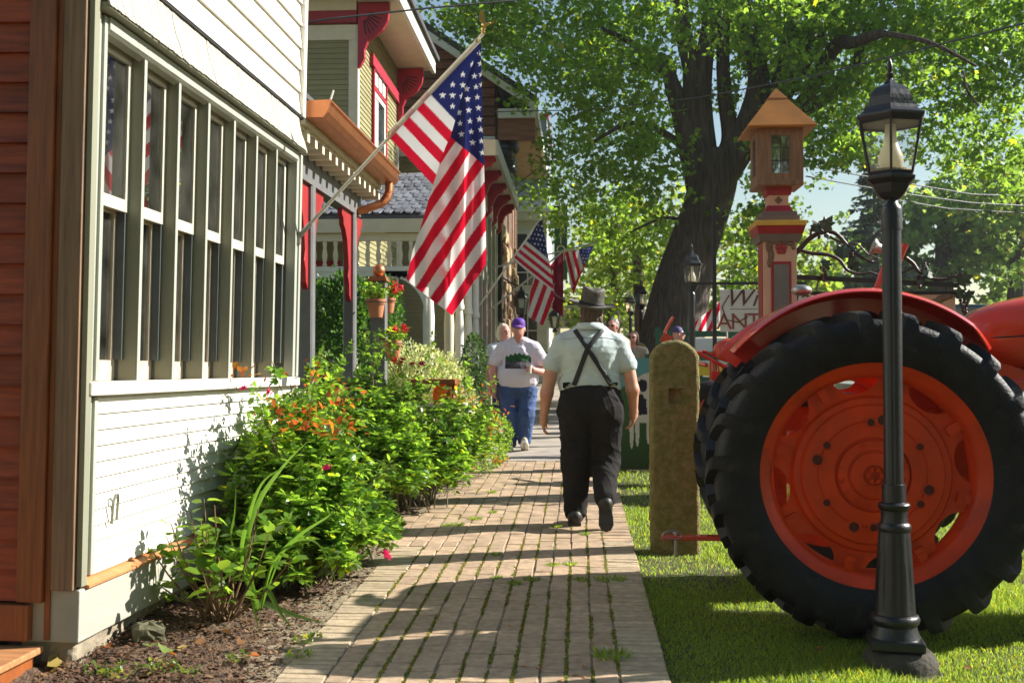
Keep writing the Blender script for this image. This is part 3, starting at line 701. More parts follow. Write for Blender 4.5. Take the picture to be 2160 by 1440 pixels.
b = MB(); b.prism([(-6.5,12.72-gl),(.98,7.57-gl),(.98,7.76-gl),(-6.5,12.91-gl)], -.66, -.605, 'y'); b.build('barge_board', m_offwhite, lb)
lp('soffit', m_soffit, .05,.95,-.55,8.7,7.55,7.60); lp('fascia', m_offwhite, .95,1.04,-.6,8.7,7.52,7.78)
lp('eave_box', m_offwhite, .1,1.0,-.64,-.56,7.40,7.62); lp('eave_box', m_log, .1,.98,-.5,-.3,6.9,7.4)
b = MB()
for q in range(9): b.ball((.25+.05*math.sin(q*2.1),-.2+.12*math.cos(q*1.7),6.9-q*.16-gl), (.32-.015*q,.3,.2), 9, 6)
b.build('tarp', mat('black_tarp', (.012,.013,.018), .35, .3, 5., bump=.5, bscale=8), lb, smooth=True)
lp('tarp_sheet', MATS['black_tarp'], -2.6,.05,-.14,-.07,5.9,6.9); lp('wrap_sheet', m_offwhite, -2.5,-1.4,-.16,-.145,5.95,6.25)
lp('wrap_sheet', m_offwhite, -1.4,-.6,-.16,-.145,6.9,7.6)
# ------------------------------------------------------------------ white house with slate upper storey, far off
m_bslate = mat('blue_grey_slate', (.22,.27,.31), .6, .12, 5., rand=.12)
m_farwhite = mat('white_siding_far', (.74,.74,.72), .6, .05, 4., rand=.04)
wh = empty('white_house', (-1.1,38,G(38))); tag(wh, 'white clapboard house with a blue grey slate upper storey in the distance', 'house')
gw = G(38)
def wp(name, m, x0,x1,y0,y1,z0,z1, par=wh, **kw):
    b = MB(); b.bb(x0,x1,y0,y1,z0-gw,z1-gw); return b.build(name, m, par, **kw)
wp('wall', m_farwhite, -7,-.02,.02,8,.8,6.7)
me = MB().add([(-6.9,.0,0),(0,.0,0),(0,.03,.15),(-6.9,.03,.15)],[(0,1,2,3)])
b = MB(); b.prism([(.02,0),(-.03,0),(-.005,.165),(.02,.165)], -6.9, 0, 'x'); me = b.mesh('siding_board', m_farwhite)
for k in range(34): obj('siding_board', me, wh, (0,0,1.0+k*.168-gw))
wp('cornice', m_cream, -7,.25,-.35,0,6.65,7.05); wp('cornice_face', m_farwhite, -7,.3,-.4,-.35,6.95,7.15)
b = MB(); b.prism([(-.08,0),(-.08,.12),(0,.16),(.08,.12),(.08,0)], 0, .03, 'y')
b2 = MB(); b2.prism([(-.15,.36),(-.15,.08),(-.08,.0),(.08,.0),(.15,.08),(.15,.36)], -.02, 0, 'y'); me = b2.mesh('slate', m_bslate)
for r_ in range(12):
    for c_ in range(14): obj('slate', me, wh, (-.16-c_*.305-(.15 if r_ % 2 else 0),-.03-.005*r_,7.1+r_*.27-gw), (.06,0,0))
wp('slate_wall', m_bslate, -7,-.0,.0,8,7.05,10.35); wp('roof_cap', m_crimson, -7,.06,-.08,8,10.35,10.47)
for (x0,x1,z0,z1) in ((-1.0,-.35,2.0,3.6),(-1.05,-.3,4.4,6.2)):
    w = empty('window', (0,0,0), parent=wh); wp('frame', m_farwhite, x0-.1,x1+.1,-.07,-.03,z0-.1,z1+.1, par=w); wp('pane', m_glassdk, x0,x1,-.09,-.072,z0,z1, par=w)
    wp('muntin', m_farwhite, (x0+x1)/2-.02,(x0+x1)/2+.02,-.11,-.091,z0,z1, par=w); wp('muntin', m_farwhite, x0,x1,-.11,-.091,(z0+z1)/2-.02,(z0+z1)/2+.02, par=w)
    wp('muntin', m_farwhite, x0,x1,-.11,-.091,z0+.25*(z1-z0)-.02,z0+.25*(z1-z0)+.02, par=w)
wp('porch_roof', m_shingle, .0,3.0,.5,4,3.7,4.0); wp('porch_fascia', m_farwhite, -.02,3.0,.4,.5,2.9,3.72)
for x in (.35,1.5,2.8): wp('porch_column', m_farwhite, x-.11,x+.11,.45,.67,1.0,2.9)
b = MB(); b.tube([(.5,-.6,2.05-gw),(2.4,-.2,2.75-gw)], .045, 6); b.build('rail', m_farwhite, wh)
wp('green_sign', mat('green_sign_board',(.02,.20,.09),.5,.1), -.25,.18,-.6,-.55,1.9,2.05)
# vertical green banner with pale letters
bn = empty('shop_banner', at(1183,520,33)); tag(bn, 'tall green hanging shop banner with pale vertical letters', 'banner')
m_bgreen = mat('banner_green', (.02,.12,.06), .6, .1); m_letter = mat('banner_letters', (.7,.74,.7), .6, .05)
b = MB(); b.bb(-.2,.2,-.03,.03,-1.0,1.2); b.build('panel', m_bgreen, bn); b = MB(); b.bb(-.28,.28,-.02,.02,1.2,1.25); b.build('rod', m_dark, bn)
def text(s, size, m, name, parent, loc, rot=(R(90),0,0), ext=.004, shear=0, font_space=1., align='CENTER'):
    c = bpy.data.curves.new(name, 'FONT'); c.body = s; c.size = size; c.extrude = ext; c.align_x = align; c.shear = shear; c.space_character = font_space
    c.materials.append(m); o = bpy.data.objects.new('tmp', c); COL.objects.link(o); bpy.context.view_layer.update()
    me = bpy.data.meshes.new_from_object(o.evaluated_get(bpy.context.evaluated_depsgraph_get())); me.name = name
    bpy.data.objects.remove(o); me.materials.clear(); me.materials.append(m)
    return obj(name, me, parent, loc, rot)
for k, ch in enumerate('ANTIQUES'): text(ch, .34, m_letter, 'letter', bn, (0,-.034,.92-k*.28))
# ------------------------------------------------------------------ orange tractor
m_tred = mat('tractor_orange', (.62,.040,.006), .24, .08, 3., coat=.6, spec=.5, bump=.03, bscale=40)
m_wheelor = mat('wheel_orange', (.62,.046,.003), .38, .16, 6., spec=.32, bump=.08, bscale=60, dirt=(.34,.035,.008), dirt_amt=.25)
m_fender = mat('fender_red', (.55,.022,.010), .25, .08, 3., coat=.7)
m_rubber = mat('tyre_rubber', (.012,.012,.0135), .55, .3, 10., bump=.3, bscale=70, dirt=(.045,.04,.033), dirt_amt=.14, spec=.25)
m_black = mat('black_iron', (.018,.018,.02), .42, .2, 8., bump=.1, bscale=60)
m_steel = mat('dull_steel', (.35,.34,.33), .4, .15, 8., metal=.8)
def lug_mesh(R0=.755, RT=.803, W=.18, s=1):
    b = MB(); st = [(.01,0,.72,RT),(.06,.035,.72,RT),(.11,.075,.72,RT-.004),(.15,.105,.715,RT-.012),(.178,.125,.70,RT-.035),(.192,.135,.66,RT-.085),(.190,.14,.62,RT-.145)]
    vs = []
    for i, (w, th, rb, rt) in enumerate(st):
        hw = .033+.007*i/6
        for (r, d) in ((rb,-hw*1.5),(rb,hw*1.5),(rt,hw),(rt,-hw)):
            a = th+d; vs.append((r*math.sin(a), -s*w, r*math.cos(a)))
    fs = []
    for i in range(len(st)-1):
        for j in range(4): fs.append((i*4+j, i*4+(j+1)%4, (i+1)*4+(j+1)%4, (i+1)*4+j))
    fs += [(0,1,2,3), tuple((len(st)-1)*4+j for j in range(4))]
    b.add(vs, fs); return b
tyre_prof = [(.545,-.13),(.575,-.155),(.62,-.172),(.68,-.182),(.72,-.178),(.748,-.155),(.758,-.09),(.762,0),(.758,.09),(.748,.155),(.72,.178),(.68,.182),(.62,.172),(.575,.155),(.545,.13)]
b = MB(); b.lathe(tyre_prof, 96, axis='y', cap=False); me_tyre = b.mesh('tyre', m_rubber, smooth=True)
me_lug = [lug_mesh(s=1).mesh('lug', m_rubber, smooth=50), lug_mesh(s=-1).mesh('lug', m_rubber, smooth=50)]
b = MB(); b.lathe([(.47,-.02),(.478,-.075),(.50,-.10),(.535,-.115),(.555,-.13),(.588,-.152),(.592,-.145),(.56,-.12),(.545,-.10),(.545,.10),(.585,.15),(.575,.152),(.54,.12),(.47,.03),(.47,-.02)], 96, axis='y', cap=False); me_rim = b.mesh('rim', m_wheelor, smooth=40)
def disc_mesh():
    b = MB(); n = 192; prof = [(None,-.035),(.385,-.030),(.372,-.052),(.345,-.056),(.335,-.072),(.265,-.078),(.258,-.072),(.250,-.078),(.182,-.080),(.178,-.066),(.168,-.066),(.166,-.088),(.122,-.092),(.118,-.084),(.110,-.084),(.108,-.098),(.05,-.104),(.046,-.092),(.04,-.092),(.0005,-.096)]
    vs = []
    for r, h in prof:
        for j in range(n):
            a = 2*math.pi*j/n; rr = r
            if r is None:
                u = ((a*8/(2*math.pi)+.30) % 1)-.5; cut = max(0, 1-(u/.30)**2); rr = .482-.085*math.sqrt(cut) if cut > 0 else .482
            vs.append((rr*math.cos(a), h, rr*math.sin(a)))
    fs = [(i*n+j, i*n+(j+1)%n, (i+1)*n+(j+1)%n, (i+1)*n+j) for i in range(len(prof)-1) for j in range(n)]
    b.add(vs, fs)
    return b
me_disc = disc_mesh().mesh('wheel_disc', m_wheelor, smooth=28)
m_hole = mat('bolt_hole', (.08,.008,.004), .6, .1)
b = MB(); b.lathe([(.026,-.004),(.026,-.010),(.019,-.012),(.018,.0),(.001,.002)], 16, axis='y', cap=False); me_socket = b.mesh('bolt_socket', m_wheelor, smooth=30)
b = MB(); b.lathe([(.0175,-.003),(.001,-.0035)], 14, axis='y', cap=False); me_sk2 = b.mesh('bolt_hole', m_hole)
b = MB(); b.box((0,-.006,0),(.046,.032,.08)); b.box((0,-.024,0),(.024,.018,.03)); me_clamp = b.mesh('clamp', m_wheelor)
b = MB(); b.lathe([(.011,-.02),(.011,0)], 6, axis='y'); me_nut = b.mesh('nut', m_wheelor)
trac = empty('tractor', (1.435,5.45,G(5.45)), (0,0,R(-3.5)))
tag(trac, 'orange red farm tractor parked on the lawn with its tall rear wheel nearest', 'tractor')
def rear_wheel(y, side, spin=0):
    wo = obj('rear_wheel', me_disc, trac, (0,y,.772)); 
    if side > 0: wo.rotation_euler = (0,0,math.pi)
    obj('tyre', me_tyre, wo); obj('rim', me_rim, wo)
    for k in range(22):
        a = 2*math.pi*(k+spin)/22
        obj('lug', me_lug[0], wo, None, (0,a,0)); obj('lug', me_lug[1], wo, None, (0,a+math.pi/22,0))
    for k in range(8):
        a = R(22.5+8)+k*math.pi/4; c, s = math.cos(a), math.sin(a)
        obj('clamp', me_clamp, wo, (.452*c,-.046,.452*s), (0,-a+math.pi/2,0)); 
    for k, (r_, a) in enumerate([(.255,92),(.27,55+25),(.26,147),(.272,165),(.26,212),(.27,250),(.255,270),(.27,330+15),(.26,328),(.26,32)]):
        c, s = math.cos(R(a)), math.sin(R(a)); q = obj('bolt_socket', me_socket, wo, (r_*c,-.076,r_*s)); q2 = obj('bolt_hole', me_sk2, wo, (r_*c,-.0765,r_*s))
        if k in (1,3,5,7): q.scale = q2.scale = (1.35,1,1.35)
    for k in range(6): a = k*math.pi/3; obj('nut', me_nut, wo, (.03*math.cos(a),-.104,.03*math.sin(a)))
    return wo
w1 = rear_wheel(0, -1, .35)
rear_wheel(1.27, 1, .1)
for k, ch in enumerate('ALLIS-CHALMERS'):
    a = R(110)-k*R(360/15.5)
    text(ch, .042, m_wheelor, 'embossed_letter', w1, (.139*math.cos(a)-.0,-.095,.139*math.sin(a)), (R(90),-(a-math.pi/2)+0,0), ext=.004)
# fenders
def fender(yin, yout):
    """flat panel on the inner side of the wheel with a rolled crown over the tyre"""
    n = 44; b = MB(); vs = []; sg = 1 if yout > yin else -1
    for i in range(n+1):
        t = i/n; a = R(141-t*101); cx, cz, ro = -.015,.855,.838
        p = lambda r_, y_: (cx+r_*math.cos(a), y_, cz+r_*math.sin(a))
        e = min(1,min(t,1-t)*9); w_ = (yout-yin)*(.35+.65*e)
        vs += [p(.70,yin), p(ro-.035,yin), p(ro-.008,yin+w_*.12), p(ro,yin+w_*.4), p(ro-.004,yin+w_*.85), p(ro-.022,yin+w_), p(ro-.030,yin+w_*.98), p(ro-.012,yin+w_*.84), p(ro-.008,yin+w_*.42), p(ro-.018,yin+w_*.16), p(ro-.043,yin+sg*.006), p(.70,yin+sg*.006)]
    k = 12; fs = [(i*k+j, i*k+(j+1)%k, (i+1)*k+(j+1)%k, (i+1)*k+j) for i in range(n) for j in range(k)]
    fs += [tuple(range(k)), tuple(n*k+j for j in range(k))]
    b.add(vs, fs); return b.build('fender', m_fender, trac, smooth=40)
fender(.20,-.02); fender(1.07,1.29)
b = MB(); b.ball((-.28,.3,1.70),(.055,.05,.03)); b.build('work_lamp', m_steel, trac, smooth=True)
# hood: swept body of rounded sections
secs = [(.57,.03,.035,1.44),(.60,.09,.095,1.442),(.67,.15,.155,1.445),(.79,.195,.195,1.452),(.97,.22,.225,1.462),(1.27,.235,.245,1.475),(1.8,.24,.255,1.475),(2.15,.24,.255,1.46),(2.23,.22,.23,1.45),(2.24,.02,.02,1.45)]
b = MB(); n = 40; vs = []
for x, wy, hz, cz in secs:
    for j in range(n):
        a = 2*math.pi*j/n; c, s = math.cos(a), math.sin(a); e = .8
        vs.append((x, .635+wy*math.copysign(abs(c)**e,c), cz+hz*math.copysign(abs(s)**e,s)*(1 if s > 0 else .85)))
b.add(vs, [(i*n+j, i*n+(j+1)%n, (i+1)*n+(j+1)%n, (i+1)*n+j) for i in range(len(secs)-1) for j in range(n)]+[tuple(range(n)), tuple((len(secs)-1)*n+j for j in range(n))])
b.build('hood', m_tred, trac, smooth=True)
b = MB()
for s in (-1,1): b.tube([(.62,.635+s*.118,1.445),(.79,.635+s*.198,1.455),(.97,.635+s*.223,1.465),(1.27,.635+s*.238,1.475),(2.1,.635+s*.243,1.47)], .004, 5)
b.build('hood_seam', m_dark, trac)
b = MB(); b.box((1.4,.635,1.16),(1.7,.30,.14)); b.box((.80,.635,1.27),(.36,.26,.10),(0,R(22),0)); b.box((1.0,.48,1.0),(.09,.06,.7)); b.box((1.25,.47,.95),(.05,.05,.75)); b.box((1.5,.47,1.0),(.05,.05,.7)); b.build('engine_frame', m_tred, trac, bevel=.012)
b = MB(); b.box((1.5,.635,.82),(1.3,.28,.62)); b.lathe([(.10,0),(.10,.1)],14,(1.3,.43,.95),'y'); b.lathe([(.05,0),(.05,.3)],12,(1.5,.44,.9),'z'); b.build('engine_block', m_tred, trac, bevel=.02)
b = MB(); b.tube([(1.15,.47,1.28),(1.3,.43,1.2),(1.6,.43,1.18),(1.9,.45,1.1)], .02, 8); b.tube([(1.05,.45,1.1),(1.2,.42,.9),(1.25,.42,.7)], .012, 6); b.build('engine_hoses', m_black, trac)
b = MB(); b.lathe([(.12,-.5),(.15,-.3),(.20,-.12),(.22,0),(.20,.12),(.15,.3),(.12,.5)],18,(0,.635,.772),'y'); b.box((.4,.635,.85),(1.0,.34,.38)); b.box((-.15,.635,.72),(.3,.36,.45)); b.build('axle_housing', m_tred, trac, smooth=35, bevel=.01)
for c_, d_, r_ in (((-.10,.45,.98),(.5,.06,.06),-18),((.15,.30,.55),(.5,.05,.04),14),((-.1,.82,1.05),(.4,.05,.05),20),((.36,.3,1.06),(.16,.04,.04),-30)):
    b = MB(); b.box(c_,d_,(0,R(r_),0)); b.build('hitch_link', m_tred, trac, bevel=.006)
b = MB(); b.ball((.45,.33,1.0),.07); b.build('hitch_ball', m_tred, trac, smooth=True)
for dx in (0,.055):
    b = MB(); b.tube([(.085+dx,.60+dx*.5,1.50),(.25+dx*1.25,.60,1.97)], .017, 8); b.build('lever', m_fender, trac)
b = MB(); b.lathe([(.012,0),(.018,.02),(.03,.06),(.045,.075),(.047,.085),(.001,.08)],14); b.build('horn', m_steel, trac, smooth=30, loc=(.22,.58,1.93), rot=(0,R(-70),0))
b = MB(); b.box((-.70,.635,.345),(.62,.075,.026)); b.build('drawbar', m_fender, trac, bevel=.004)
b = MB(); b.lathe([(.011,-.11),(.011,.02),(.018,.02),(.018,.028)],10,(-.93,.635,.345)); b.build('drawbar_pin', m_steel, trac)
b = MB(); n = 20; b.tube([(-.95+.052*math.cos(2*math.pi*i/n),.60,.362+.024*math.sin(2*math.pi*i/n)) for i in range(n+1)], .004, 6); b.build('pin_clip', m_steel, trac)
b = MB(); b.box((-.18,.635,1.12),(.46,.46,.07)); b.box((-.40,.635,1.27),(.07,.46,.32),(0,R(-12),0)); b.build('seat', m_black, trac, bevel=.02)
b = MB(); b.box((.18,.635,.98),(.75,.66,.05)); b.box((-.05,.635,1.03),(.12,.12,.15)); b.build('platform', m_tred, trac, bevel=.008)
b = MB(); b.box((.36,.40,1.20),(.28,.2,.32)); b.build('battery_box', m_tred, trac, bevel=.012)
b = MB(); b.box((.46,.635,1.27),(.26,.40,.46)); b.build('console', m_tred, trac, bevel=.03)
b = MB(); n = 28; b.tube([(.18+.20*math.cos(2*math.pi*i/n)*.55,.635+.20*math.sin(2*math.pi*i/n),1.49+.20*math.cos(2*math.pi*i/n)*.6) for i in range(n+1)], .016, 8); b.tube([(.18,.635,1.49),(.45,.635,1.25)], .02, 8); b.tube([(.18,.44,1.49),(.18,.83,1.49)], .010, 6); b.build('steering_wheel', m_black, trac, smooth=True)
b = MB(); b.box((-.33,.635,1.42),(.06,.44,.20),(0,R(-8),0)); b.build('seat_back', m_black, trac, bevel=.02)
# front axle and narrow front wheels, out of the picture
b = MB(); b.box((2.15,.635,.62),(.16,.2,.5)); b.tube([(2.15,.2,.36),(2.15,1.07,.36)], .035, 8); b.build('front_axle', m_tred, trac)
b = MB(); b.lathe([(.2,-.05),(.26,-.07),(.32,-.065),(.35,0),(.32,.065),(.26,.07),(.2,.05)],40,axis='y',cap=False); mf = b.mesh('front_tyre', m_rubber, smooth=True)
b = MB(); b.lathe([(.21,-.05),(.19,-.02),(.06,-.03),(.05,-.06),(.001,-.06)],30,axis='y',cap=False); b.lathe([(.21,.05),(.19,.02),(.06,.03),(.05,.06),(.001,.06)],30,axis='y',cap=False); mfr = b.mesh('front_wheel', m_wheelor, smooth=35)
for yy in (.16,1.11): o = obj('front_wheel', mfr, trac, (2.15,yy,.35)); obj('tyre', mf, o)
# ------------------------------------------------------------------ stone hitching posts
m_moss = mat('mossy_stone', (.17,.135,.04), .9, .35, 26., bump=1., bscale=90, dirt=(.125,.125,.02), dirt_amt=.5, c2=(.30,.24,.09), detail=12.)
def stone_post(loc, w_, h, t, label, holes=True):
    e = empty('stone_post', loc); tag(e, label, 'stone post')
    r_ = w_*.5; out = [(-w_/2,-.1)]+[(-w_/2,h-r_*.82)]+[(r_*math.cos(R(a)), h-r_*.82+r_*.82*math.sin(R(a))) for a in range(170,5,-12)]+[(w_/2,h-r_*.82),(w_/2,-.1)]
    import bmesh
    me = bpy.data.meshes.new('slab'); bm = bmesh.new()
    fr = [bm.verts.new((x,-t/2,z)) for x, z in out]; bk = [bm.verts.new((x,t/2,z)) for x, z in out]
    bm.faces.new(fr); bm.faces.new(bk[::-1]); n = len(out)
    for i in range(n): bm.faces.new((fr[i],bk[i],bk[(i+1)%n],fr[(i+1)%n]))
    bmesh.ops.recalc_face_normals(bm, faces=bm.faces)
    bmesh.ops.bevel(bm, geom=[q for q in bm.edges if q.calc_face_angle(0) > .5], offset=.018, segments=2, affect='EDGES')
    bm.to_mesh(me); bm.free(); me.materials.append(m_moss)
    o = obj('slab', me, e)
    q = o.modifiers.new('r','REMESH'); q.mode = 'VOXEL'; q.voxel_size = .012; q.use_smooth_shade = True
    tx = bpy.data.textures.get('post_noise') or bpy.data.textures.new('post_noise','CLOUDS'); tx.noise_scale = .09; tx.noise_depth = 4
    q = o.modifiers.new('d','DISPLACE'); q.texture = tx; q.strength = .022; q.mid_level = .5
    if holes:
        for z, x in ((1.05,.0),(.09,.015)):
            b = MB(); b.box((x,-t/2+.02,z),(.085,.08,.105)); c = b.build('hole_cutter_tmp', m_moss, e)
            q = o.modifiers.new('b','BOOLEAN'); q.object = c; q.operation = 'DIFFERENCE'
            c.hide_render = True
        bpy.context.view_layer.update(); me2 = bpy.data.meshes.new_from_object(o.evaluated_get(bpy.context.evaluated_depsgraph_get()))
        o.modifiers.clear(); o.data = me2
        for c in [q for q in e.children if q.name.startswith('hole_cutter')]: bpy.data.objects.remove(c)
        for z, x in ((1.05,.0),(.09,.015)):
            b = MB(); b.box((x,-t/2+.042,z),(.084,.02,.104)); b.build('mortise', mat('mortise_stone',(.30,.22,.085),.9,.35,14.,bump=.8,bscale=50), e)
    return e
g = ground_at(1426,1160); stone_post((g.x,g.y+.11,g.z), .335, 1.435, .2, 'mossy round-topped stone post with square holes next to the tractor tyre')
g = at(1346,760,20.5); stone_post((g.x,g.y,G(20.5)), .32, 1.42, .2, 'small distant round-topped stone post behind the painted cow board', False)
# ------------------------------------------------------------------ painted cow board
cb0 = at(1290,985,12.3); cb1 = at(1452,985,12.3); W_ = cb1.x-cb0.x; H_ = 1.24
nx, nz = 120, 160; xs = np.linspace(0,W_,nx); zs = np.linspace(0,H_,nz); X, Z = np.meshgrid(xs,zs)
px = 1290+X*185.4; py = 985-Z*185.4     # board coordinates in picture units
col = np.zeros((nz,nx,3)); nzv = rng.random((nz,nx))
col[:] = (.035,.075,.028); k = np.clip((985-py)/170,0,1)[...,None]; col = col*(1-k)+np.array([.045,.13,.045])*k
col[py < 815] = (.12,.36,.40)
def ell(cx,cy,rx,ry,c): col[((px-cx)/rx)**2+((py-cy)/ry)**2 < 1] = c
WH, BK = (.62,.62,.58), (.02,.02,.035)
ell(1372,835,42,50,WH); ell(1350,830,14,26,WH); ell(1368,865,26,26,BK); ell(1356,812,9,14,BK); ell(1385,815,14,20,BK); ell(1352,850,8,20,BK); ell(1372,845,9,34,WH); ell(1367,795,18,6,WH); ell(1410,840,22,30,BK); ell(1340,806,9,5,BK)
for cx, y1 in ((1332,940),(1344,935),(1367,930),(1378,925)): ell(cx,900,4.5,y1-895,WH)
ell(1360,882,20,9,WH); col *= (.8+.4*nzv[...,None]*.5)
V = np.stack([X.ravel(),np.zeros(X.size),Z.ravel()],1); ii, jj = np.meshgrid(np.arange(nx-1),np.arange(nz-1)); a = (jj*nx+ii).ravel()
cbd = empty('cow_board', (cb0.x,12.3,G(12.3))); tag(cbd, 'painted wooden board with a black and white cow on a green field', 'painted board')
obj('painting', fast_mesh('painting', V, np.stack([a,a+1,a+nx+1,a+nx],1), print_mat('board_paint',.6), col=col.reshape(-1,3)), cbd)
b = MB(); b.bb(-.005,W_+.005,.002,.03,-.02,H_); b.build('board', m_plank, cbd)
for x in (.15,W_-.15):
    b = MB(); b.bb(x-.03,x+.03,.032,.09,-.1,H_-.1); b.build('stake', m_plank, cbd)
# ------------------------------------------------------------------ lamp posts
m_lamp = mat('black_lamp_paint', (.012,.012,.016), .38, .25, 9., bump=.12, bscale=50, spec=.5)
m_lampglass = glass_mat('lantern_glass', (.96,.98,.97), .04, .01, .16, (.7,.7,.62))
m_opal = mat('opal_chimney', (.86,.80,.64), .35, .05, 6., trans=.45)
m_litter = mat('dead_insects', (.33,.22,.10), .9, .4, 40., bump=.8, bscale=80)
m_plinth = mat('lamp_footing', (.05,.042,.032), .9, .25, 9., bump=.6, bscale=40)
def lamp_parts(footing=True):
    root = empty('lamp_post')
    if footing:
        b = MB(); b.lathe([(.17,-.06),(.165,.0),(.15,.035),(.13,.055),(.001,.06)],13,(.02,0,0)); b.build('footing', m_plinth, root, smooth=40)
    b = MB(); b.box((0,0,.085),(.235,.235,.05)); b.build('plinth', m_lamp, root, bevel=.012, rot=(0,0,R(6)))
    b = MB(); b.lathe([(.108,.11),(.100,.13),(.093,.16),(.105,.175),(.108,.19),(.102,.205),(.092,.212)],32); b.build('base_ring', m_lamp, root, smooth=40)
    n = 48; prof = [(.090,.212),(.088,.25),(.080,.40),(.071,.55),(.068,.58)]; b = MB(); vs = []     # fluted, tapering base
    for i, (r_, z) in enumerate(prof):
        for j in range(n):
            a = 2*math.pi*j/n; fl = .005*(1 if (j % 6) in (0,1) else 0)*(0 if i in (0,4) else 1); vs.append(((r_-fl)*math.cos(a),(r_-fl)*math.sin(a),z))
    b.add(vs, [(i*n+j,i*n+(j+1)%n,(i+1)*n+(j+1)%n,(i+1)*n+j) for i in range(4) for j in range(n)]); b.build('fluted_base', m_lamp, root, smooth=30)
    b = MB(); b.lathe([(.068,.578),(.073,.588),(.074,.60),(.070,.612),(.060,.62),(.057,.64),(.058,.672),(.068,.682),(.070,.70),(.064,.708),(.050,.712)],32); b.build('neck', m_lamp, root, smooth=40)
    b = MB(); b.lathe([(.052,.71),(.052,.79),(.046,.792)],28); b.box((.0,-.052,.75),(.014,.01,.066)); b.build('collar', m_lamp, root, smooth=40)
    b = MB(); n = 32; vs = []
    for z in (.78,1.97):
        for j in range(n): a = 2*math.pi*j/n; r_ = .043-(.0035 if j % 8 in (0,) else 0); vs.append((r_*math.cos(a),r_*math.sin(a),z))
    b.add(vs, [(j,(j+1)%n,n+(j+1)%n,n+j) for j in range(n)]); b.build('pole', m_lamp, root, smooth=30)
    b = MB(); b.lathe([(.047,1.94),(.047,2.03),(.044,2.045),(.030,2.06),(.028,2.085)],24); b.build('sleeve', m_lamp, root, smooth=40)
    o6 = -math.pi/2
    b = MB(); b.lathe([(.03,2.075),(.05,2.085),(.07,2.105),(.085,2.13),(.092,2.145),(.10,2.15),(.118,2.165),(.120,2.175),(.105,2.18),(.103,2.192),(.001,2.193)],6,off=o6); b.build('lantern_cup', m_lamp, root)
    r0, r1, z0, z1 = .104,.150,2.19,2.425
    b = MB(); g = MB()
    for k in range(6):
        a, a2 = o6+k*math.pi/3, o6+(k+1)*math.pi/3
        p = lambda r_, aa, z: Vector((r_*math.cos(aa), r_*math.sin(aa), z))
        b.tube([p(r0,a,z0),p(r1,a,z1)], .0065, 5)
        b.tube([p(r0,a,z0+.004),p(r0,a2,z0+.004)], .006, 5); b.tube([p(r1,a,z1-.004),p(r1,a2,z1-.004)], .006, 5)
        q = [p(r0-.003,a,z0),p(r0-.003,a2,z0),p(r1-.003,a2,z1),p(r1-.003,a,z1)]; me = MB().add(q,[(0,1,2,3)]).build('glass_pane', m_lampglass, root)
    b.build('lantern_frame', m_lamp, root)
    b = MB(); b.lathe([(.152,2.425),(.166,2.445),(.166,2.455),(.150,2.462),(.135,2.475),(.126,2.492),(.124,2.505),(.107,2.507),(.106,2.52),(.102,2.54),(.09,2.565),(.07,2.585),(.05,2.595),(.03,2.605),(.018,2.625),(.001,2.627)],6,off=o6); b.build('lantern_roof', m_lamp, root)
    b = MB(); b.lathe([(.018,2.618),(.012,2.63),(.02,2.645),(.02,2.652),(.008,2.66),(.012,2.67),(.014,2.685),(.008,2.71),(.001,2.725)],14); b.build('finial', m_lamp, root, smooth=40)
    b = MB(); b.lathe([(.02,2.20),(.045,2.215),(.056,2.245),(.052,2.28),(.036,2.32),(.026,2.35),(.024,2.42)],20,cap=False); b.build('glass_chimney', m_opal, root, smooth=True)
    b = MB(); b.lathe([(.09,2.194),(.085,2.212),(.05,2.218),(.001,2.216)],16); b.build('dead_insects', m_litter, root, smooth=True)
    return root
lamp = lamp_parts(); g = ground_at(1880,1395); lamp.location = (g.x+.035, g.y+.06, g.z-.01); lamp.rotation_euler = (0,0,R(-15))
tag(lamp, 'tall black lamp post in the foreground with a six-sided glass lantern', 'lamp post', 'black lamp posts')
for px, Y, lb in ((1460,15.4,'black lamp post with lit-looking lantern in front of the big tree trunk'),(1352,23.5,'distant black lamp post just left of the big tree trunk'),(1330,29,'smallest black lamp post, farthest along the path, behind another lamp')):
    c = copy_tree(lamp); p = at(px,700,Y); c.location = (p.x,Y,G(Y)); c['label'] = lb.replace('lit-looking ','a clear '); c.scale = (1.02,1.02,1.02)
    if Y == 15.4: c.scale = (1.0,1.0,1.03)
# wall lantern on the log building
wl = empty('wall_lantern', at(1100,640,27.5)); tag(wl, 'black wall lantern on a bracket beside the log building', 'lantern')
b = MB(); b.lathe([(.05,-.42),(.1,-.36),(.04,-.3),(.12,-.28),(.13,-.26)],8); b.build('lantern_foot', m_lamp, wl); b = MB(); b.lathe([(.19,.12),(.23,.14),(.22,.16),(.12,.30),(.05,.36),(.04,.42),(.001,.46)],6); b.build('lantern_cap', m_lamp, wl)
b = MB(); b.lathe([(.11,-.26),(.19,.12)],6,cap=False); b.build('glass_pane', m_lampglass, wl)
b = MB()
for k in range(6): a = k*math.pi/3; b.tube([(.11*math.cos(a),.11*math.sin(a),-.26),(.19*math.cos(a),.19*math.sin(a),.12)], .012, 5)
b.tube([(-.6,.3,.75),(-.3,.15,.55),(0,0,.42)], .02, 6); b.build('bracket', m_lamp, wl)
w2 = copy_tree(wl); w2.location = at(1170,675,36.5); w2['label'] = 'pale lit wall lantern on an arm at the white house porch'; w2['label'] = 'small black lantern on an arm at the white house porch'
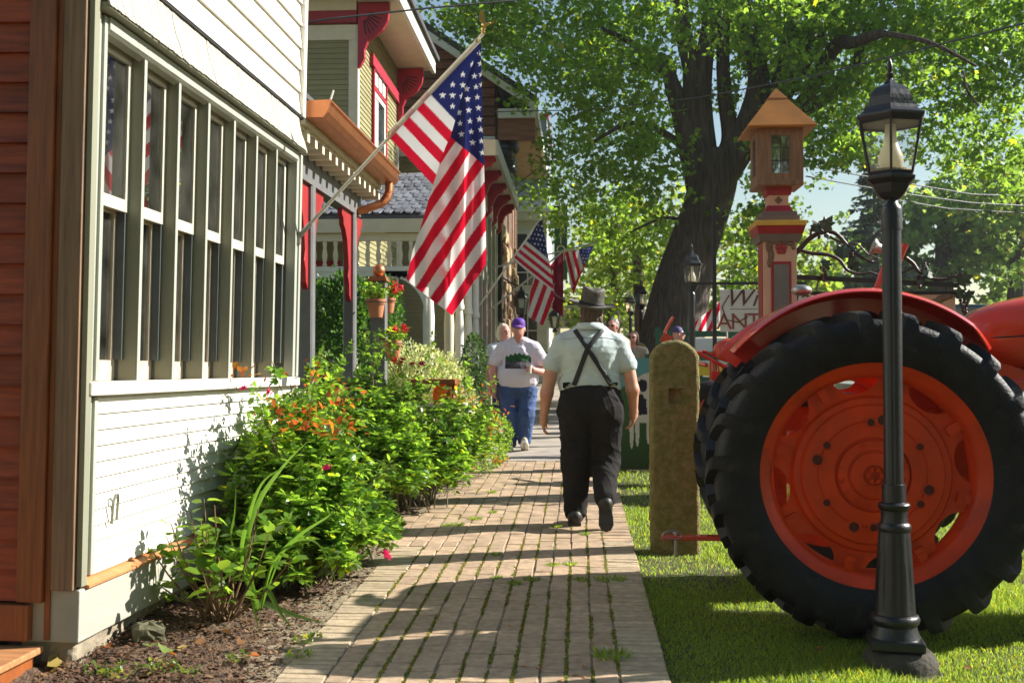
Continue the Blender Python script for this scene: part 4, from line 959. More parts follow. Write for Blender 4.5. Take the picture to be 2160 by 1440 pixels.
# ------------------------------------------------------------------ sign post with its little lantern house
m_salmon = mat('salmon_paint', (.60,.33,.23), .6, .08, 5., bump=.1, bscale=50)
m_yel = mat('mustard_paint', (.62,.34,.04), .5, .08); m_brownp = mat('brown_grey_paint', (.15,.105,.095), .55, .12, 6.)
m_woodb = mat('stained_wood', (.22,.10,.045), .5, .3, 6., bump=.2, bscale=40, stretch=(6,6,.6)); m_croof = mat('copper_roof', (.50,.20,.045), .42, .18, 4., metal=.55)
m_wgrey = mat('grey_panel', (.16,.13,.125), .6, .1)
spt = empty('sign_post', (at(1640,700,10.6).x,10.6,G(10.6))); tag(spt, 'salmon painted sign post topped by a small wooden lantern house', 'sign post')
gz6 = G(10.6); zy = lambda y: 1.42+(780-y)/214.6-gz6
def sq(name, w_, y0, y1, m, taper=1., d=None, **kw):
    b = MB(); z0, z1 = zy(y1), zy(y0); b.box((0,0,(z0+z1)/2),(w_,d or w_,z1-z0),taper=taper); return b.build(name, m, spt, **kw)
sq('column', .315, 517, 1000, m_salmon, bevel=.006)
def fr(name, m, x0,x1,y0,y1,dy,par=spt):
    b = MB(); b.bb(x0,x1,-.1575-dy,-.155,zy(y1),zy(y0)); return b.build(name, m, par)
fr('panel_frame', m_redtrim, -.085,.105,558,760,.006); fr('panel', m_wgrey, -.06,.082,564,752,.010)
b = MB(); b.bb(-.165,-.15,-.12,.1,0,zy(520)); b.build('side_strip', m_redtrim, spt)
m_carve = mat('carved_leaf_paint', (.17,.085,.045), .55, .2, 14.)
b = MB()      # carved leaf scroll
for (x, y, rx, rz) in [(-.10,.0,.035,.06),(-.085,-.08,.03,.07),(-.10,-.15,.022,.05),(-.06,.05,.05,.03),(.0,.035,.05,.025),(.05,.045,.05,.022),(.10,.03,.04,.022),(.125,.0,.02,.03),(-.02,.06,.03,.02),(.03,.015,.03,.02)]:
    b.ball((x,-.160,zy(528)+y),(rx,.016,rz),10,6)
b.build('carved_leaf', m_carve, spt, smooth=True)
b = MB()
for k in range(5): a = R(90+72*k); b.ball((.01+.032*math.cos(a),-.170,zy(532)+.032*math.sin(a)),(.026,.012,.026),8,6)
b.build('carved_flower', m_redtrim, spt, smooth=True)
sq('moulding', .37, 502, 517, m_brownp, 1.12); sq('cornice', .42, 486, 501.5, m_redtrim, 1.1); sq('cap_strip', .475, 475, 485.6, m_yel, bevel=.004)
sq('step', .37, 464, 474.6, m_brownp); sq('step', .33, 455, 463.6, m_brownp); sq('moulding', .27, 441, 454.6, m_redtrim, .78); sq('neck', .19, 419, 440.6, m_salmon); sq('neck_block', .235, 403, 418.6, m_redtrim, 1.03)
b = MB(); zc = zy(430); b.prism([(0,zc-.04),(.04,zc),(0,zc+.04),(-.04,zc)],-.103,-.094,'y'); b.build('diamond', m_carve, spt)
# lantern house: boards round an open window each side
hz0, hz1 = zy(402), zy(282); hw = .215; hl = empty('lantern_house', (0,0,0), parent=spt)
b = MB(); b.box((0,0,hz0+.02),(hw*2+.01,hw*2+.01,.05)); b.build('floor', m_woodb, hl, bevel=.01)
wz0, wz1 = zy(378), zy(300)
for k in range(4):
    M4 = Matrix.Rotation(k*math.pi/2,4,'Z'); b = MB(); b.bb(-hw,-.085,-hw,-hw+.025,hz0+.04,hz1); b.bb(.085,hw-.026,-hw,-hw+.025,hz0+.04,hz1); b.bb(-.085,.085,-hw,-hw+.025,hz0+.04,wz0); b.bb(-.085,.085,-hw,-hw+.025,wz1,hz1)
    o = b.build('side', m_woodb, hl); o.rotation_euler = (0,0,k*math.pi/2)
    b = MB(); b.bb(-.004,.004,-hw+.008,-hw+.018,wz0,wz1)
    for q in (1,2): z = wz0+(wz1-wz0)*q/3; b.bb(-.085,.085,-hw+.009,-hw+.017,z-.004,z+.004)
    o = b.build('muntin', m_black, hl); o.rotation_euler = (0,0,k*math.pi/2)
    b = MB(); b.bb(-.085,.085,-hw+.012,-hw+.0135,wz0,wz1); o = b.build('glass_pane', m_lampglass, hl); o.rotation_euler = (0,0,k*math.pi/2)
b = MB(); b.lathe([(.03,hz0+.05),(.03,hz0+.2),(.012,hz0+.21),(.03,hz0+.25),(.035,hz0+.30),(.02,hz0+.38),(.001,hz0+.4)],14); b.build('bulb', m_lampglass, hl, smooth=True)
rb, rt = .325, zy(192); zb = zy(284)
b = MB(); q = .075; zc = zb+(rt-zb)*.76
b.add([(-rb,-rb,zb),(rb,-rb,zb),(rb,rb,zb),(-rb,rb,zb),(-q,-q,zc),(q,-q,zc),(q,q,zc),(-q,q,zc),(-rb*.97,-rb*.97,zb-.015),(rb*.97,-rb*.97,zb-.015),(rb*.97,rb*.97,zb-.015),(-rb*.97,rb*.97,zb-.015)],
      [(0,1,5,4),(1,2,6,5),(2,3,7,6),(3,0,4,7),(0,8,9,1),(1,9,10,2),(2,10,11,3),(3,11,8,0),(8,11,10,9)]); b.build('roof', m_croof, hl)
b = MB(); b.lathe([(.13,zc-.02),(.132,zc-.012),(.001,rt)],4,off=math.pi/4); b.build('roof_cap', m_croof, hl)
# iron arm with grape vine
m_iron = mat('wrought_iron', (.022,.014,.013), .5, .3, 9., bump=.2, bscale=60); m_vine = mat('iron_vine', (.055,.026,.022), .5, .3, 9., bump=.3, bscale=50)
def loc(px, py, d=0): p = at(px,py,10.6+d); return Vector((p.x-spt.location.x, d, p.z-spt.location.z))
b = MB(); p0, p1 = loc(1655,583), loc(2022,602); c = (p0+p1)/2; b.box(c,((p1-p0).length,.04,.045),(0,math.atan2(p0.z-p1.z,p1.x-p0.x),0)); b.build('arm', m_iron, spt)
def crv(pts, r, name='vine_stem', m=m_vine):
    P = [loc(*p) if len(p) == 2 else loc(p[0],p[1],p[2]) for p in pts]; out = []
    for i in range(len(P)-1):
        a, b_, c_, d_ = P[max(i-1,0)], P[i], P[i+1], P[min(i+2,len(P)-1)]
        for t in np.linspace(0,1,6,endpoint=False): out.append(.5*((2*b_)+(c_-a)*t+(2*a-5*b_+4*c_-d_)*t*t+(3*b_-a-3*c_+d_)*t**3))
    out.append(P[-1]); k = len(out); mb = MB(); mb.tube(out, [r*(1-.55*i/k) for i in range(k)], 7); return mb.build(name, m, spt, smooth=True)
crv([(1660,545),(1682,530),(1708,503),(1735,490),(1762,492),(1790,520),(1812,540),(1842,553,-.03)], .030)
crv([(1690,528),(1712,534),(1745,537),(1770,548),(1788,570),(1815,578),(1838,575),(1862,585)], .022)
crv([(1710,500),(1712,482),(1724,470),(1738,465)], .014); crv([(1738,488),(1760,505),(1780,512),(1808,515),(1830,535),(1855,545)], .013)
crv([(1905,540,-.02),(1925,555),(1938,572),(1965,587),(2000,588),(2015,582),(2030,596),(2038,612)], .022); crv([(1900,578),(1925,565),(1945,570),(1975,592),(2004,583),(2025,578)], .012)
def leaf_iron(px, py, s, rot):
    o_ = [(0,-.5),(.25,-.45),(.5,-.15),(.32,-.02),(.45,.3),(.2,.28),(.0,.6),(-.2,.28),(-.45,.3),(-.32,-.02),(-.5,-.15),(-.25,-.45)]
    b = MB(); vs = [(x*s,.02*abs(x)-.04*random.random(),z*s) for x, z in o_]+[(0,-.03,0)]; n = len(o_); b.add(vs,[(i,(i+1)%n,n) for i in range(n)]); vs2 = [(x,y+.012,z) for x, y, z in vs]; b.add(vs2,[(n,(i+1)%n,i) for i in range(n)])
    b.build('vine_leaf', m_vleaf, spt, loc=loc(px,py,-.05), rot=(random.uniform(-.6,.6),rot,random.uniform(-.8,.8)))
m_vleaf = mat('iron_leaf', (.035,.055,.03), .5, .35, 12.)
for q in [(1745,471,.15,.6),(1720,478,.12,-.5),(1777,530,.16,.3),(1845,522,.15,1.0),(1742,556,.10,2),(1745,500,.08,1),(1798,555,.12,-.4),(1910,530,.12,.8),(1955,575,.14,.5),(2036,588,.15,1.2),(2025,618,.12,0),(2044,622,.11,1),(1808,563,.10,2),(1942,590,.10,.2)]: leaf_iron(*q)
m_grape = mat('iron_grape', (.06,.018,.025), .4, .4, 15.)
for px, py, s in [(1726,485,.7),(1795,534,.8),(1738,565,1.),(1938,583,.9),(2032,632,1.1),(1950,556,.7)]:
    b = MB()
    for k in range(16): t = k/15; b.ball((random.gauss(0,.022*(1-t)+.006)*s,random.gauss(-.03,.012),-t*.12*s),.017*s,7,5)
    b.build('grape_cluster', m_grape, spt, smooth=True, loc=loc(px,py,-.02))
# sign hanging below the arm
hs = empty('hanging_sign', at(1862,650,10.6)); tag(hs, 'salmon hanging sign with a rope edge, mostly hidden behind the tractor fender', 'sign')
L_ = at(2012,650,10.6).x-at(1710,650,10.6).x; b = MB(); b.box((0,0,-.12),(L_,.05,.5)); b.build('panel', m_salmon, hs, bevel=.004)
b = MB(); n = 60
for k in range(n): b.box((-L_/2+L_*(k+.5)/n,0,.145),(L_/n*1.25,.07,.026),(0,R(30),0))
b.build('rope_edge', m_iron, hs)
for s in (-1,1):
    b = MB()
    for k in range(6): b.ball((s*(L_/2-.08-.045*k),-.03,.08-.012*k+random.random()*.03),(.06,.012,.03),8,5)
    b.build('corner_scroll', m_carve, hs, smooth=True)
for x in (-.62,.05,.60):
    b = MB(); b.tube([(x,0,.15),(x,0,.22),(x+.01,0,.27)], .008, 6); b.build('hook', m_iron, hs)
# white antiques sign board on a black frame
asn = empty('antiques_sign', at(1613,655,14.2)); tag(asn, 'white painted antiques sign with script lettering hanging from a black frame', 'sign')
b = MB(); sx, sz = 184/160.6/2, 88/160.6/2; b.bb(-sx,sx,-.02,.02,-sz,sz); b.build('panel', mat('sign_white',(.66,.63,.58),.6,.06), asn, bevel=.004)
m_sbrown = mat('sign_lettering_brown', (.10,.035,.03), .6, .1); m_sred = mat('sign_lettering_red', (.30,.06,.05), .6, .1)
text('Winona', .32, m_sbrown, 'lettering', asn, (.02,-.024,.06), shear=.35, font_space=1.05, ext=.003); text('ANTIQUES', .30, m_sred, 'lettering', asn, (.02,-.024,-.24), ext=.003, font_space=.86)
b = MB(); b.tube([(-.46,-.026,.2),(-.55,-.026,.05),(-.5,-.026,-.12),(-.35,-.026,-.15),(-.22,-.026,-.08)], .008, 5); b.tube([(-.45,-.026,.02),(.5,-.026,.02)], .003, 4); b.build('flourish', m_sbrown, asn)
b = MB(); b.box((-.64,.05,.1),(.05,.05,2.6)); b.box((-.2,.05,.36),(1.5,.035,.035)); b.build('frame', m_black, asn)
for x in (-.5,.5):
    b = MB(); b.tube([(x,.02,sz),(x,.05,.36)], .01, 5); b.build('hanger', m_black, asn)
# ------------------------------------------------------------------ flags: folded cloth sheets, printed stripes and stars
m_cloth = print_mat('flag_cloth', .75, .55)
m_pole = mat('white_flag_pole', (.62,.58,.50), .4, .06, 6.); m_brass = mat('brass', (.55,.40,.14), .3, .15, 8., metal=.9)
RED, WHT, BLU = np.array([.62,.008,.035]), np.array([.80,.79,.80]), np.array([.018,.025,.13])
def interp(chain, y):
    c = np.array(chain); return np.interp(y, c[:,1], c[:,0])
def poly_sheet(L, Rr, Y, rows, cols, colf, fold, org):
    y0, y1 = min(L[0][1],Rr[0][1]), max(L[-1][1],Rr[-1][1]); ys = np.linspace(y0+.2,y1-.2,rows); V = []; PX = []
    for y in ys:
        a, b_ = interp(L,y), interp(Rr,y); xs = np.linspace(a,b_,cols); PX.append(np.stack([xs,np.full(cols,y)],1))
    PX = np.concatenate(PX); dep = Y+fold(PX[:,0],PX[:,1])
    ctr = at(1000,400,Y); k = Y/FPX        # cloth plane: metres per picture unit at the pole
    base = at(float(PX[:,0].mean()), float(PX[:,1].mean()), Y)
    P0 = np.array(at(PX[0,0],PX[0,1],Y)); ex = np.array(at(PX[0,0]+100,PX[0,1],Y))-P0; ez = np.array(at(PX[0,0],PX[0,1]+100,Y))-P0
    V = P0+(PX[:,0:1]-PX[0,0])/100*ex+(PX[:,1:2]-PX[0,1])/100*ez; V[:,1] += dep-Y; V -= np.array(org)
    ii, jj = np.meshgrid(np.arange(cols-1),np.arange(rows-1)); a = (jj*cols+ii).ravel()
    return V, np.stack([a,a+1,a+cols+1,a+cols],1), colf(PX[:,0],PX[:,1])
def star_mask(x, y, cx, cy, r, rot=0):
    dx, dy = x-cx, y-cy; q = np.hypot(dx,dy); a = np.arctan2(-dy,dx)-math.pi/2+rot; t = np.abs(((a/(2*math.pi/5)+.5) % 1)-.5)*2   # 0 at a point, 1 between
    ri = r*.40; th = t*math.pi/5; A = (r,0.); B = (ri*math.cos(math.pi/5), ri*math.sin(math.pi/5))
    ux, uy = q*np.cos(th), q*np.sin(th); cr = (B[0]-A[0])*(uy-A[1])-(B[1]-A[1])*(ux-A[0])
    return cr > 0
def build_flag(name, sheets, pole, label, extra=None, Yp=8.0, rp=.013):
    org = at(*pole[0], Yp); e = empty(name, org); tag(e, label, 'flag')
    V, F, C, o_ = [], [], [], 0
    for s in sheets:
        v, f, c = poly_sheet(*s, org); V.append(v); F.append(f+o_); C.append(c); o_ += len(v)
    obj('cloth', fast_mesh('cloth', np.concatenate(V), np.concatenate(F), m_cloth, smooth=True, col=np.concatenate(C)), e)
    p1 = at(*pole[1], Yp)-org; b = MB(); b.tube([(0,0,0),p1], rp, 10); b.build('pole', m_pole, e, smooth=40)
    return e, p1, org
starsA = [(747,525),(650,622),(747,627),(554,725),(648,725),(738,730),(648,825),(838,428)]
starsB = [(862,555),(878,660),(790,680),(800,780),(892,760),(718,902),(812,885),(903,862),(728,1003),(825,987),(912,968),(740,1107),(837,1087),(925,1065),(850,1190),(930,1170),(940,1280),(918,435),(928,540),(932,640),(905,335)]
tz = lambda L: [(810+x/4.5, 40+y/4.5) for x, y in L]
def colA(x, y):
    zx, zy = (x-810)*4.5, (y-40)*4.5; s = -.697*zx+.717*zy-.03*(.717*zx+.697*zy); k = np.floor((s-185)/97.5).astype(int)
    c = np.where((k % 2 == 0)[:,None], WHT, RED); c[s < 185] = BLU
    for cx, cy in tz(starsA): c[star_mask(x,y,cx,cy,7.4)] = WHT
    hem = (-.697*0+0*s)  # sleeve along the pole
    return c
def colB(x, y):
    cp = x+.65*y; k = np.floor((1387.4-cp)/22.95).astype(int); c = np.where((k % 2 == 0)[:,None], RED, WHT)
    can = (y-292)-(x-952)*57/68 < 0; c[can] = BLU
    for cx, cy in tz(starsB): m = star_mask(x,y,cx,cy,7.2)&can; c[m] = WHT
    return c
def colC(x, y):
    k = np.floor((x-.7*y+400)/23).astype(int); c = np.where((k % 2 == 0)[:,None], RED, WHT); c[y < 300+.2*(x-950)] = BLU; return c
LA = [(1012,87),(820,290),(860,333),(915,392)]; RA = [(1014,87),(1015,110),(1000,193),(985,251),(972,300),(955,340),(916,394)]
LB = [(1013,89),(1008,107),(979,193),(963,251),(952,292),(943,310),(932,340),(922,375),(910,411),(888,482),(872,531),(859,588),(863,595),(955,663)]
RB = [(1014,89),(1015.5,129),(1019,240),(1022,347),(1025,446),(1026.5,536),(1025,557),(957,663.4)]
LC = [(1010,110),(985,200),(968,260),(950,330),(930,400),(905,500),(893,560),(893,583)]; RC = [(1014,110),(1017,240),(1020,347),(1012,420),(990,470),(982,530),(982,583)]
fA = lambda x, y: .012*np.sin((x+y)/26.)*np.clip((x+y-1100)/200,0,1)+.01
fB = lambda x, y: -.05*np.clip((y-90)/120,0,1)+.016*np.sin(x/11.+y/160.)*np.clip((y-90)/300,0,1)+.01*np.sin(x/6.3-y/200.)*np.clip((y-90)/400,0,1)
fC = lambda x, y: -.015*np.clip((y-90)/120,0,1)+.012*np.sin(x/9.)
fl, p1, org = build_flag('flag_on_pole', [(LA,RA,8.0,130,150,colA,fA),(LB,RB,8.0,340,110,colB,fB),(LC,RC,8.0,60,30,colC,fC)], [(632,497),(1019,72)],
    'large stars and stripes flag hanging from a slanted white pole on the shop corner')
m_hem = mat('canvas_sleeve', (.62,.55,.46), .8, .06, 9.); m_hem2 = mat('canvas_sleeve_pink', (.55,.36,.34), .8, .06, 9.)
a0, a1 = at(1011,84,7.985)-org, at(818,288,7.985)-org; d = (a1-a0); b = MB(); b.tube([a0,a1], .021, 8); b.build('sleeve', m_hem, fl, smooth=40)
for k in range(3):
    t = .55+k*.17; b = MB(); b.tube([a0+d*t,a0+d*(t+.085)], .0216, 8); b.build('sleeve_band', m_hem2, fl, smooth=40)
for t in (.02,.975):
    b = MB(); b.lathe([(.008,-.004),(.013,-.006),(.014,0)],12,a0+d*t+Vector((0,-.02,0)),'y'); b.build('grommet', m_brass, fl)
b = MB(); b.lathe([(.016,0),(.022,.012),(.012,.02),(.018,.03),(.02,.04),(.008,.05)],14,p1); b.build('pole_knob', m_brass, fl, smooth=40)
# eagle: body with two raised wings
b = MB(); q = p1+Vector((.0,0,.05)); b.ball(q+Vector((.012,0,.02)),(.03,.014,.018),10,7); b.ball(q+Vector((.045,0,.03)),(.012,.01,.01),8,6)
for s in (-1,1):
    b.add([q+Vector((.0,s*.01,.02)),q+Vector((.02,s*.01,.03)),q+Vector((.0,s*.045,.12)),q+Vector((-.022,s*.05,.105)),q+Vector((-.03,s*.03,.06))],[(0,1,2,3,4)]); b.add([q+Vector((.02,s*.012,.022)),q+Vector((.09,s*.03,.055)),q+Vector((.07,s*.03,.04)),q+Vector((.01,s*.012,.01))],[(0,1,2,3)])
b.build('eagle', m_brass, fl, smooth=30)
b = MB(); b.box((-.01,0,-.02),(.03,.04,.09)); b.tube([(-.005,0,-.01),(p1*.06)], .019, 10); b.build('pole_bracket', m_steel, fl)
# second flag farther on
t2 = lambda L: [(980+x/4.8, 420+y/4.8) for x, y in L]
def col2a(x, y):
    zx, zy = (x-980)*4.8, (y-420)*4.8; s = (-.573*(zx-780)+.82*(zy-195)); u = .57*(zx-780)+.82*(zy-195)*1.0
    s = ((zx-780)*(-.62)+(zy-195)*.78); k = np.floor((s-275)/35).astype(int); c = np.where((k % 2 == 0)[:,None], WHT, RED); c[s < 275] = BLU
    for i in range(8):
        for j in range(7):
            cx, cy = 640+i*36+(18 if j % 2 else 0), 250+j*48+i*6; m = star_mask(zx,zy,cx,cy,13)&(s < 262); c[m] = WHT
    return c
def col2b(x, y):
    zx, zy = (x-980)*4.8, (y-420)*4.8; k = np.floor((zx+.36*zy-1000)/52).astype(int); return np.where((k % 2 == 0)[:,None], RED, WHT)
build_flag('flag_on_pole', [(t2([(778,195),(490,612),(700,785),(895,925)]),t2([(782,195),(845,570),(870,680),(903,930)]),19.8,90,70,col2a,lambda x,y: .03*np.sin(x/7.)),
    (t2([(700,780),(660,960),(640,1187),(788,1275)]),t2([(720,780),(895,915),(908,1000),(792,1277)]),19.8,70,60,col2b,lambda x,y: .08+.03*np.sin(x/5.))],
    [(1008,648),(1144,458)], 'stars and stripes flag on a slanted pole, second along the shop fronts', Yp=19.8, rp=.02)
MAR = np.array([.22,.006,.03])
def col3(x, y):
    zx, zy = (x-980)*4.8, (y-420)*4.8; c = np.tile(MAR,(len(x),1)); r_ = np.hypot(zx-1000,zy-900); c[(r_ > 95)&(r_ < 108)&(zy > 850)] = (.38,.26,.27); c[(np.abs(zx-890) < 6)&(np.abs(zy-740) < 20)] = (.5,.4,.4); return c
build_flag('maroon_flag', [(t2([(999,535),(868,662),(905,1000),(884,1105),(990,1188)]),t2([(1001,535),(1000,800),(996,1188)]),23.2,60,40,col3,lambda x,y: .05*np.sin(x/4.))],
    [(1032,655),(1194,525)], 'dark maroon flag hanging behind the second stars and stripes flag', Yp=23.2, rp=.022)
def col4(x, y):
    zx, zy = (x-980)*4.8, (y-420)*4.8; s = (zx-1010)*1.0-(zy-530)*.25; k = np.floor(s/37).astype(int); c = np.where((k % 2 == 0)[:,None], RED, WHT); can = (s > 150)&(zy < 660-.15*(zx-1200)); c[can] = BLU*3
    for i in range(6):
        for j in range(5): cx, cy = 1185+i*28+(14 if j % 2 else 0), 500+j*34; c[star_mask(zx,zy,cx,cy,11)&can] = WHT
    c[(zx+zy*.55 > 1582)] = RED; return c
build_flag('flag_on_pole', [(t2([(1308,472),(1010,535),(1070,870),(1098,955)]),t2([(1312,472),(1232,640),(1150,835),(1104,957)]),24.2,70,60,col4,lambda x,y: .06*np.sin(x/4.))],
    [(1040,565),(1258,512)], 'small stars and stripes flag on a nearly level pole, farthest along the path', Yp=24.2, rp=.02)
# draped flag behind the antiques sign
def col5(x, y):
    k = np.floor((x+.45*(y-650)-1440)/9).astype(int); c = np.where((k % 2 == 0)[:,None], RED, WHT); c[(x > 1521)&(y < 660)] = BLU; return c
build_flag('flag_on_pole', [([(1528,628),(1495,655),(1465,680),(1466,698)],[(1531,628),(1530,650),(1512,692),(1505,698)],15.5,50,50,col5,lambda x,y: .05*np.sin(x/6.))], [(1534,720),(1530,626)],
    'small stars and stripes flag drooping behind the white antiques sign', Yp=15.5, rp=.012)
# ------------------------------------------------------------------ trees
m_bark = mat('maple_bark', (.12,.095,.078), .9, .4, 5., bump=1., bscale=7, stretch=(4,4,.4), c2=(.045,.034,.028), spec=.2)
m_maple = leaf_mat('maple_leaf', (.085,.16,.025), (.36,.58,.055), .58, .45)
m_maple2 = leaf_mat('yellow_maple_leaf', (.10,.155,.03), (.38,.52,.06), .58, .45)
m_farleaf = leaf_mat('far_leaf', (.10,.17,.05), (.38,.56,.11), .58, .55)
m_needle = leaf_mat('spruce_needle', (.065,.115,.08), (.14,.22,.13), .3, .6)
def blob_leaves(blobs, per, size, m, name, parent, org, shape='maple', droop=.35, spread=.35, yellow=.03, seed=3):
    r = np.random.default_rng(seed); P = []
    for (c, rad) in blobs:
        n = int(per*rad*rad); k = max(3, n//14); cl = rand_dirs(k,r)*(r.random((k,1))**.45)*rad*np.array([1.15,1.15,.8])+np.array(c)   # twigs
        p = cl[r.integers(0,k,n)]+r.normal(0,.17*min(1.6,size/.13),(n,3))*np.array([1,1,.55]); P.append(p)
    P = np.concatenate(P); n = len(P); D = rand_dirs(n,r)+np.array([0,0,-droop]); N = rand_dirs(n,r)*1.+np.array([.35,0,.6])
    V, F, k = scatter(P, D, N, size*r.uniform(.6,1.25,n), shape)
    c = np.ones((n,3))*(1+spread*(r.random((n,1))-.5)*2); yl = r.random(n) < yellow; c[yl] *= (2.4,1.5,.6)
    return kind(obj(name, fast_mesh(name, V-np.array(org), F, m, col=np.repeat(c,k,0)), parent), 'stuff')
TY = 23.
tree = empty('maple_tree', (at(1432,700,TY).x,TY,G(TY))); tag(tree, 'huge old maple with a dark leaning trunk splitting into many limbs', 'tree'); torg = tree.location.copy()
def limb(pts, rad, name, par=tree, Y=TY, m=m_bark, n=12, org=None):
    P = [at(p[0],p[1],Y+(p[2] if len(p) > 2 else 0))-(org or torg) for p in pts]; out = []; rr = []
    for i in range(len(P)-1):
        a, b_, c_, d_ = P[max(i-1,0)], P[i], P[i+1], P[min(i+2,len(P)-1)]
        for t in np.linspace(0,1,6,endpoint=False): out.append(.5*((2*b_)+(c_-a)*t+(2*a-5*b_+4*c_-d_)*t*t+(3*b_-a-3*c_+d_)*t**3)); rr.append(rad[i]*(1-t)+rad[i+1]*t)
    out.append(P[-1]); rr.append(rad[-1]); b = MB(); b.tube(out, rr, n); return b.build(name, m, par, smooth=True)
limb([(1405,790),(1420,700),(1440,600),(1462,520),(1490,440),(1505,370),(1500,320)], [.78,.68,.60,.52,.50,.52,.46], 'trunk', n=20)
for i, (pts, rad) in enumerate([
    ([(1485,390),(1460,300),(1440,240),(1415,170),(1405,120)],[.40,.33,.24,.16,.12]), ([(1480,340),(1462,250),(1460,150),(1440,60),(1430,-60)],[.30,.24,.21,.18,.14]),
    ([(1485,330),(1478,220),(1485,130),(1500,30),(1510,-80)],[.30,.24,.20,.17,.14]), ([(1505,360),(1540,300),(1528,200),(1525,100),(1530,0),(1525,-80)],[.26,.20,.15,.14,.12,.1]),
    ([(1510,380),(1570,290),(1600,180),(1585,90),(1565,0),(1550,-80)],[.42,.34,.24,.18,.15,.12]), ([(1560,310),(1620,240),(1660,140),(1672,40),(1690,-60)],[.34,.30,.20,.16,.14]),
    ([(1590,290),(1650,190),(1720,80),(1740,0),(1760,-80)],[.32,.28,.18,.14,.1]), ([(1620,240),(1690,220),(1760,100,-1),(1800,90,-2),(1860,70,-3)],[.22,.16,.15,.12,.08]),
    ([(1640,210),(1700,230),(1790,160,1),(1830,60,1)],[.2,.15,.12,.1]), ([(1420,170),(1380,130),(1330,90),(1270,60,-1)],[.14,.1,.07,.04]), ([(1450,320),(1400,280),(1330,260),(1250,300,-1)],[.1,.07,.05,.03]),
    ([(1455,470),(1400,460),(1330,490,1)],[.05,.035,.02]), ([(1860,70,-3),(1960,90,-4),(2060,140,-4)],[.06,.04,.02]), ([(2030,150,-2),(2040,190,-2),(2065,225,-2)],[.035,.025,.02])]):
    limb(pts, rad, 'limb', n=10)
rb = np.random.default_rng(11); bl = []
def addb(px, py, Y, r_): p = at(px,py,Y); bl.append(((p.x,p.y,p.z), r_))
for px in range(930,2330,92):
    for py in (-330,-190,-70,50):
        if py == 50 and (px < 980 or 1380 < px < 1500): continue
        for q in range(2): addb(px+rb.normal(0,40), py+rb.normal(0,32), TY+rb.uniform(-1.5,8), rb.uniform(.75,1.25))
for px, py, r_ in [(960,25,.6),(1010,60,.6),(1060,30,.7),(1080,90,.6),(1130,110,.65),(1120,190,.55),(1180,120,.8),(1200,200,.8),(1250,150,.9),(1300,120,.9),(1350,160,.9),(1240,260,.8),(1180,300,.7),(1300,230,.9),(1360,260,.8),(1330,330,.9),(1270,350,.8),(1200,380,.7),
        (1150,410,.6),(1230,440,.8),(1300,430,.9),(1370,400,.8),(1180,470,.5),(1250,510,.7),(1320,510,.8),(1380,480,.6),(1290,570,.5),(1360,560,.5),(1400,330,.6),(1160,340,.5),(1420,480,.4),(1440,540,.35),
        (1540,180,.8),(1560,90,.9),(1620,60,.9),(1640,150,.7),(1700,140,.9),(1740,220,.8),(1700,290,.7),(1760,290,.7),(1790,200,.9),(1840,120,.9),(1860,210,.8),(1900,60,.9),(1930,150,.9),(1960,230,.8),(2000,100,.9),(2030,190,.8),(2010,280,.7),(2070,130,.9),(2100,230,.8),
        (2060,320,.7),(2120,320,.8),(2140,180,.9),(2150,400,.6),(1820,300,.6),(1750,350,.35),(1720,385,.2),(1930,310,.5),(1980,340,.4),(1620,300,.4),(1590,380,.5),(1570,450,.6),(1620,480,.6),(1570,540,.5),(1640,560,.5),(1690,520,.35),(1545,600,.4),(1680,440,.3),(1520,500,.4)]:
    addb(px, py, TY+(rb.uniform(3,6) if px < 1330 and py > 400 else rb.uniform(-2,5)), r_)
for k in range(60):
    qx, qy = rb.uniform(1330,1900), rb.uniform(-40,330); dz = rb.uniform(1.2,3.2); qr = rb.uniform(.28,.5)
    if not (1390 < qx < 1620 and qy > 90): addb(qx, qy, TY-dz, qr)
blob_leaves(bl, 620, .128, m_maple, 'crown', tree, torg, seed=5)
# trees behind, each with trunk and crown
def bg_tree(label, px, Y, blobs, m, tr=.25, per=260, size=.28, lean=0, seed=1, yellow=.05, trunk_top=500):
    e = empty('background_tree', (at(px,700,Y).x,Y,G(Y))); tag(e, label, 'tree', 'trees in the background')
    limb([(px,800),(px+lean,620),(px+lean*2,trunk_top),(px+lean*2.5,trunk_top-80)], [tr*1.3,tr,tr*.7,tr*.3], 'trunk', e, Y, org=e.location.copy(), n=8)
    r = np.random.default_rng(seed); B = []
    for (x, y, rad) in blobs: p = at(x,y,Y+r.uniform(-2,2)); B.append(((p.x,p.y,p.z),rad))
    blob_leaves(B, per, size, m, 'crown', e, e.location.copy(), seed=seed, yellow=yellow, spread=.45); return e
bg_tree('tree with yellowing leaves directly behind the straw hat man', 1290, 38, [(1240,560,1.2),(1290,540,1.3),(1340,580,1.2),(1260,620,1.0),(1320,640,1.1),(1370,620,1.0),(1220,660,.9),(1290,680,.9),(1350,690,.9),(1200,590,.9),(1390,560,1.)], m_maple2, .22, 200, .22, 6, 21, .10)
bg_tree('thin trunked tree left of the big maple trunk', 1355, 34, [(1350,480,1.1),(1390,430,1.2),(1320,450,1.1),(1400,520,1.),(1290,480,1.),(1240,500,1.)], m_maple2, .16, 200, .2, -8, 22, .05, 430)
bg_tree('leafy tree behind the salmon sign post', 1620, 44, [(1540,620,1.3),(1580,560,1.5),(1640,540,1.6),(1700,570,1.5),(1620,620,1.5),(1680,640,1.5),(1730,620,1.2),(1560,500,1.2),(1620,470,1.3)], m_maple2, .25, 160, .26, 5, 23, .08)
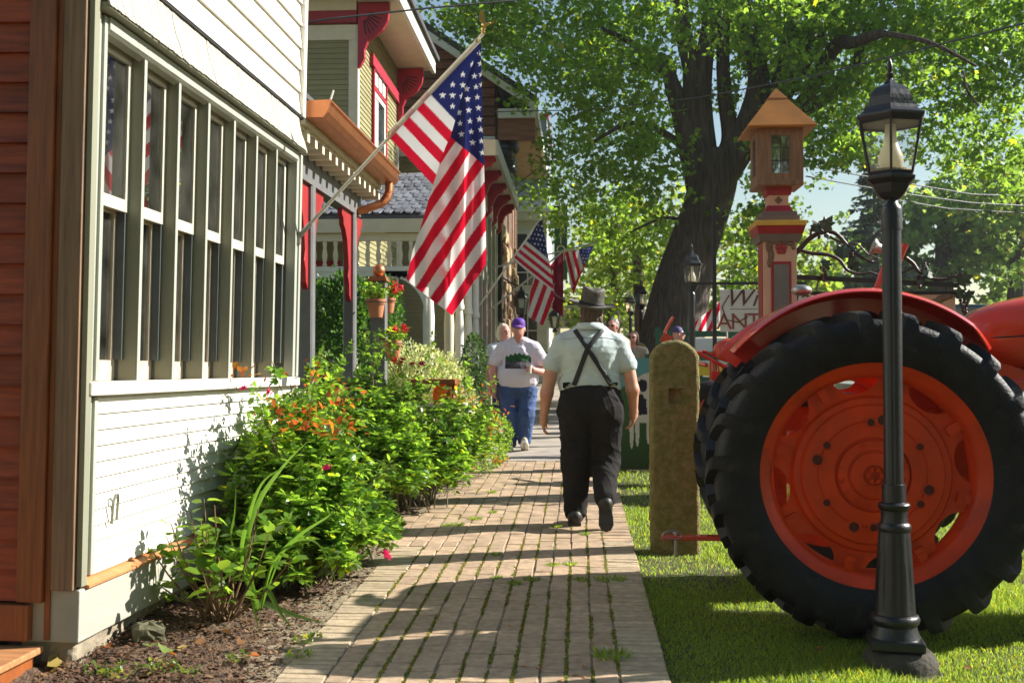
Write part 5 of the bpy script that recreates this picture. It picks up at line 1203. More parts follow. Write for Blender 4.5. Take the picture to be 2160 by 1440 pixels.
bg_tree('broad hazy tree in the far right distance', 1990, 64, [(1900,470,3.),(1960,420,3.),(2030,410,3.),(2100,430,3.),(2150,480,3.),(1930,540,3.),(2010,500,3.),(2080,520,3.),(2150,560,3.),(1900,600,2.),(2190,440,3.)], m_farleaf, .6, 60, .5, 0, 24, .02)
bg_tree('hazy tree crown at the right edge above the tractor hood', 2140, 60, [(2130,380,2.5),(2180,420,3.),(2120,450,2.5),(2170,520,3.),(2140,590,2.)], m_farleaf, .5, 60, .45, 4, 25, .08)
bg_tree('rounded hazy tree behind the near lamp post', 1830, 70, [(1790,560,2.5),(1840,530,2.5),(1880,560,2.5),(1800,610,2.5),(1860,620,2.5),(1760,600,2.)], m_farleaf, .4, 60, .5, 0, 26, .02, 640)
bg_tree('low hazy tree at the left of the far tree line', 1740, 72, [(1720,600,2.),(1760,630,2.2),(1700,640,2.),(1660,640,2.2),(1800,650,2.2)], m_farleaf, .4, 60, .5, 0, 27, .02, 680)
# spruce
sp_ = empty('spruce_tree', (at(1848,700,58).x,58,G(58))); tag(sp_, 'dark pointed spruce behind the near lamp post', 'tree', 'trees in the background')
b = MB(); b.tube([(0,0,0),(0,0,11)], [.3,.05], 8); b.build('trunk', m_bark, sp_)
r = np.random.default_rng(4); P, D = [], []
for i in range(150):
    t = r.random()**.8; z = 1+t*10.2; a = r.uniform(0,6.28); L_ = (1-t)*3.4+.25
    for k in range(34): s = r.random(); P.append((math.cos(a)*L_*s+r.normal(0,.1), math.sin(a)*L_*s+r.normal(0,.1), z-.25*s*L_+.18*(s*L_)**1.3*.5)); D.append((math.cos(a)+r.normal(0,.5),math.sin(a)+r.normal(0,.5),r.normal(-.1,.4)))
P = np.array(P); D = np.array(D); V, F, k = scatter(P, D, rand_dirs(len(P),r)*.5+np.array([0,0,1]), r.uniform(.2,.42,len(P)), 'oval')
kind(obj('crown', fast_mesh('crown', V, F, m_needle, col=leaf_cols(len(P),k,1.,.4,0,9)), sp_), 'stuff')
# overhead wires
m_wire = mat('wire', (.05,.05,.055), .5, .1); 
def wire(pts, r_, label):
    P = [at(*p) for p in pts]; o = P[0]; out = []
    for i in range(len(P)-1):
        for t in np.linspace(0,1,12,endpoint=False): out.append(P[i].lerp(P[i+1],t)-o)
    out.append(P[-1]-o); b = MB(); b.tube(out, r_, 5); e = b.build('overhead_wire', m_wire, None, loc=o, smooth=True); tag(e, label, 'wire')
wire([(560,62,14),(700,40,14),(900,18,14.5),(1080,2,15),(1300,-30,16)], .014, 'pale cable running across the top above the large flag')
wire([(1040,236,25.6),(1250,232,22),(1480,205,19),(1720,160,16),(2180,45,13)], .012, 'dark wire from the log building past the top of the lantern house')
wire([(1700,350,30),(1900,385,32),(2050,410,34),(2200,415,36)], .02, 'upper of three wires sloping behind the lantern')
wire([(1700,372,30),(1900,408,32),(2050,428,34),(2200,436,36)], .02, 'middle of three wires sloping behind the lantern')
wire([(1880,420,32),(2000,440,34),(2200,452,36)], .02, 'lowest of three wires sloping behind the lantern')
wire([(1090,390,30),(1180,320,30),(1300,250,30)], .016, 'upper thin wire in front of the slate house'); wire([(1090,410,30),(1180,345,30),(1300,275,30)], .016, 'lower thin wire in front of the slate house')
# unseen trees added behind the viewer to block sky light, and trees across the lawn (the shop windows mirror the latter)
for i, (x, y, lb) in enumerate([(5.5,-7.5,0),(-.5,-9.5,0),(11,-6,0),(-6.5,-9,0),(19,24,1),(25,33,1)]):
    e = empty('background_tree', (x,y,G(y))); tag(e, ('unseen tall leafy tree added behind the viewer to block sky light','tall leafy tree across the lawn, seen mirrored in the shop windows')[lb], 'tree', ('unseen trees added behind the viewer','trees across the lawn')[lb])
    b = MB(); b.tube([(0,0,-.1),(.1,0,2.5),(0,.1,6)], [.35,.28,.15], 8); b.build('trunk', m_bark, e, smooth=True); r = np.random.default_rng(60+i); hh = (11,7.5)[lb]
    B = [((x+r.normal(0,1.7),y+r.normal(0,1.5),r.uniform(2.2,hh)),r.uniform(1.4,2.2)) for k in range(16)]; blob_leaves(B, 45, .5, m_farleaf, 'crown', e, e.location.copy(), seed=70+i)
# ------------------------------------------------------------------ garden plants
m_rose = leaf_mat('rose_leaf', (.078,.165,.022), (.36,.60,.045), .5, .33)
m_roseyoung = leaf_mat('young_rose_leaf', (.42,.085,.02), (.75,.20,.03), .45, .4)
m_stem = mat('green_brown_stem', (.10,.085,.035), .7, .3, 9.); m_stemb = mat('brown_stem', (.17,.10,.05), .8, .3, 9.)
m_petal = leaf_mat('pink_petal', (.75,.02,.16), (.8,.03,.2), .35, .5); m_petalr = leaf_mat('red_petal', (.62,.006,.02), (.7,.01,.03), .35, .5)
def rose_bush(name, label, base, ell, nst, seed, young=.04, lsz=.042, dens=1., keep=None):
    r = np.random.default_rng(seed); e = empty(name, base); tag(e, label, 'rose bush'); sb = MB(); P, D, N = [], [], []
    for s in range(nst):
        c, rad = ell[r.integers(len(ell))]; d = r.normal(size=3); d /= np.linalg.norm(d); d[2] = abs(d[2])*1.1-.35
        tip = np.array(c)+d*np.array(rad)*(.75+.33*r.random()); b0 = np.array([r.normal(0,.10)+(tip[0]*.35), r.normal(0,.12)+tip[1]*.55, 0.])
        mid = (b0+tip)/2+np.array([0,0,.18])+r.normal(0,.06,3); pts = [(1-t)**2*b0+2*t*(1-t)*mid+t*t*tip for t in np.linspace(0,1,9)]
        if s % 3 == 0: sb.tube(pts, [.006-.0005*i for i in range(9)], 4, cap=False)
        m = int(34*dens)
        for k in range(m):
            t = .22+.78*r.random()**.75; q = (1-t)**2*b0+2*t*(1-t)*mid+t*t*tip; tg = (mid-b0)*(1-t)+(tip-mid)*t
            if q[2] < .05: continue
            ax = r.normal(size=3); ax[2] = ax[2]*.5+.25; ax /= np.linalg.norm(ax)     # petiole direction
            side = np.cross(ax,[0,0,1.]); side /= np.linalg.norm(side)+1e-6; nn = np.cross(side,ax); nn = nn if nn[2] > 0 else -nn; nn = nn+r.normal(0,.3,3)
            for (u, sd, fw) in ((.035,0,1.),(.022,1,.55),(.022,-1,.55),(.010,1,.45),(.010,-1,.45)):
                P.append(q+ax*(u+.02)); D.append(ax*fw+side*sd*.9); N.append(nn)
    for s in range(nst//9):     # long loose shoots standing out of the bush
        c, rad = ell[r.integers(len(ell))]; d = r.normal(size=3); d /= np.linalg.norm(d); d[2] = abs(d[2])+.35; b0 = np.array(c)+d*np.array(rad)*.6; tip = np.array(c)+d*np.array(rad)*r.uniform(1.08,1.26); sb.tube([b0,(b0+tip)/2+r.normal(0,.015,3),tip], [.004,.003,.0015], 4, cap=False)
        for k in range(11):
            t = r.uniform(.2,1); q = b0*(1-t)+tip*t; ax = r.normal(size=3); ax[2] += .4; ax /= np.linalg.norm(ax); nn = np.array([r.normal(0,.5),r.normal(0,.5),1]); side = np.cross(ax,nn); side /= np.linalg.norm(side)
            for (u, sd, fw) in ((.03,0,1.),(.015,1,.5),(.015,-1,.5)): P.append(q+ax*u); D.append(ax*fw+side*sd*.9); N.append(nn)
    P, D, N = map(np.array, (P,D,N)); n = len(P)
    sz = lsz*r.uniform(.7,1.25,n); V, F, k = scatter(P, D, N, sz, 'oval')
    c = np.ones((n,3))*(1+.6*(r.random((n,1))-.5)*2)*np.array([1,1,1.]); yl = r.random(n) < .03; c[yl] *= (2.6,1.6,.7)
    sb.build('stems', m_stem, e); kind(obj('foliage', fast_mesh('foliage', V, F, m_rose, col=np.repeat(c,k,0)), e), 'stuff'); return e, r
def spray(e, p, r, n=14, m=m_roseyoung, sz=.05, name='young_shoot', rad=.06):
    P = r.normal(0,rad,(n,3))*np.array([1,1,.6]); D = rand_dirs(n,r)+np.array([0,0,.25]); V, F, k = scatter(P, D, rand_dirs(n,r)*.5+np.array([0,0,1.]), sz*r.uniform(.6,1.2,n), 'oval')
    c = np.ones((n,3))*r.uniform(.6,1.4,(n,1)); c[:,1] *= r.uniform(.7,1.9,n)
    return kind(obj(name, fast_mesh(name, V, F, m, col=np.repeat(c,k,0)), e, p), 'stuff')
def blossom(e, p, s=.03, m=m_petal, name='blossom', seed=0, n=12):
    r = np.random.default_rng(seed); a = np.arange(n)*2.4; tl = np.linspace(1.2,.25,n); D = np.stack([np.cos(a)*np.cos(tl),np.sin(a)*np.cos(tl),np.sin(tl)],1); N = np.stack([-np.cos(a)*np.sin(tl),-np.sin(a)*np.sin(tl),np.cos(tl)],1)
    V, F, k = scatter(D*.002, D, N, s*(1.2-.4*np.linspace(1,0,n)), 'oval'); V = V*np.array([1.1,1.1,1.]); c = np.ones((n,3))*r.uniform(.7,1.2,(n,1))
    return obj(name, fast_mesh(name, V, F, m, col=np.repeat(c,k,0)), e, p, (r.normal(0,.5)-.5,r.normal(0,.4),0))
def lo(e, px, py, Y): return at(px,py,Y)-e.location
A, ra = rose_bush('rose_bush', 'big rose bush with orange young leaves against the white clapboards', (-1.72,6.55,G(6.55)), [((0,0,.55),(.42,.62,.52)),((.05,-.25,.45),(.40,.5,.45)),((-.05,.35,.75),(.36,.45,.42)),((.2,.1,.35),(.35,.6,.35)),((-.12,-.3,.3),(.3,.35,.35)),((.12,-.45,.24),(.36,.35,.3)),((.3,.15,.22),(.3,.7,.28)),((-.1,.2,.86),(.34,.5,.40))], 400, 31, dens=.7, lsz=.05)
for px, py, Y in [(600,860,6.3),(625,885,6.2),(650,870,6.3),(690,880,6.3),(720,855,6.5),(740,905,6.3),(585,885,6.2),(665,900,6.1),(700,910,6.1),(735,830,6.6),(520,790,6.5),(655,800,6.9),(670,795,6.9),(610,905,6.1)]: spray(A, lo(A,px,py,Y), ra, 12, sz=.055)
for px, py, Y in [(817,1178,6.6),(812,1168,6.6),(570,828,6.4),(515,822,6.5),(690,990,5.9)]: blossom(A, lo(A,px,py,Y), .034, m_petal, seed=px)
Bb, rb2 = rose_bush('rose_bush', 'wide rose bush leaning over the path beyond the first one', (-1.45,9.6,G(9.6)), [((0,0,.70),(.5,.8,.55)),((.3,.9,.55),(.42,.7,.5)),((-.25,-.7,.64),(.45,.6,.55)),((-.1,-1.0,.4),(.4,.5,.4)),((-.45,-.2,.84),(.42,.7,.42)),((.15,-.2,.35),(.45,.9,.35)),((-.7,-.6,.75),(.3,.6,.5)),((.45,1.3,.5),(.25,.5,.4))], 400, 33, dens=.75, lsz=.047)
for px, py, Y in [(1030,830,11.3),(1015,840,11.2),(1045,870,11),(1000,860,10.8),(1030,905,10.6),(1020,930,10.6),(1040,965,10.6),(1060,968,10.8),(975,850,10.6),(940,840,10.),(850,775,9.6),(1050,880,11),(1025,880,11),(970,825,11)]: spray(Bb, lo(Bb,px,py,Y), rb2, 10, sz=.05)
for px, py, Y, m in [(993,988,10.3,m_petal),(870,770,9.8,m_petal),(845,768,9.9,m_petalr),(830,760,9.9,m_petalr),(848,760,9.9,m_petalr),(822,752,9.9,m_petalr),(890,770,9.6,m_petal)]: blossom(Bb, lo(Bb,px,py,Y), .04, m, seed=px)
# low plant at the corner of the bed, leaf by leaf
g = ground_at(470,1312); S1 = empty('leafy_shrub', (g.x,g.y,g.z-.01)); S1.scale = (1.28,1.28,1.22); tag(S1, 'small bright green leafy shrub with bare brown stems in the mulch', 'shrub')
lv, lf = leaf_shape('oval'); m_bright = leaf_mat('bright_leaf', (.095,.20,.022), (.36,.56,.05), .5, .35)
lv2 = lv*np.array([1.25,1,1]); mel = [fast_mesh('leaf', lv2, lf, m_bright, col=np.ones((len(lv),3))*np.array(c)) for c in ((1,1,1),(.8,.85,.8),(1.25,1.15,1.),(.65,.75,.7))]
r = np.random.default_rng(8)
for s in range(26):
    a = r.uniform(0,6.28); out = r.uniform(.06,.30); h = r.uniform(.28,.68)*(1-.5*out/.3); tip = Vector((out*math.cos(a),out*math.sin(a)*.8,h)); mid = tip*.5+Vector((tip.x*.2,tip.y*.2,.0)); b0 = Vector((r.normal(0,.025),r.normal(0,.025),0))
    pts = [b0*(1-t)**2+mid*2*t*(1-t)+tip*t*t for t in np.linspace(0,1,7)]; b = MB(); b.tube(pts, [.006,.0055,.005,.0045,.004,.003,.002], 5, cap=False); b.build('stem', m_stemb, S1)
    for k in range(9):
        t = r.uniform(.45,1.0); q = b0*(1-t)**2+mid*2*t*(1-t)+tip*t*t; d = Vector((r.normal(),r.normal(),r.normal(.15,.4))).normalized(); up = Vector((r.normal(0,.4),r.normal(0,.4),1))
        x = d.cross(up).normalized(); z = x.cross(d); sc = r.uniform(.045,.078); M3 = Matrix((x,d,z)).transposed()
        o = obj('leaf', mel[r.integers(4)], S1, q+d*.012, M3.to_euler(), sc)
# strap-leaved plant
m_strap = leaf_mat('strap_leaf', (.06,.14,.02), (.22,.42,.035), .45, .35)
g = ground_at(545,1290); S2 = empty('gladiolus_plant', (g.x,g.y,g.z)); tag(S2, 'long strap-like green blades fanning out beside the small shrub', 'plant')
def strap(pts, w_, tw=0.):
    P = [lo(S2,*p) for p in pts]; out = []
    for i in range(len(P)-1):
        a, b_, c_, d_ = P[max(i-1,0)], P[i], P[i+1], P[min(i+2,len(P)-1)]
        for t in np.linspace(0,1,6,endpoint=False): out.append(.5*((2*b_)+(c_-a)*t+(2*a-5*b_+4*c_-d_)*t*t+(3*b_-a-3*c_+d_)*t**3))
    out.append(P[-1]); n = len(out); V = []; 
    for i, p in enumerate(out):
        tg = (out[min(i+1,n-1)]-out[max(i-1,0)]).normalized(); sd = tg.cross(Vector((0,-1,.3+tw))).normalized(); nn = tg.cross(sd)
        ww = .62*w_*(.7+.5*math.sin(math.pi*min(1,i/n*1.2)))*max(.03,(1-(i/(n-1))**3)); V += [p-sd*ww, p+nn*ww*.25, p+sd*ww]
    F = [(i*3+j,i*3+j+1,i*3+j+4,i*3+j+3) for i in range(n-1) for j in (0,1)]; V = np.array(V)
    c = np.ones((len(V),3))*random.uniform(.75,1.2); return obj('blade', fast_mesh('blade', V, F, m_strap, True, col=c), S2)
strap([(545,1290,5.6),(520,1160,5.6),(545,1060,5.6),(600,980,5.55),(650,930,5.5)], .022)
strap([(545,1290,5.6),(510,1180,5.5),(525,1090,5.4),(560,1010,5.35),(640,970,5.35)], .016)
strap([(550,1285,5.6),(575,1190,5.5),(630,1130,5.4),(690,1090,5.3),(705,1075,5.3)], .014); strap([(550,1285,5.6),(600,1160,5.5),(660,1140,5.4),(700,1200,5.35),(712,1265,5.35)], .008)
strap([(530,1262,5.65),(570,1276,5.6),(620,1296,5.5),(694,1317,5.35)], .024,.8); strap([(530,1262,5.65),(560,1240,5.5),(590,1290,5.3),(617,1325,5.15)], .018,.6)
strap([(540,1285,5.6),(530,1250,5.45),(540,1300,5.3),(545,1333,5.2)], .010,.4); strap([(545,1290,5.6),(490,1150,5.6),(495,1080,5.6),(498,1020,5.6)], .008)
# clipped evergreens, variegated shrub and fillers
def ball_bush(name, label, blobs, n, m, size, seed, cat='shrub', stem=True, shape='oval', droop=0., fill=.85):
    r = np.random.default_rng(seed); c0 = blobs[0][0]; base = Vector((c0[0],c0[1],G(c0[1]))); e = empty(name, base); tag(e, label, cat); P, D = [], []
    for i in range(n):
        c, rad = blobs[r.integers(len(blobs))]; d = r.normal(size=3); d /= np.linalg.norm(d); q = d*np.array(rad)*(fill+(1.04-fill)*r.random())*(1+.1*math.sin(d[0]*9)*math.sin(d[2]*11+d[1]*7)); P.append(np.array(c)+q); D.append(d+r.normal(0,.55,3)+np.array([0,0,.4-droop]))
    P = np.array(P); D = np.array(D); k0 = P[:,2] > SLOPE*P[:,1]+.02; P, D = P[k0], D[k0]; n = len(P)
    V, F, k = scatter(P-np.array(base), D, D*.3+rand_dirs(n,r)+np.array([0,0,.5]), size*r.uniform(.6,1.3,n), shape); obj_ = kind(obj('foliage', fast_mesh('foliage', V, F, m, col=leaf_cols(n,k,1.,.45,.02,seed)), e), 'stuff')
    if stem:
        b = MB(); b.tube([(0,0,0),(0,0,.5)], .03, 6); b.build('stem', m_stemb, e)
    return e
def wp3(px, py, Y): p = at(px,py,Y); return (p.x,p.y,p.z)
m_ever = leaf_mat('evergreen_spray', (.05,.135,.02), (.14,.32,.03), .35, .5); m_vari = leaf_mat('variegated_leaf', (.42,.47,.20), (.68,.72,.30), .5, .5); m_darkl = leaf_mat('dark_shrub_leaf', (.035,.075,.025), (.10,.2,.03), .4, .4)
ball_bush('evergreen_shrub', 'bright green clipped evergreen behind the charcoal porch posts', [(wp3(715,720,12.),(.42,.4,.75)),(wp3(690,670,12.),(.3,.3,.4)),(wp3(740,640,12.),(.25,.3,.3)),(wp3(715,790,12.),(.5,.4,.7))], 9000, m_ever, .045, 41, droop=-.3)
ball_bush('evergreen_shrub', 'evergreen shrub at the back of the porch, half hidden by the shop corner', [(wp3(655,700,12.6),(.4,.4,.6)),(wp3(650,790,12.6),(.45,.4,.7))], 6000, m_ever, .045, 42, droop=-.3)
ball_bush('evergreen_shrub', 'evergreen shrub between the plant post and the porch columns', [(wp3(800,690,12.4),(.28,.3,.6)),(wp3(790,780,12.4),(.4,.4,.6))], 6000, m_ever, .045, 43, droop=-.3)
ball_bush('variegated_shrub', 'pale cream and green variegated shrub behind the rose bushes', [(wp3(875,800,11.6),(.42,.4,.38)),(wp3(910,830,11.6),(.42,.4,.45)),(wp3(945,870,11.6),(.30,.35,.5)),(wp3(860,850,11.6),(.4,.4,.5))], 9000, m_vari, .038, 44)
ball_bush('dark_shrub', 'dark leafy vine by the porch column foot', [(wp3(1000,770,15),(.16,.3,.42)),(wp3(985,830,15),(.25,.3,.4))], 2200, m_darkl, .05, 45)
ball_bush('low_shrub', 'low green ground cover at the edge of the pavement', [(wp3(1020,950,11.6),(.25,.6,.2)),(wp3(1040,920,12.6),(.22,.5,.25))], 3500, m_bright, .03, 46, stem=False)
ball_bush('tufted_plant', 'fine green tufted plant at the bed corner by the widened bricks', [(wp3(800,1078,8.1),(.11,.14,.09))], 900, m_ever, .05, 47, cat='plant', stem=False, shape='blade', droop=-.6, fill=.3)
# plant post with hanging terracotta pots
m_terra = mat('terracotta', (.48,.19,.085), .8, .14, 8., bump=.15, bscale=60, rand=.1)
pp_ = empty('plant_post', (at(799,700,10.6).x,10.6,G(10.6))); tag(pp_, 'charcoal post with a copper ball finial holding terracotta pots', 'post')
b = MB(); b.bb(-.075,.075,-.075,.075,0,2.02); b.build('post', m_post, pp_, bevel=.006); b = MB(); b.box((0,0,2.05),(.19,.19,.05),taper=.8); b.build('cap', m_copper, pp_); b = MB(); b.ball((0,0,2.135),.062,18,12); b.build('ball', m_copper, pp_, smooth=True)
def pot(px, py, s, lb, nfl, yy=10.45):
    p = at(px,py,yy); e = empty('flower_pot', p); tag(e, lb, 'flower pot'); b = MB(); b.lathe([(.062*s,-.16*s),(.064*s,-.155*s),(.085*s,-.03*s),(.094*s,-.03*s),(.097*s,.02*s),(.086*s,.02*s),(.078*s,-.02*s),(.001,-.02*s)],22); b.build('pot', m_terra, e, smooth=35)
    r = np.random.default_rng(int(px)); n = 150; P = r.normal(0,.06,(n,3))*np.array([1,1,.55])*s+np.array([0,0,.09*s]); V, F, k = scatter(P, rand_dirs(n,r)+np.array([0,0,.3]), rand_dirs(n,r)*.6+np.array([0,0,1]), .045*s*r.uniform(.7,1.2,n), 'maple')
    obj('foliage', fast_mesh('foliage', V, F, m_bright, col=leaf_cols(n,k,1,.4,.05,3)), e)
    for i in range(nfl):
        q = Vector((r.uniform(.02,.18)*s,r.normal(0,.04),r.uniform(.06,.2)*s)); n2 = 40; P = rand_dirs(n2,r)*.032*s; V, F, k = scatter(P, rand_dirs(n2,r), P, .028*s, 'oval'); obj('geranium_head', fast_mesh('geranium_head', V, F, m_petalr, col=leaf_cols(n2,k,1,.3,0,4)), e, q)
    b = MB(); n = 16; b.tube([(.1*s*math.cos(2*math.pi*i/n),.1*s*math.sin(2*math.pi*i/n),-.01) for i in range(n+1)]+[(-.0,.15,-.01)], .004, 5); b.build('ring', m_black, e)
pot(793,635,1.0,'terracotta pot of geraniums high on the near side of the plant post',0); pot(818,632,.85,'smaller terracotta pot behind the upper one on the plant post',5,10.75); pot(828,722,1.0,'lower terracotta pot of geraniums on the right of the plant post',2)
# small stand with two amber jars
tb = empty('plant_stand', (at(915,800,10.9).x,10.9,G(10.9))); tag(tb, 'low brown wooden plant stand behind the roses', 'stand')
for x in (-.17,.17):
    for y in (-.15,.15):
        b = MB(); b.bb(x-.025,x+.025,y-.025,y+.025,0,1.0); b.build('leg', m_cedar2, tb)
b = MB(); b.bb(-.24,.24,-.2,.2,1.0,1.05); b.build('top', m_cedar2, tb, bevel=.004)
m_amber = mat('amber_glass', (.85,.30,.02), .12, .15, 5., trans=.5)
for i, (px, lb) in enumerate(((928,'left amber ribbed glass jar on the stand behind the roses'),(952,'right amber ribbed glass jar on the stand behind the roses'))):
    p = at(px,848,11.1); b = MB(); n = 20; vs = []; pr = [(.045,0),(.07,.02),(.072,.10),(.06,.15),(.058,.18),(.066,.20)]
    for k, (q, z) in enumerate(pr):
        for j in range(n*2): a = math.pi*j/n; rr = q*(1+.04*(j % 2)); vs.append((rr*math.cos(a),rr*math.sin(a),z))
    b.add(vs, [(k*2*n+j,k*2*n+(j+1)%(2*n),(k+1)*2*n+(j+1)%(2*n),(k+1)*2*n+j) for k in range(len(pr)-1) for j in range(2*n)]); e = b.build('glass_jar', m_amber, None, loc=p); tag(e, lb, 'jar', 'amber jars')
b = MB(); b.bb(-.22,.22,-.1,.1,-.04,0); e = b.build('jar_shelf', m_white, None, loc=at(940,850,11.1)+Vector((0,0,-.002))); tag(e, 'narrow white shelf under the two amber glass jars', 'shelf')
b = MB(); b.bb(-.2,-.17,-.03,.03,-1.1,-.04); b.bb(.17,.2,-.03,.03,-1.1,-.04); b.build('shelf_leg', m_white, e)
# rock and fallen leaves on the mulch
g = ground_at(312,1352); b = MB(); r = np.random.default_rng(2); pr = []
b.ball((0,0,.045),(.085,.10,.07),14,9); me = b.mesh('rock', mat('mossy_rock',(.10,.095,.05),.9,.35,9.,bump=.6,bscale=30,dirt=(.06,.075,.02),dirt_amt=.4))
for v in me.vertices: v.co = Vector((max(-.07,min(.07,v.co.x*1.15)),max(-.08,min(.08,v.co.y)),min(.095,v.co.z)))+Vector(r.normal(0,.0045,3))
o = obj('rock', me, None, (g.x,g.y,g.z-.01), (0,.08,.5)); tag(o, 'square mossy rock lying by the grey base board', 'rock')
mfl = [leaf_mat('fallen_leaf_a', (.34,.25,.06), (.5,.35,.05), .3, .6), leaf_mat('fallen_leaf_b', (.22,.10,.03), (.3,.14,.03), .25, .7), leaf_mat('fallen_leaf_c', (.42,.13,.03), (.6,.2,.03), .3, .6), leaf_mat('fallen_leaf_d', (.16,.22,.05), (.3,.4,.05), .3, .6)]
lv, lf = leaf_shape('maple'); lab = ['yellow','brown','orange','greenish']
lv3 = lv.copy(); lv3[:,2] += .35*lv3[:,0]**2*2-.1
for i, (px, py, k, s) in enumerate([(318,1375,3,.075),(345,1388,3,.08),(375,1375,0,.06),(372,1393,2,.04),(232,1376,2,.045),(550,1395,2,.06),(345,1415,1,.09),(325,1428,0,.09),(250,1438,0,.05),(100,1415,0,.10),(120,1400,1,.09),(95,1430,0,.11),(310,1297,0,.05),(410,1330,2,.06),(385,1310,1,.08),(420,1300,0,.05),(560,1240,0,.05),(470,1345,1,.05),(410,1365,1,.06),(500,1370,1,.05),(270,1400,1,.05)]):
    g = ground_at(px,py); o = obj('fallen_leaf', fast_mesh('fallen_leaf', lv3, lf, mfl[k], col=np.ones((len(lv),3))), None, (g.x,g.y,g.z+.03), (random.uniform(-.5,.5),random.uniform(-.5,.5),random.uniform(0,6)), s)
    tag(o, f'curled {lab[k]} fallen leaf lying on the brown mulch bed', 'leaf', f'{lab[k]} fallen leaves on the mulch')
for i, (px, py) in enumerate([(1080,1322),(1125,1410),(1100,1403),(1257,1356),(1270,1357),(1255,1395),(1225,1425),(1235,1431),(1185,1432),(1145,1407),(1230,1402)]):
    g = ground_at(px,py); o = obj('fallen_leaf', fast_mesh('fallen_leaf', leaf_shape('oval')[0]*np.array([.6,1,1]), leaf_shape('oval')[1], mfl[1], col=np.ones((7,3))*2.2), None, (g.x,g.y,g.z+.003), (0,0,random.uniform(0,6)), .045)
    tag(o, 'small dry leaf lying on the paving bricks', 'leaf', 'dry leaves on the paving bricks')
for i in range(16):
    x, y = random.uniform(.55,2.6), random.uniform(4.3,9.0)
    o = obj('fallen_leaf', fast_mesh('fallen_leaf', lv3, lf, mfl[i % 2], col=np.ones((len(lv),3))*1.3), None, (x,y,G(y)+.012), (random.uniform(-.4,.4),random.uniform(-.4,.4),random.uniform(0,6)), random.uniform(.03,.05))
    tag(o, 'small dry fallen leaf resting on the mown lawn', 'leaf', 'dry leaves on the lawn')
# ------------------------------------------------------------------ people: one continuous surface each, grown from blended volumes
def surf_nets(D, org, h):
    S_ = D < 0; nx, ny, nz = D.shape; C = np.zeros((nx-1,ny-1,nz-1,3)); cnt = np.zeros((nx-1,ny-1,nz-1))
    for ax in range(3):
        for o1 in (0,1):
            for o2 in (0,1):
                off = [0,0,0]; oth = [i for i in range(3) if i != ax]; off[oth[0]] = o1; off[oth[1]] = o2
                sl0 = tuple(slice(off[i], off[i]+D.shape[i]-1) for i in range(3)); off2 = off.copy(); off2[ax] += 1
                sl1 = tuple(slice(off2[i], off2[i]+D.shape[i]-1) for i in range(3))
                a, b_ = D[sl0], D[sl1]; cr = (a < 0) != (b_ < 0); t = np.where(cr, a/np.where(cr,a-b_,1), 0)
                for i in range(3): C[...,i] += np.where(cr, off[i]+(t if i == ax else 0), 0)
                cnt += cr
    act = cnt > 0; idx = -np.ones(act.shape, int); idx[act] = np.arange(act.sum()); I = np.argwhere(act); V = (I+C[act]/cnt[act][:,None])*h+np.array(org); F = []
    for ax in range(3):
        o1, o2 = [i for i in range(3) if i != ax]; sl0 = [slice(1,-1)]*3; sl0[ax] = slice(0,-1); sl1 = list(sl0); sl1[ax] = slice(1,None)
        a, b_ = S_[tuple(sl0)], S_[tuple(sl1)]; E = np.argwhere(a != b_); 
        if not len(E): continue
        pos = E.copy(); pos[:,o1] += 1; pos[:,o2] += 1; flip = a[tuple(E.T)]
        def cell(d1, d2): q = pos.copy(); q[:,o1] += d1; q[:,o2] += d2; return idx[tuple(q.T)]
        Q = np.stack([cell(-1,-1),cell(0,-1),cell(0,0),cell(-1,0)],1); fl = flip if ax != 1 else ~flip; Q[~fl] = Q[~fl][:,::-1]; F.append(Q)
    F = np.concatenate(F); F = F[(F >= 0).all(1)]; return V, F
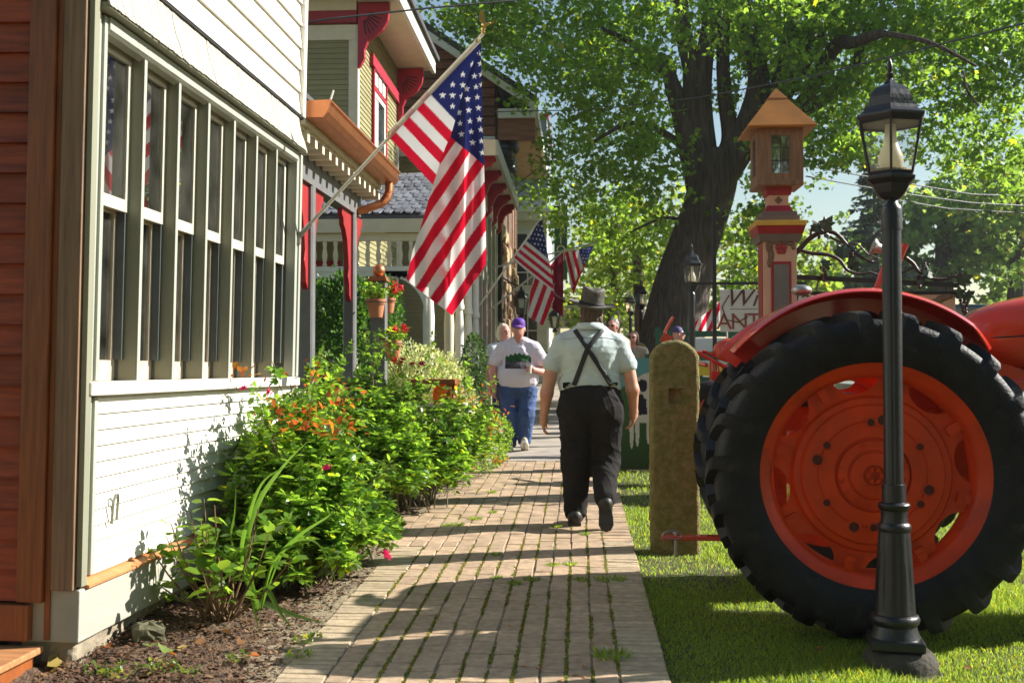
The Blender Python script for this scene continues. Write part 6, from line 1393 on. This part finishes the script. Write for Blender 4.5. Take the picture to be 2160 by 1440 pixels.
def sdf_mesh(prims, h, name, m, k=.03, fold=None):
    lo_ = np.array([9e9]*3); hi = -lo_
    for p in prims:
        if p[0] == 'c': q = np.array([p[1],p[2]]); r_ = max(p[3],p[4]); a, b_ = q.min(0)-r_, q.max(0)+r_
        else: a, b_ = np.array(p[1])-np.array(p[2]), np.array(p[1])+np.array(p[2])
        lo_ = np.minimum(lo_,a); hi = np.maximum(hi,b_)
    lo_ -= 4*h; hi += 4*h; n = np.ceil((hi-lo_)/h).astype(int)+1; D = np.full(n, .2, np.float32)
    for p in prims:
        kk = p[5] if p[0] == 'c' and len(p) > 5 else (p[3] if p[0] == 'e' and len(p) > 3 else k)
        if p[0] == 'c': q = np.array([p[1],p[2]]); r_ = max(p[3],p[4]); a, b_ = q.min(0)-r_, q.max(0)+r_
        else: a, b_ = np.array(p[1])-np.array(p[2]), np.array(p[1])+np.array(p[2])
        pad = .10; i0 = np.maximum(0,((a-pad-lo_)/h).astype(int)); i1 = np.minimum(n,((b_+pad-lo_)/h).astype(int)+2)
        g = np.stack(np.meshgrid(*[lo_[i]+h*np.arange(i0[i],i1[i]) for i in range(3)], indexing='ij'),-1)
        if p[0] == 'c':
            A_, B_ = np.array(p[1]), np.array(p[2]); ab = B_-A_; t = np.clip(((g-A_)@ab)/(ab@ab+1e-9),0,1); d = np.linalg.norm(g-A_-t[...,None]*ab,axis=-1)-(p[3]*(1-t)+p[4]*t)
        else:
            rr = np.array(p[2]); q = (g-np.array(p[1]))/rr; l = np.linalg.norm(q,axis=-1); l2 = np.linalg.norm(q/rr,axis=-1); d = l*(l-1)/(l2+1e-6)
        sl = tuple(slice(i0[i],i1[i]) for i in range(3)); o = D[sl]; hh = np.clip(kk-np.abs(o-d),0,None)/kk; D[sl] = np.minimum(o,d)-hh*hh*kk*.25
    if fold is not None:
        g = np.stack(np.meshgrid(*[lo_[i]+h*np.arange(n[i]) for i in range(3)], indexing='ij'),-1); D += fold(g)
    V, F = surf_nets(D, lo_, h); me = fast_mesh(name, V, F, m, smooth=True)
    import bmesh
    bm = bmesh.new(); bm.from_mesh(me); bmesh.ops.smooth_vert(bm, verts=bm.verts, factor=.5, use_axis_x=True, use_axis_y=True, use_axis_z=True); bmesh.ops.recalc_face_normals(bm, faces=bm.faces); bm.to_mesh(me); bm.free(); return me
from mathutils.bvhtree import BVHTree
def bvh(me): return BVHTree.FromPolygons([v.co.copy() for v in me.vertices], [tuple(p.vertices) for p in me.polygons])
def strip_on(tree_, pts, w_, d, off, name, m, parent, n=24, lift=.004):
    """a flat band laid on a surface: points are (x,z) seen along direction d (+1/-1 in y)"""
    b = MB(); vs = []; P = [Vector((p[0],0,p[1])) for p in pts]; L = [P[0]]
    for i in range(len(P)-1):
        for t in np.linspace(0,1,n//(len(P)-1)+1)[1:]: L.append(P[i].lerp(P[i+1],t))
    for i, p in enumerate(L):
        tg = (L[min(i+1,len(L)-1)]-L[max(i-1,0)]).normalized(); s = Vector((-tg.z,0,tg.x)); 
        for q in (-1,-.33,.33,1):
            x = p+s*w_*.5*q; h = tree_.ray_cast(Vector((x.x,-d*2,x.z)), Vector((0,d,0)))[0]; y = (h.y if h else off); vs.append((x.x,y-d*lift,x.z))
    k = 4; b.add(vs, [(i*k+j,i*k+j+1,(i+1)*k+j+1,(i+1)*k+j) for i in range(len(L)-1) for j in range(3)])
    o = b.build(name, m, parent, smooth=True); q = o.modifiers.new('t','SOLIDIFY'); q.thickness = .004; q.offset = 0; return o
m_skin = mat('skin', (.52,.24,.16), .5, .12, 9., c2=(.60,.31,.21), sub=.08); m_skin2 = mat('ruddy_skin', (.55,.22,.17), .5, .12, 9., c2=(.62,.30,.23), sub=.08)
m_shirt = mat('mint_shirt', (.50,.585,.585), .85, .04, 6., bump=.35, bscale=14); m_trs = mat('charcoal_trousers', (.021,.019,.019), .85, .25, 8., bump=.4, bscale=18, spec=.12); m_blackl = mat('black_leather', (.015,.014,.014), .5, .2, 9., bump=.2, bscale=60)
m_strapb = mat('black_suspender', (.012,.012,.015), .7, .15); m_hairb = mat('brown_hair', (.10,.062,.036), .6, .4, 30., stretch=(6,6,.6), bump=.6, bscale=50); m_hat = mat('dark_straw', (.075,.066,.052), .6, .25, 30., bump=.4, bscale=90)
def hand(prims, wrist, d, side, curl=.5, s=1.):
    """palm, four unequal curled fingers and a thumb leaving the side of the palm"""
    w = Vector(wrist); d = Vector(d).normalized(); fw = Vector((0,1,0)); inn = Vector((-side,0,0))      # fingers fan along y, curl inward
    pc = w+d*.045*s; prims.append(('c',tuple(w),tuple(w+d*.03*s),.030*s,.034*s,.02))
    for f, (yo, L) in enumerate(((.030,.070),(.011,.080),(-.009,.074),(-.027,.058))):
        k0 = w+d*.075*s+fw*yo*s; prims.append(('c',tuple(w+d*.02*s+fw*yo*.7*s),tuple(k0),.017*s,.0125*s,.012))
        k1 = k0+(d*.9+inn*.35*curl)*L*.42*s; k2 = k1+(d*.6+inn*1.0*curl)*L*.33*s; k3 = k2+(d*.2+inn*1.2*curl)*L*.28*s
        for a, b_, r0, r1 in ((k0,k1,.0105,.0098),(k1,k2,.0098,.0088),(k2,k3,.0088,.0075)): prims.append(('c',tuple(a),tuple(b_),r0*s,r1*s,.004))
    t0 = w+d*.025*s+fw*.03*s; t1 = t0+(d*.6+fw*.55+inn*.35)*.04*s; t2 = t1+(d*.95+fw*.1+inn*.3)*.032*s
    prims.append(('c',tuple(w+d*.012*s+fw*.012*s),tuple(t0),.018*s,.014*s,.012)); prims.append(('c',tuple(t0),tuple(t1),.0125*s,.011*s,.006)); prims.append(('c',tuple(t1),tuple(t2),.011*s,.0085*s,.004))
def head_prims(c, s=1.):
    x, y, z = c; return [('e',(x,y,z),(.077*s,.095*s,.112*s)),('e',(x,y+.03*s,z-.055*s),(.058*s,.062*s,.062*s)),('e',(x,y+.10*s,z-.015*s),(.014*s,.022*s,.024*s),.012),('e',(x,y+.085*s,z+.025*s),(.05*s,.015*s,.012*s),.02),
        ('e',(x,y+.082*s,z-.062*s),(.026*s,.018*s,.012*s),.012),('e',(x-.08*s,y-.0,z-.01*s),(.012*s,.022*s,.034*s),.01),('e',(x+.08*s,y-.0,z-.01*s),(.012*s,.022*s,.034*s),.01),('c',(x,y-.02,z-.19*s),(x,y-.01,z-.08*s),.066*s,.058*s)]
def wr(f, a):
    """cloth creases: soft undulation plus sharp drag folds running across and down"""
    def fn(g):
        x, y, z = g[...,0], g[...,1], g[...,2]; wv = 1.6*np.sin(z*11+x*5)+1.2*np.sin(x*13-y*9+z*4)
        r1 = 1-np.abs(np.sin(z*f+x*9*np.sign(x)+wv)); r2 = 1-np.abs(np.sin(x*34+y*21+z*8+wv*1.3)); r3 = 1-np.abs(np.sin(z*f*1.7-x*17+y*13-wv))
        return -a*(r1**3*.9+r2**4*.8+r3**4*.6-.55)-a*.5*np.sin(z*f*.4+x*7)
    return fn
# ---- man in straw hat and suspenders, walking away
man = empty('person', (at(1245,1105,8.5).x,8.5,G(8.5))); tag(man, 'person walking away in dark hat, pale mint shirt, crossed suspenders and black trousers', 'person')
sk = head_prims((.012,.02,1.655),1.); sk += [('c',(-.29,0,1.26),(-.338,-.01,1.02),.055,.05),('c',(-.338,-.01,1.02),(-.362,.03,.84),.05,.033),('c',(.29,0,1.26),(.332,-.01,1.05),.055,.05),('c',(.332,-.01,1.05),(.342,.05,.885),.05,.033)]
hand(sk,(-.364,.035,.83),(0,.12,-1),-1,.5,1.05); hand(sk,(.343,.055,.875),(-.05,.15,-1),1,.8,1.05)
obj('body', sdf_mesh(sk, .0065, 'body', m_skin, .02), man)
me = sdf_mesh([('e',(0,.0,1.27),(.245,.15,.24)),('e',(0,.025,1.09),(.25,.175,.17)),('c',(-.07,0,1.49),(-.215,0,1.405),.07,.078),('c',(.07,0,1.49),(.215,0,1.405),.07,.078),('c',(-.215,0,1.405),(-.292,0,1.245),.082,.08,.03),('c',(.215,0,1.405),(.290,.0,1.25),.082,.08,.03),('e',(0,-.01,1.515),(.105,.095,.055)),('e',(0,-.05,1.36),(.2,.11,.14))], .009, 'shirt', m_shirt, .05, wr(26,.0065))
V = [v for v in me.vertices]; o = obj('shirt', me, man); tb_ = bvh(me)
b = MB(); n = 28; vs = []     # shirt collar
for i in range(n):
    a = 2*math.pi*i/n; vs += [(.082*math.cos(a),-.005+.082*math.sin(a),1.575-.02*max(0,math.sin(a))),(.100*math.cos(a),-.008+.102*math.sin(a),1.572-.02*max(0,math.sin(a))),(.118*math.cos(a),-.012+.122*math.sin(a),1.520-.03*max(0,math.sin(a)))]
b.add(vs, [(i*3+j,((i+1)%n)*3+j,((i+1)%n)*3+j+1,i*3+j+1) for i in range(n) for j in (0,1)]); q = b.build('collar', m_shirt, o, smooth=True); q.modifiers.new('t','SOLIDIFY').thickness = .004
me = sdf_mesh([('e',(0,.01,.94),(.252,.175,.19)),('e',(0,.01,1.04),(.232,.165,.09)),('e',(-.11,-.06,.90),(.13,.12,.14)),('e',(.11,-.06,.90),(.13,.12,.14)),('c',(-.115,0,.86),(-.112,.03,.48),.138,.108),('c',(-.112,.03,.48),(-.118,.0,.10),.108,.092),('c',(.122,0,.86),(.125,.03,.48),.14,.112),('c',(.125,.03,.48),(.112,-.24,.24),.110,.086)], .009, 'trousers', m_trs, .05, wr(17,.009))
tr = obj('trousers', me, man); tt = bvh(me)
def man_strap(pts): strip_on(tb_, pts, .036, 1, -.15, 'suspender', m_strapb, man, 30, .007)
man_strap([(.165,1.085),(-.02,1.37),(-.118,1.515)]); man_strap([(-.125,1.085),(-.02,1.37),(.098,1.515)])
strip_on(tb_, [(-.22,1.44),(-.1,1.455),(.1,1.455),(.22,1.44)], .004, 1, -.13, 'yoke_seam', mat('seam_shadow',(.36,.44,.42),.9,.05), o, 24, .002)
strip_on(tt, [(-.21,1.085),(0,1.09),(.21,1.085)], .045, 1, -.16, 'waistband', m_trs, tr, 20, .005)
me = sdf_mesh([('c',(-.118,-.05,.055),(-.135,.13,.05),.052,.046),('e',(-.118,-.05,.07),(.052,.06,.06))], .008, 'shoe', m_blackl, .03); so_ = obj('shoe', me, man); b = MB(); b.prism([(-.17,-.10),(-.07,-.10),(-.075,.02),(-.09,.17),(-.13,.19),(-.17,.16),(-.18,.03)], 0.0, .02, 'z'); b.build('sole', m_blackl, so_, bevel=.004)
me = sdf_mesh([('c',(.112,-.29,.20),(.116,-.235,.07),.055,.05),('e',(.112,-.26,.22),(.05,.05,.05))], .008, 'shoe', m_blackl, .03); so_ = obj('shoe', me, man)
b = MB(); out = [(-.043,.10),(-.046,.13),(-.03,.155),(0,.162),(.03,.155),(.046,.13),(.043,.10),(.04,.04),(.054,-.03),(.056,-.09),(.035,-.13),(0,-.14),(-.035,-.13),(-.056,-.09),(-.054,-.03),(-.04,.04)]
b.prism(out, -.012, .012, 'y'); b.build('sole', mat('shoe_sole',(.035,.031,.028),.75,.3,14.,bump=.4,bscale=60), so_, loc=(.114,-.315,.128), rot=(R(-20),0,R(3)), bevel=.004)
# hair and hat
me = sdf_mesh([('e',(.012,-.005,1.665),(.087,.095,.10)),('e',(.012,-.05,1.60),(.078,.045,.055)),('e',(.05,-.045,1.585),(.04,.035,.04)),('e',(-.04,-.045,1.59),(.04,.035,.04)),('e',(.085,-.03,1.60),(.018,.03,.035))], .006, 'hair', m_hairb, .02, lambda g: .0035*np.sin(g[...,0]*190+np.sin(g[...,2]*40)*1.5)); obj('hair', me, man)
hat = empty('hat', (.015,.01,1.715), (R(9),R(8),0), parent=man)
b = MB(); n = 48; vs = []; prof = [(.001,.115),(.05,.118),(.078,.112),(.088,.095)]+[(.089+.003*(i%2)+.006*i/9,.09-.085*i/9) for i in range(10)]+[(.105,.0),(.145,-.006),(.182,.004),(.188,.011),(.186,.002),(.145,-.013),(.10,-.006)]
for i, (q, z) in enumerate(prof):
    for j in range(n):
        a = 2*math.pi*j/n; x, y = q*math.cos(a), q*math.sin(a)*1.12; zz = z
        if i < 5: zz += .022*(abs(math.cos(a))**1.5)*(q/.08)-.018*(1-min(1,q/.09))+.012
        if q > .12: zz += .012*math.cos(a)**2-.01*math.sin(a)**2
        vs.append((x,y,zz))
b.add(vs, [(i*n+j,i*n+(j+1)%n,(i+1)*n+(j+1)%n,(i+1)*n+j) for i in range(len(prof)-1) for j in range(n)]); b.build('straw', m_hat, hat, smooth=60)
b = MB(); b.lathe([(.1015,.004),(.1025,.022),(.100,.024)],40,cap=False); q = b.build('hat_band', m_strapb, hat, smooth=True); q.scale = (1,1.12,1)
# ---- man with purple cap and coffee, walking towards us
m_tee = mat('white_tee', (.70,.64,.74), .85, .03, 6., bump=.3, bscale=14); m_jean = mat('blue_jeans', (.035,.075,.21), .8, .25, 8., bump=.35, bscale=20); m_snk = mat('tan_sneaker', (.42,.36,.28), .7, .25, 12.); m_purple = mat('purple_cap', (.10,.02,.30), .7, .12, 9.); m_paper = mat('paper_cup', (.78,.77,.72), .6, .03)
cm = empty('person', (at(1094,950,14.3).x,14.3,G(14.3)), (0,0,math.pi)); tag(cm, 'person in purple cap, white t-shirt and blue jeans carrying a paper cup towards us', 'person')
sk = head_prims((0,.03,1.60),1.03); sk += [('c',(.325,0,1.17),(.335,.02,.98),.056,.05),('c',(.335,.02,.98),(.325,.09,.82),.05,.034),('c',(-.32,0,1.17),(-.335,.02,1.02),.056,.052),('c',(-.335,.02,1.02),(-.22,.20,1.055),.05,.035)]
hand(sk,(.323,.095,.815),(0,.15,-1),1,.6,1.05)
sk += [('e',(-.185,.235,1.065),(.045,.032,.042))]
for z in (1.045,1.065,1.085,1.10): sk += [('c',(-.19,.255,z),(-.145,.285,z),.011,.010,.004),('c',(-.145,.285,z),(-.115,.262,z),.010,.009,.004)]
sk += [('c',(-.165,.22,1.09),(-.135,.205,1.115),.013,.010,.006)]
obj('body', sdf_mesh(sk, .0075, 'body', m_skin2, .02), cm)
me = sdf_mesh([('e',(0,.0,1.22),(.235,.15,.22)),('e',(0,.045,1.0),(.27,.205,.20)),('c',(-.07,0,1.43),(-.21,0,1.345),.07,.08),('c',(.07,0,1.43),(.21,0,1.345),.07,.08),('c',(-.21,0,1.345),(-.305,.01,1.18),.088,.092,.03),('c',(.21,0,1.345),(.305,.01,1.18),.088,.092,.03),('e',(0,.02,.90),(.255,.19,.12))], .010, 'shirt', m_tee, .06, wr(20,.007)); o = obj('shirt', me, cm); tb_ = bvh(me)
# picture printed on the shirt front: dark trees over a wagon
nx, nz = 50, 34; V = []; C_ = []; rr = np.random.default_rng(3)
for j in range(nz):
    for i in range(nx):
        x = .17-.34*i/(nx-1); z = 1.075+.21*j/(nz-1); h = tb_.ray_cast(Vector((x,2,z)),Vector((0,-1,0)))[0]; V.append((x,(h.y if h else .18)+.004,z)); u, v = i/nx, j/nz
        top = .70+.20*math.sin(math.pi*u)+.05*math.sin(u*37)+.06*(rr.random()-.5); c = (.70,.64,.74)
        if v < top: c = (.02,.06+.05*rr.random(),.025) if v > .45 else (.035+.03*rr.random(),.035+.02*rr.random(),.05)
        if .25 < v < .4 and (i*3+j) % 5 == 0: c = (.2,.18,.2)
        C_.append(c)
V = np.array(V); a = np.array([j*nx+i for j in range(nz-1) for i in range(nx-1)]); obj('shirt_print', fast_mesh('shirt_print', V, np.stack([a,a+1,a+nx+1,a+nx],1), print_mat('shirt_print_ink',.85), True, col=np.array(C_)), o)
me = sdf_mesh([('e',(0,.01,.82),(.235,.18,.15)),('c',(.12,0,.76),(.115,.07,.46),.135,.105),('c',(.115,.07,.46),(.115,.02,.10),.105,.088),('c',(-.12,0,.76),(-.105,.10,.46),.135,.105),('c',(-.105,.10,.46),(-.085,.06,.13),.105,.086)], .010, 'jeans', m_jean, .05, wr(19,.009)); obj('jeans', me, cm)
for x, y, z, rx in ((.115,.02,.05,0),(-.085,.08,.075,.5)):
    me = sdf_mesh([('c',(0,-.05,.0),(0,.15,-.01),.05,.045),('e',(0,-.03,.03),(.05,.06,.05))], .009, 'sneaker', m_snk, .03); q = obj('sneaker', me, cm, (x,y,z), (rx,0,0)); b = MB(); b.prism([(-.05,-.1),(.05,-.1),(.055,.1),(.03,.195),(-.03,.195),(-.055,.1)],-.05,-.028,'z'); b.build('sole', m_offwhite, q, bevel=.004)
cp_ = empty('cap', (0,.02,1.64), (R(-4),0,0), parent=cm); b = MB(); b.lathe([(.090,.0),(.0905,.03),(.085,.065),(.065,.092),(.03,.106),(.001,.109)],26,cap=False); q = b.build('crown', m_purple, cp_, smooth=True); q.scale = (1,1.12,1)
b = MB(); vs = []; n = 16
for i in range(n+1):
    a = math.pi*i/n; x, y = .088*math.cos(a), .098*math.sin(a); vs += [(x,y,.008),(x*1.02,y+.075*math.sin(a),-.014-.008*math.cos(2*a)*0)]
b.add(vs, [(2*i,2*i+1,2*i+3,2*i+2) for i in range(n)]); q = b.build('peak', m_purple, cp_, smooth=True); q.modifiers.new('t','SOLIDIFY').thickness = .005
for s in (-1,1):
    b = MB(); b.ball((s*.032,.118,1.612),(.012,.006,.007),8,6); b.build('eye', m_dark, cm); b = MB(); b.box((s*.034,.122,1.632),(.034,.008,.006)); b.build('eyebrow', m_hairb, cm)
b = MB(); b.box((0,.118,1.532),(.045,.008,.006)); b.build('mouth', mat('lip',(.35,.10,.09),.5,.1), cm)
b = MB(); b.lathe([(.028,0),(.036,.095),(.040,.098),(.040,.104)],22); q = b.build('paper_cup', m_paper, None, smooth=40); q.location = cm.matrix_basis @ Vector((-.155,.255,1.015)); tag(q, 'white paper coffee cup held by the person in the purple cap', 'cup')
# ---- other walkers, farther away
def walker(px, Y, label, hair, shirt, legs, hgt=1.68, face=math.pi, hat=None, glasses=False, long_hair=False, bare=False):
    e = empty('person', (at(px,700,Y).x,Y,G(Y)), (0,0,face)); tag(e, label, 'person'); z = hgt-.12; s = .97
    sk = head_prims((0,.02,z),s)
    for q in (-1,1): sk += [('c',(q*.22,0,z-.36),(q*.26,.03,z-.60),.048,.042),('c',(q*.26,.03,z-.60),(q*.25,.10,z-.80),.042,.03)]; hand(sk,(q*.25,.10,z-.80),(0,.1,-1),q,.5)
    if bare:
        for q in (-1,1): sk += [('c',(q*.09,.0,.46),(q*.09,.0,.06),.055,.035)]
    obj('body', sdf_mesh(sk, .0095, 'body', m_skin2, .02), e)
    obj('shirt', sdf_mesh([('e',(0,0,z-.38),(.20,.125,.2)),('e',(0,.01,z-.58),(.19,.14,.18)),('c',(-.1,0,z-.20),(-.19,0,z-.25),.06,.07),('c',(.1,0,z-.20),(.19,0,z-.25),.06,.07),('c',(-.19,0,z-.25),(-.24,.01,z-.44),.075,.06),('c',(.19,0,z-.25),(.24,.01,z-.44),.075,.06)], .012, 'shirt', shirt, .05, wr(20,.004)), e)
    lo2 = .40 if bare else .08
    obj('trousers', sdf_mesh([('e',(0,0,z-.74),(.19,.14,.14)),('c',(.09,0,z-.8),(.09,.05,.48),.11,.085),('c',(.09,.05,.48),(.09,.03,lo2),.085,.07),('c',(-.09,0,z-.8),(-.09,-.02,.48),.11,.085),('c',(-.09,-.02,.48),(-.09,-.06,lo2),.085,.07)], .012, 'trousers', legs, .05), e)
    for q in (-1,1): obj('shoe', sdf_mesh([('c',(q*.09,-.05,.045),(q*.09,.13,.04),.045,.04)], .011, 'shoe', m_blackl, .03), e)
    hp_ = [('e',(0,-.012,z+.025),(.087,.098,.105))]
    if long_hair: hp_ += [('e',(0,-.03,z-.04),(.095,.085,.11)),('e',(-.07,.01,z-.04),(.03,.05,.10)),('e',(.07,.01,z-.04),(.03,.05,.10))]
    if hat is None: obj('hair', sdf_mesh(hp_, .009, 'hair', hair, .02, lambda g: .003*np.sin(g[...,0]*150)+np.where((g[...,1] > .045)&(g[...,2] < z+.05),.03,0)), e)
    else:
        c_ = empty('cap', (0,.0,z+.035), parent=e); b = MB(); b.lathe([(.09,0),(.09,.03),(.08,.07),(.04,.10),(.001,.105)],22,cap=False); b.build('crown', hat, c_, smooth=True); b = MB(); b.box((0,.13,.003),(.12,.10,.008)); b.build('peak', hat, c_, bevel=.003)
    if glasses:
        g_ = empty('sunglasses', (0,.115,z+.012), parent=e)
        for q in (-1,1): b = MB(); b.ball((q*.034,0,0),(.028,.008,.02),10,6); b.build('lens', m_blackl, g_, smooth=True)
        b = MB(); b.box((0,0,.008),(.15,.006,.008)); b.build('frame', m_blackl, g_)
    for q in (-1,1):
        b = MB(); b.ball((q*.032,.108,z+.012),(.011,.006,.007),8,6); b.build('eye', m_dark, e)
    return e
m_grhair = mat('grey_blond_hair', (.55,.50,.42), .6, .2, 30.); m_greyh = mat('short_grey_hair', (.18,.16,.15), .6, .3, 30.); m_tanshirt = mat('tan_shirt', (.30,.26,.20), .85, .15, 6.); m_pale = mat('pale_blue_top', (.55,.58,.62), .85, .05, 6.); m_navy = mat('navy_capris', (.02,.03,.07), .8, .15, 6.)
walker(1062,15.6,'person with grey blond bob and pale top walking behind the purple cap',m_grhair,m_pale,m_navy,1.69,face=math.pi*1.18,long_hair=True,bare=True)
walker(1294,16.5,'person with sunglasses and tan shirt seen over the suspender man\'s shoulder',m_greyh,m_tanshirt,m_jean,1.78,face=math.pi*.85,glasses=True)
walker(1336,19.5,'person with long brown hair partly hidden behind the distant stone post',m_hairb,m_tanshirt,m_navy,1.62,face=math.pi*.9,long_hair=True,glasses=True)
walker(1428,17.5,'person in dark purple cap showing just above the mossy stone post',m_hairb,m_navy,m_jean,1.66,face=math.pi*1.5,hat=mat('dark_purple_cap',(.05,.035,.14),.7,.1))
# ------------------------------------------------------------------ second tractor, wagon and vehicles behind
t2_ = empty('tractor', (at(1600,760,11.5).x,11.5,G(11.5))); tag(t2_, 'second smaller red tractor half hidden behind the big tyre', 'tractor')
def q2(px, py, d=0): return at(px,py,11.5+d)-t2_.location
b = MB(); n = 28; vs = []; se = [(1504,.01,.01),(1507,.05,.055),(1515,.09,.095),(1530,.115,.125),(1560,.13,.14),(1600,.135,.145),(1680,.135,.145),(1700,.02,.02)]
for px, wy, hz in se:
    c = q2(px,739)
    for j in range(n): a = 2*math.pi*j/n; vs.append((c.x, c.y+wy*math.cos(a), c.z+hz*math.sin(a)))
b.add(vs,[(i*n+j,i*n+(j+1)%n,(i+1)*n+(j+1)%n,(i+1)*n+j) for i in range(len(se)-1) for j in range(n)]); b.build('hood', m_tred, t2_, smooth=True)
b = MB(); b.tube([q2(1470,742),q2(1560,790)], .022, 8); b.tube([q2(1482,740),q2(1590,778)], .016, 8); b.tube([q2(1500,760),q2(1500,800)], .02, 6); b.box(q2(1570,800),(.7,.2,.16)); b.tube([q2(1490,770),q2(1440,760,.4)], .025, 8); b.build('frame', m_fender, t2_)
for k in range(8):
    b = MB(); b.tube([q2(1505+k*9,768),q2(1508+k*9,785)], .012, 6); b.build('engine_fin', m_fender, t2_)
b = MB(); b.tube([q2(1408,735),q2(1402,700),q2(1412,680),q2(1420,668)], .016, 8); b.box(q2(1405,715),(.10,.05,.10),(0,.5,0)); b.build('steering_post', m_fender, t2_)
b = MB(); b.lathe([(.16,-.06),(.25,-.08),(.31,-.06),(.33,0),(.31,.06),(.25,.08),(.16,.06)],36,q2(1500,870,-.3),'y',cap=False); b.build('front_tyre', m_rubber, t2_, smooth=True)
b = MB(); b.lathe([(.17,-.05),(.05,-.07),(.001,-.07)],24,q2(1500,870,-.3),'y',cap=False); b.build('front_wheel', m_fender, t2_, smooth=True)
m_wgreen = mat('wagon_green', (.01,.085,.045), .5, .1); m_wyel = mat('wagon_yellow', (.62,.45,.02), .5, .08)
wg = empty('farm_wagon', (at(1500,760,18.5).x,18.5,G(18.5))); tag(wg, 'dark green farm wagon with a yellow lower board behind the lamp post', 'wagon')
def q3(px, py): return at(px,py,18.5)-wg.location
def wbox(name, m, x0,x1,y0,y1,d=.08):
    a, c = q3(x0,y1), q3(x1,y0); b = MB(); b.bb(a.x,c.x,-d/2,d/2,a.z,c.z); return b.build(name, m, wg)
wbox('top_rail', m_wgreen, 1380,1640,697,710); wbox('lower_rail', m_wgreen, 1360,1640,746,760); wbox('side_board', m_wyel, 1380,1640,770,792,.06); wbox('bottom_rail', m_wgreen, 1380,1640,795,815)
for x in (1384,1440,1535,1620): wbox('stake', m_wgreen, x,x+9,690,815,.1)
b = MB(); c = q3(1420,840); b.lathe([(.34,-.04),(.40,-.05),(.40,.05),(.34,.04)],30,c,'y',cap=False); b.lathe([(.05,-.05),(.05,.05)],10,c,'y')
for k in range(10): a = k*math.pi/5; b.tube([c+Vector((.05*math.cos(a),0,.05*math.sin(a))),c+Vector((.35*math.cos(a),0,.35*math.sin(a)))], .018, 5)
b.build('spoked_wheel', m_wyel, wg)
vt = empty('white_trailer', (at(1500,740,22).x,22,G(22))); tag(vt, 'white box trailer parked behind the farm wagon', 'trailer')
m_vwhite = mat('white_vehicle_paint', (.75,.76,.78), .35, .04, 3., coat=.3)
def q4(px,py): return at(px,py,22)-vt.location
a, c = q4(1466,772), q4(1640,712); b = MB(); b.bb(a.x,c.x,0,2.0,a.z,c.z); b.build('box', m_vwhite, vt, bevel=.03); b = MB(); b.bb(a.x,c.x,-.03,-.002,a.z+.25,a.z+.29); b.build('side_stripe', m_dark, vt)
for x in (.5,1.2): b = MB(); b.lathe([(.12,-.1),(.3,-.1),(.33,0),(.3,.1),(.12,.1)],24,(a.x+x,.1,.33),'y'); b.build('wheel', m_rubber, vt, smooth=30)
cr = empty('parked_car', (at(2075,660,19).x,19,G(19))); tag(cr, 'dark blue parked car whose roof shows left of the tractor hood', 'car')
m_cblue = mat('dark_blue_car_paint', (.02,.035,.07), .25, .05, 3., coat=.8)
zr = at(2040,641,19).z-G(19); b = MB(); prof = [(-2.1,.35),(-2.15,.75),(-1.5,.92),(-.85,zr-.06),(-.6,zr),(.7,zr),(1.3,zr-.25),(1.9,.95),(2.15,.85),(2.2,.35)]
b.prism(prof, 0, 1.7, 'y'); b.build('body', m_cblue, cr, bevel=.06)
b = MB(); b.prism([(-1.3,.98),(-.78,zr-.12),(-.05,zr-.1),(-.05,.98)], -.006, .02, 'y'); b.build('side_window', m_glassdk, cr); b = MB(); b.prism([(.03,.98),(.03,zr-.1),(.68,zr-.1),(1.15,.98)], -.006, .02, 'y'); b.build('side_window', m_glassdk, cr)
for x in (-1.35,1.35): b = MB(); b.lathe([(.18,-.02),(.31,-.02),(.33,.08),(.31,.2)],28,(x,0,.33),'y'); b.build('wheel', m_rubber, cr, smooth=30)
# ------------------------------------------------------------------ morning haze
hz = MB(); hz.bb(-60,60,-4,110,-1.6,16.5); hm = bpy.data.materials.new('haze'); hm.use_nodes = True; hn = hm.node_tree.nodes; hn.remove(hn['Principled BSDF'])
pv = hn.new('ShaderNodeVolumePrincipled'); pv.inputs['Color'].default_value = (.93,.96,1,1); pv.inputs['Density'].default_value = .0004; pv.inputs['Anisotropy'].default_value = .2
hm.node_tree.links.new(pv.outputs[0], hn['Material Output'].inputs['Volume']); kind(hz.build('haze', hm), 'stuff')
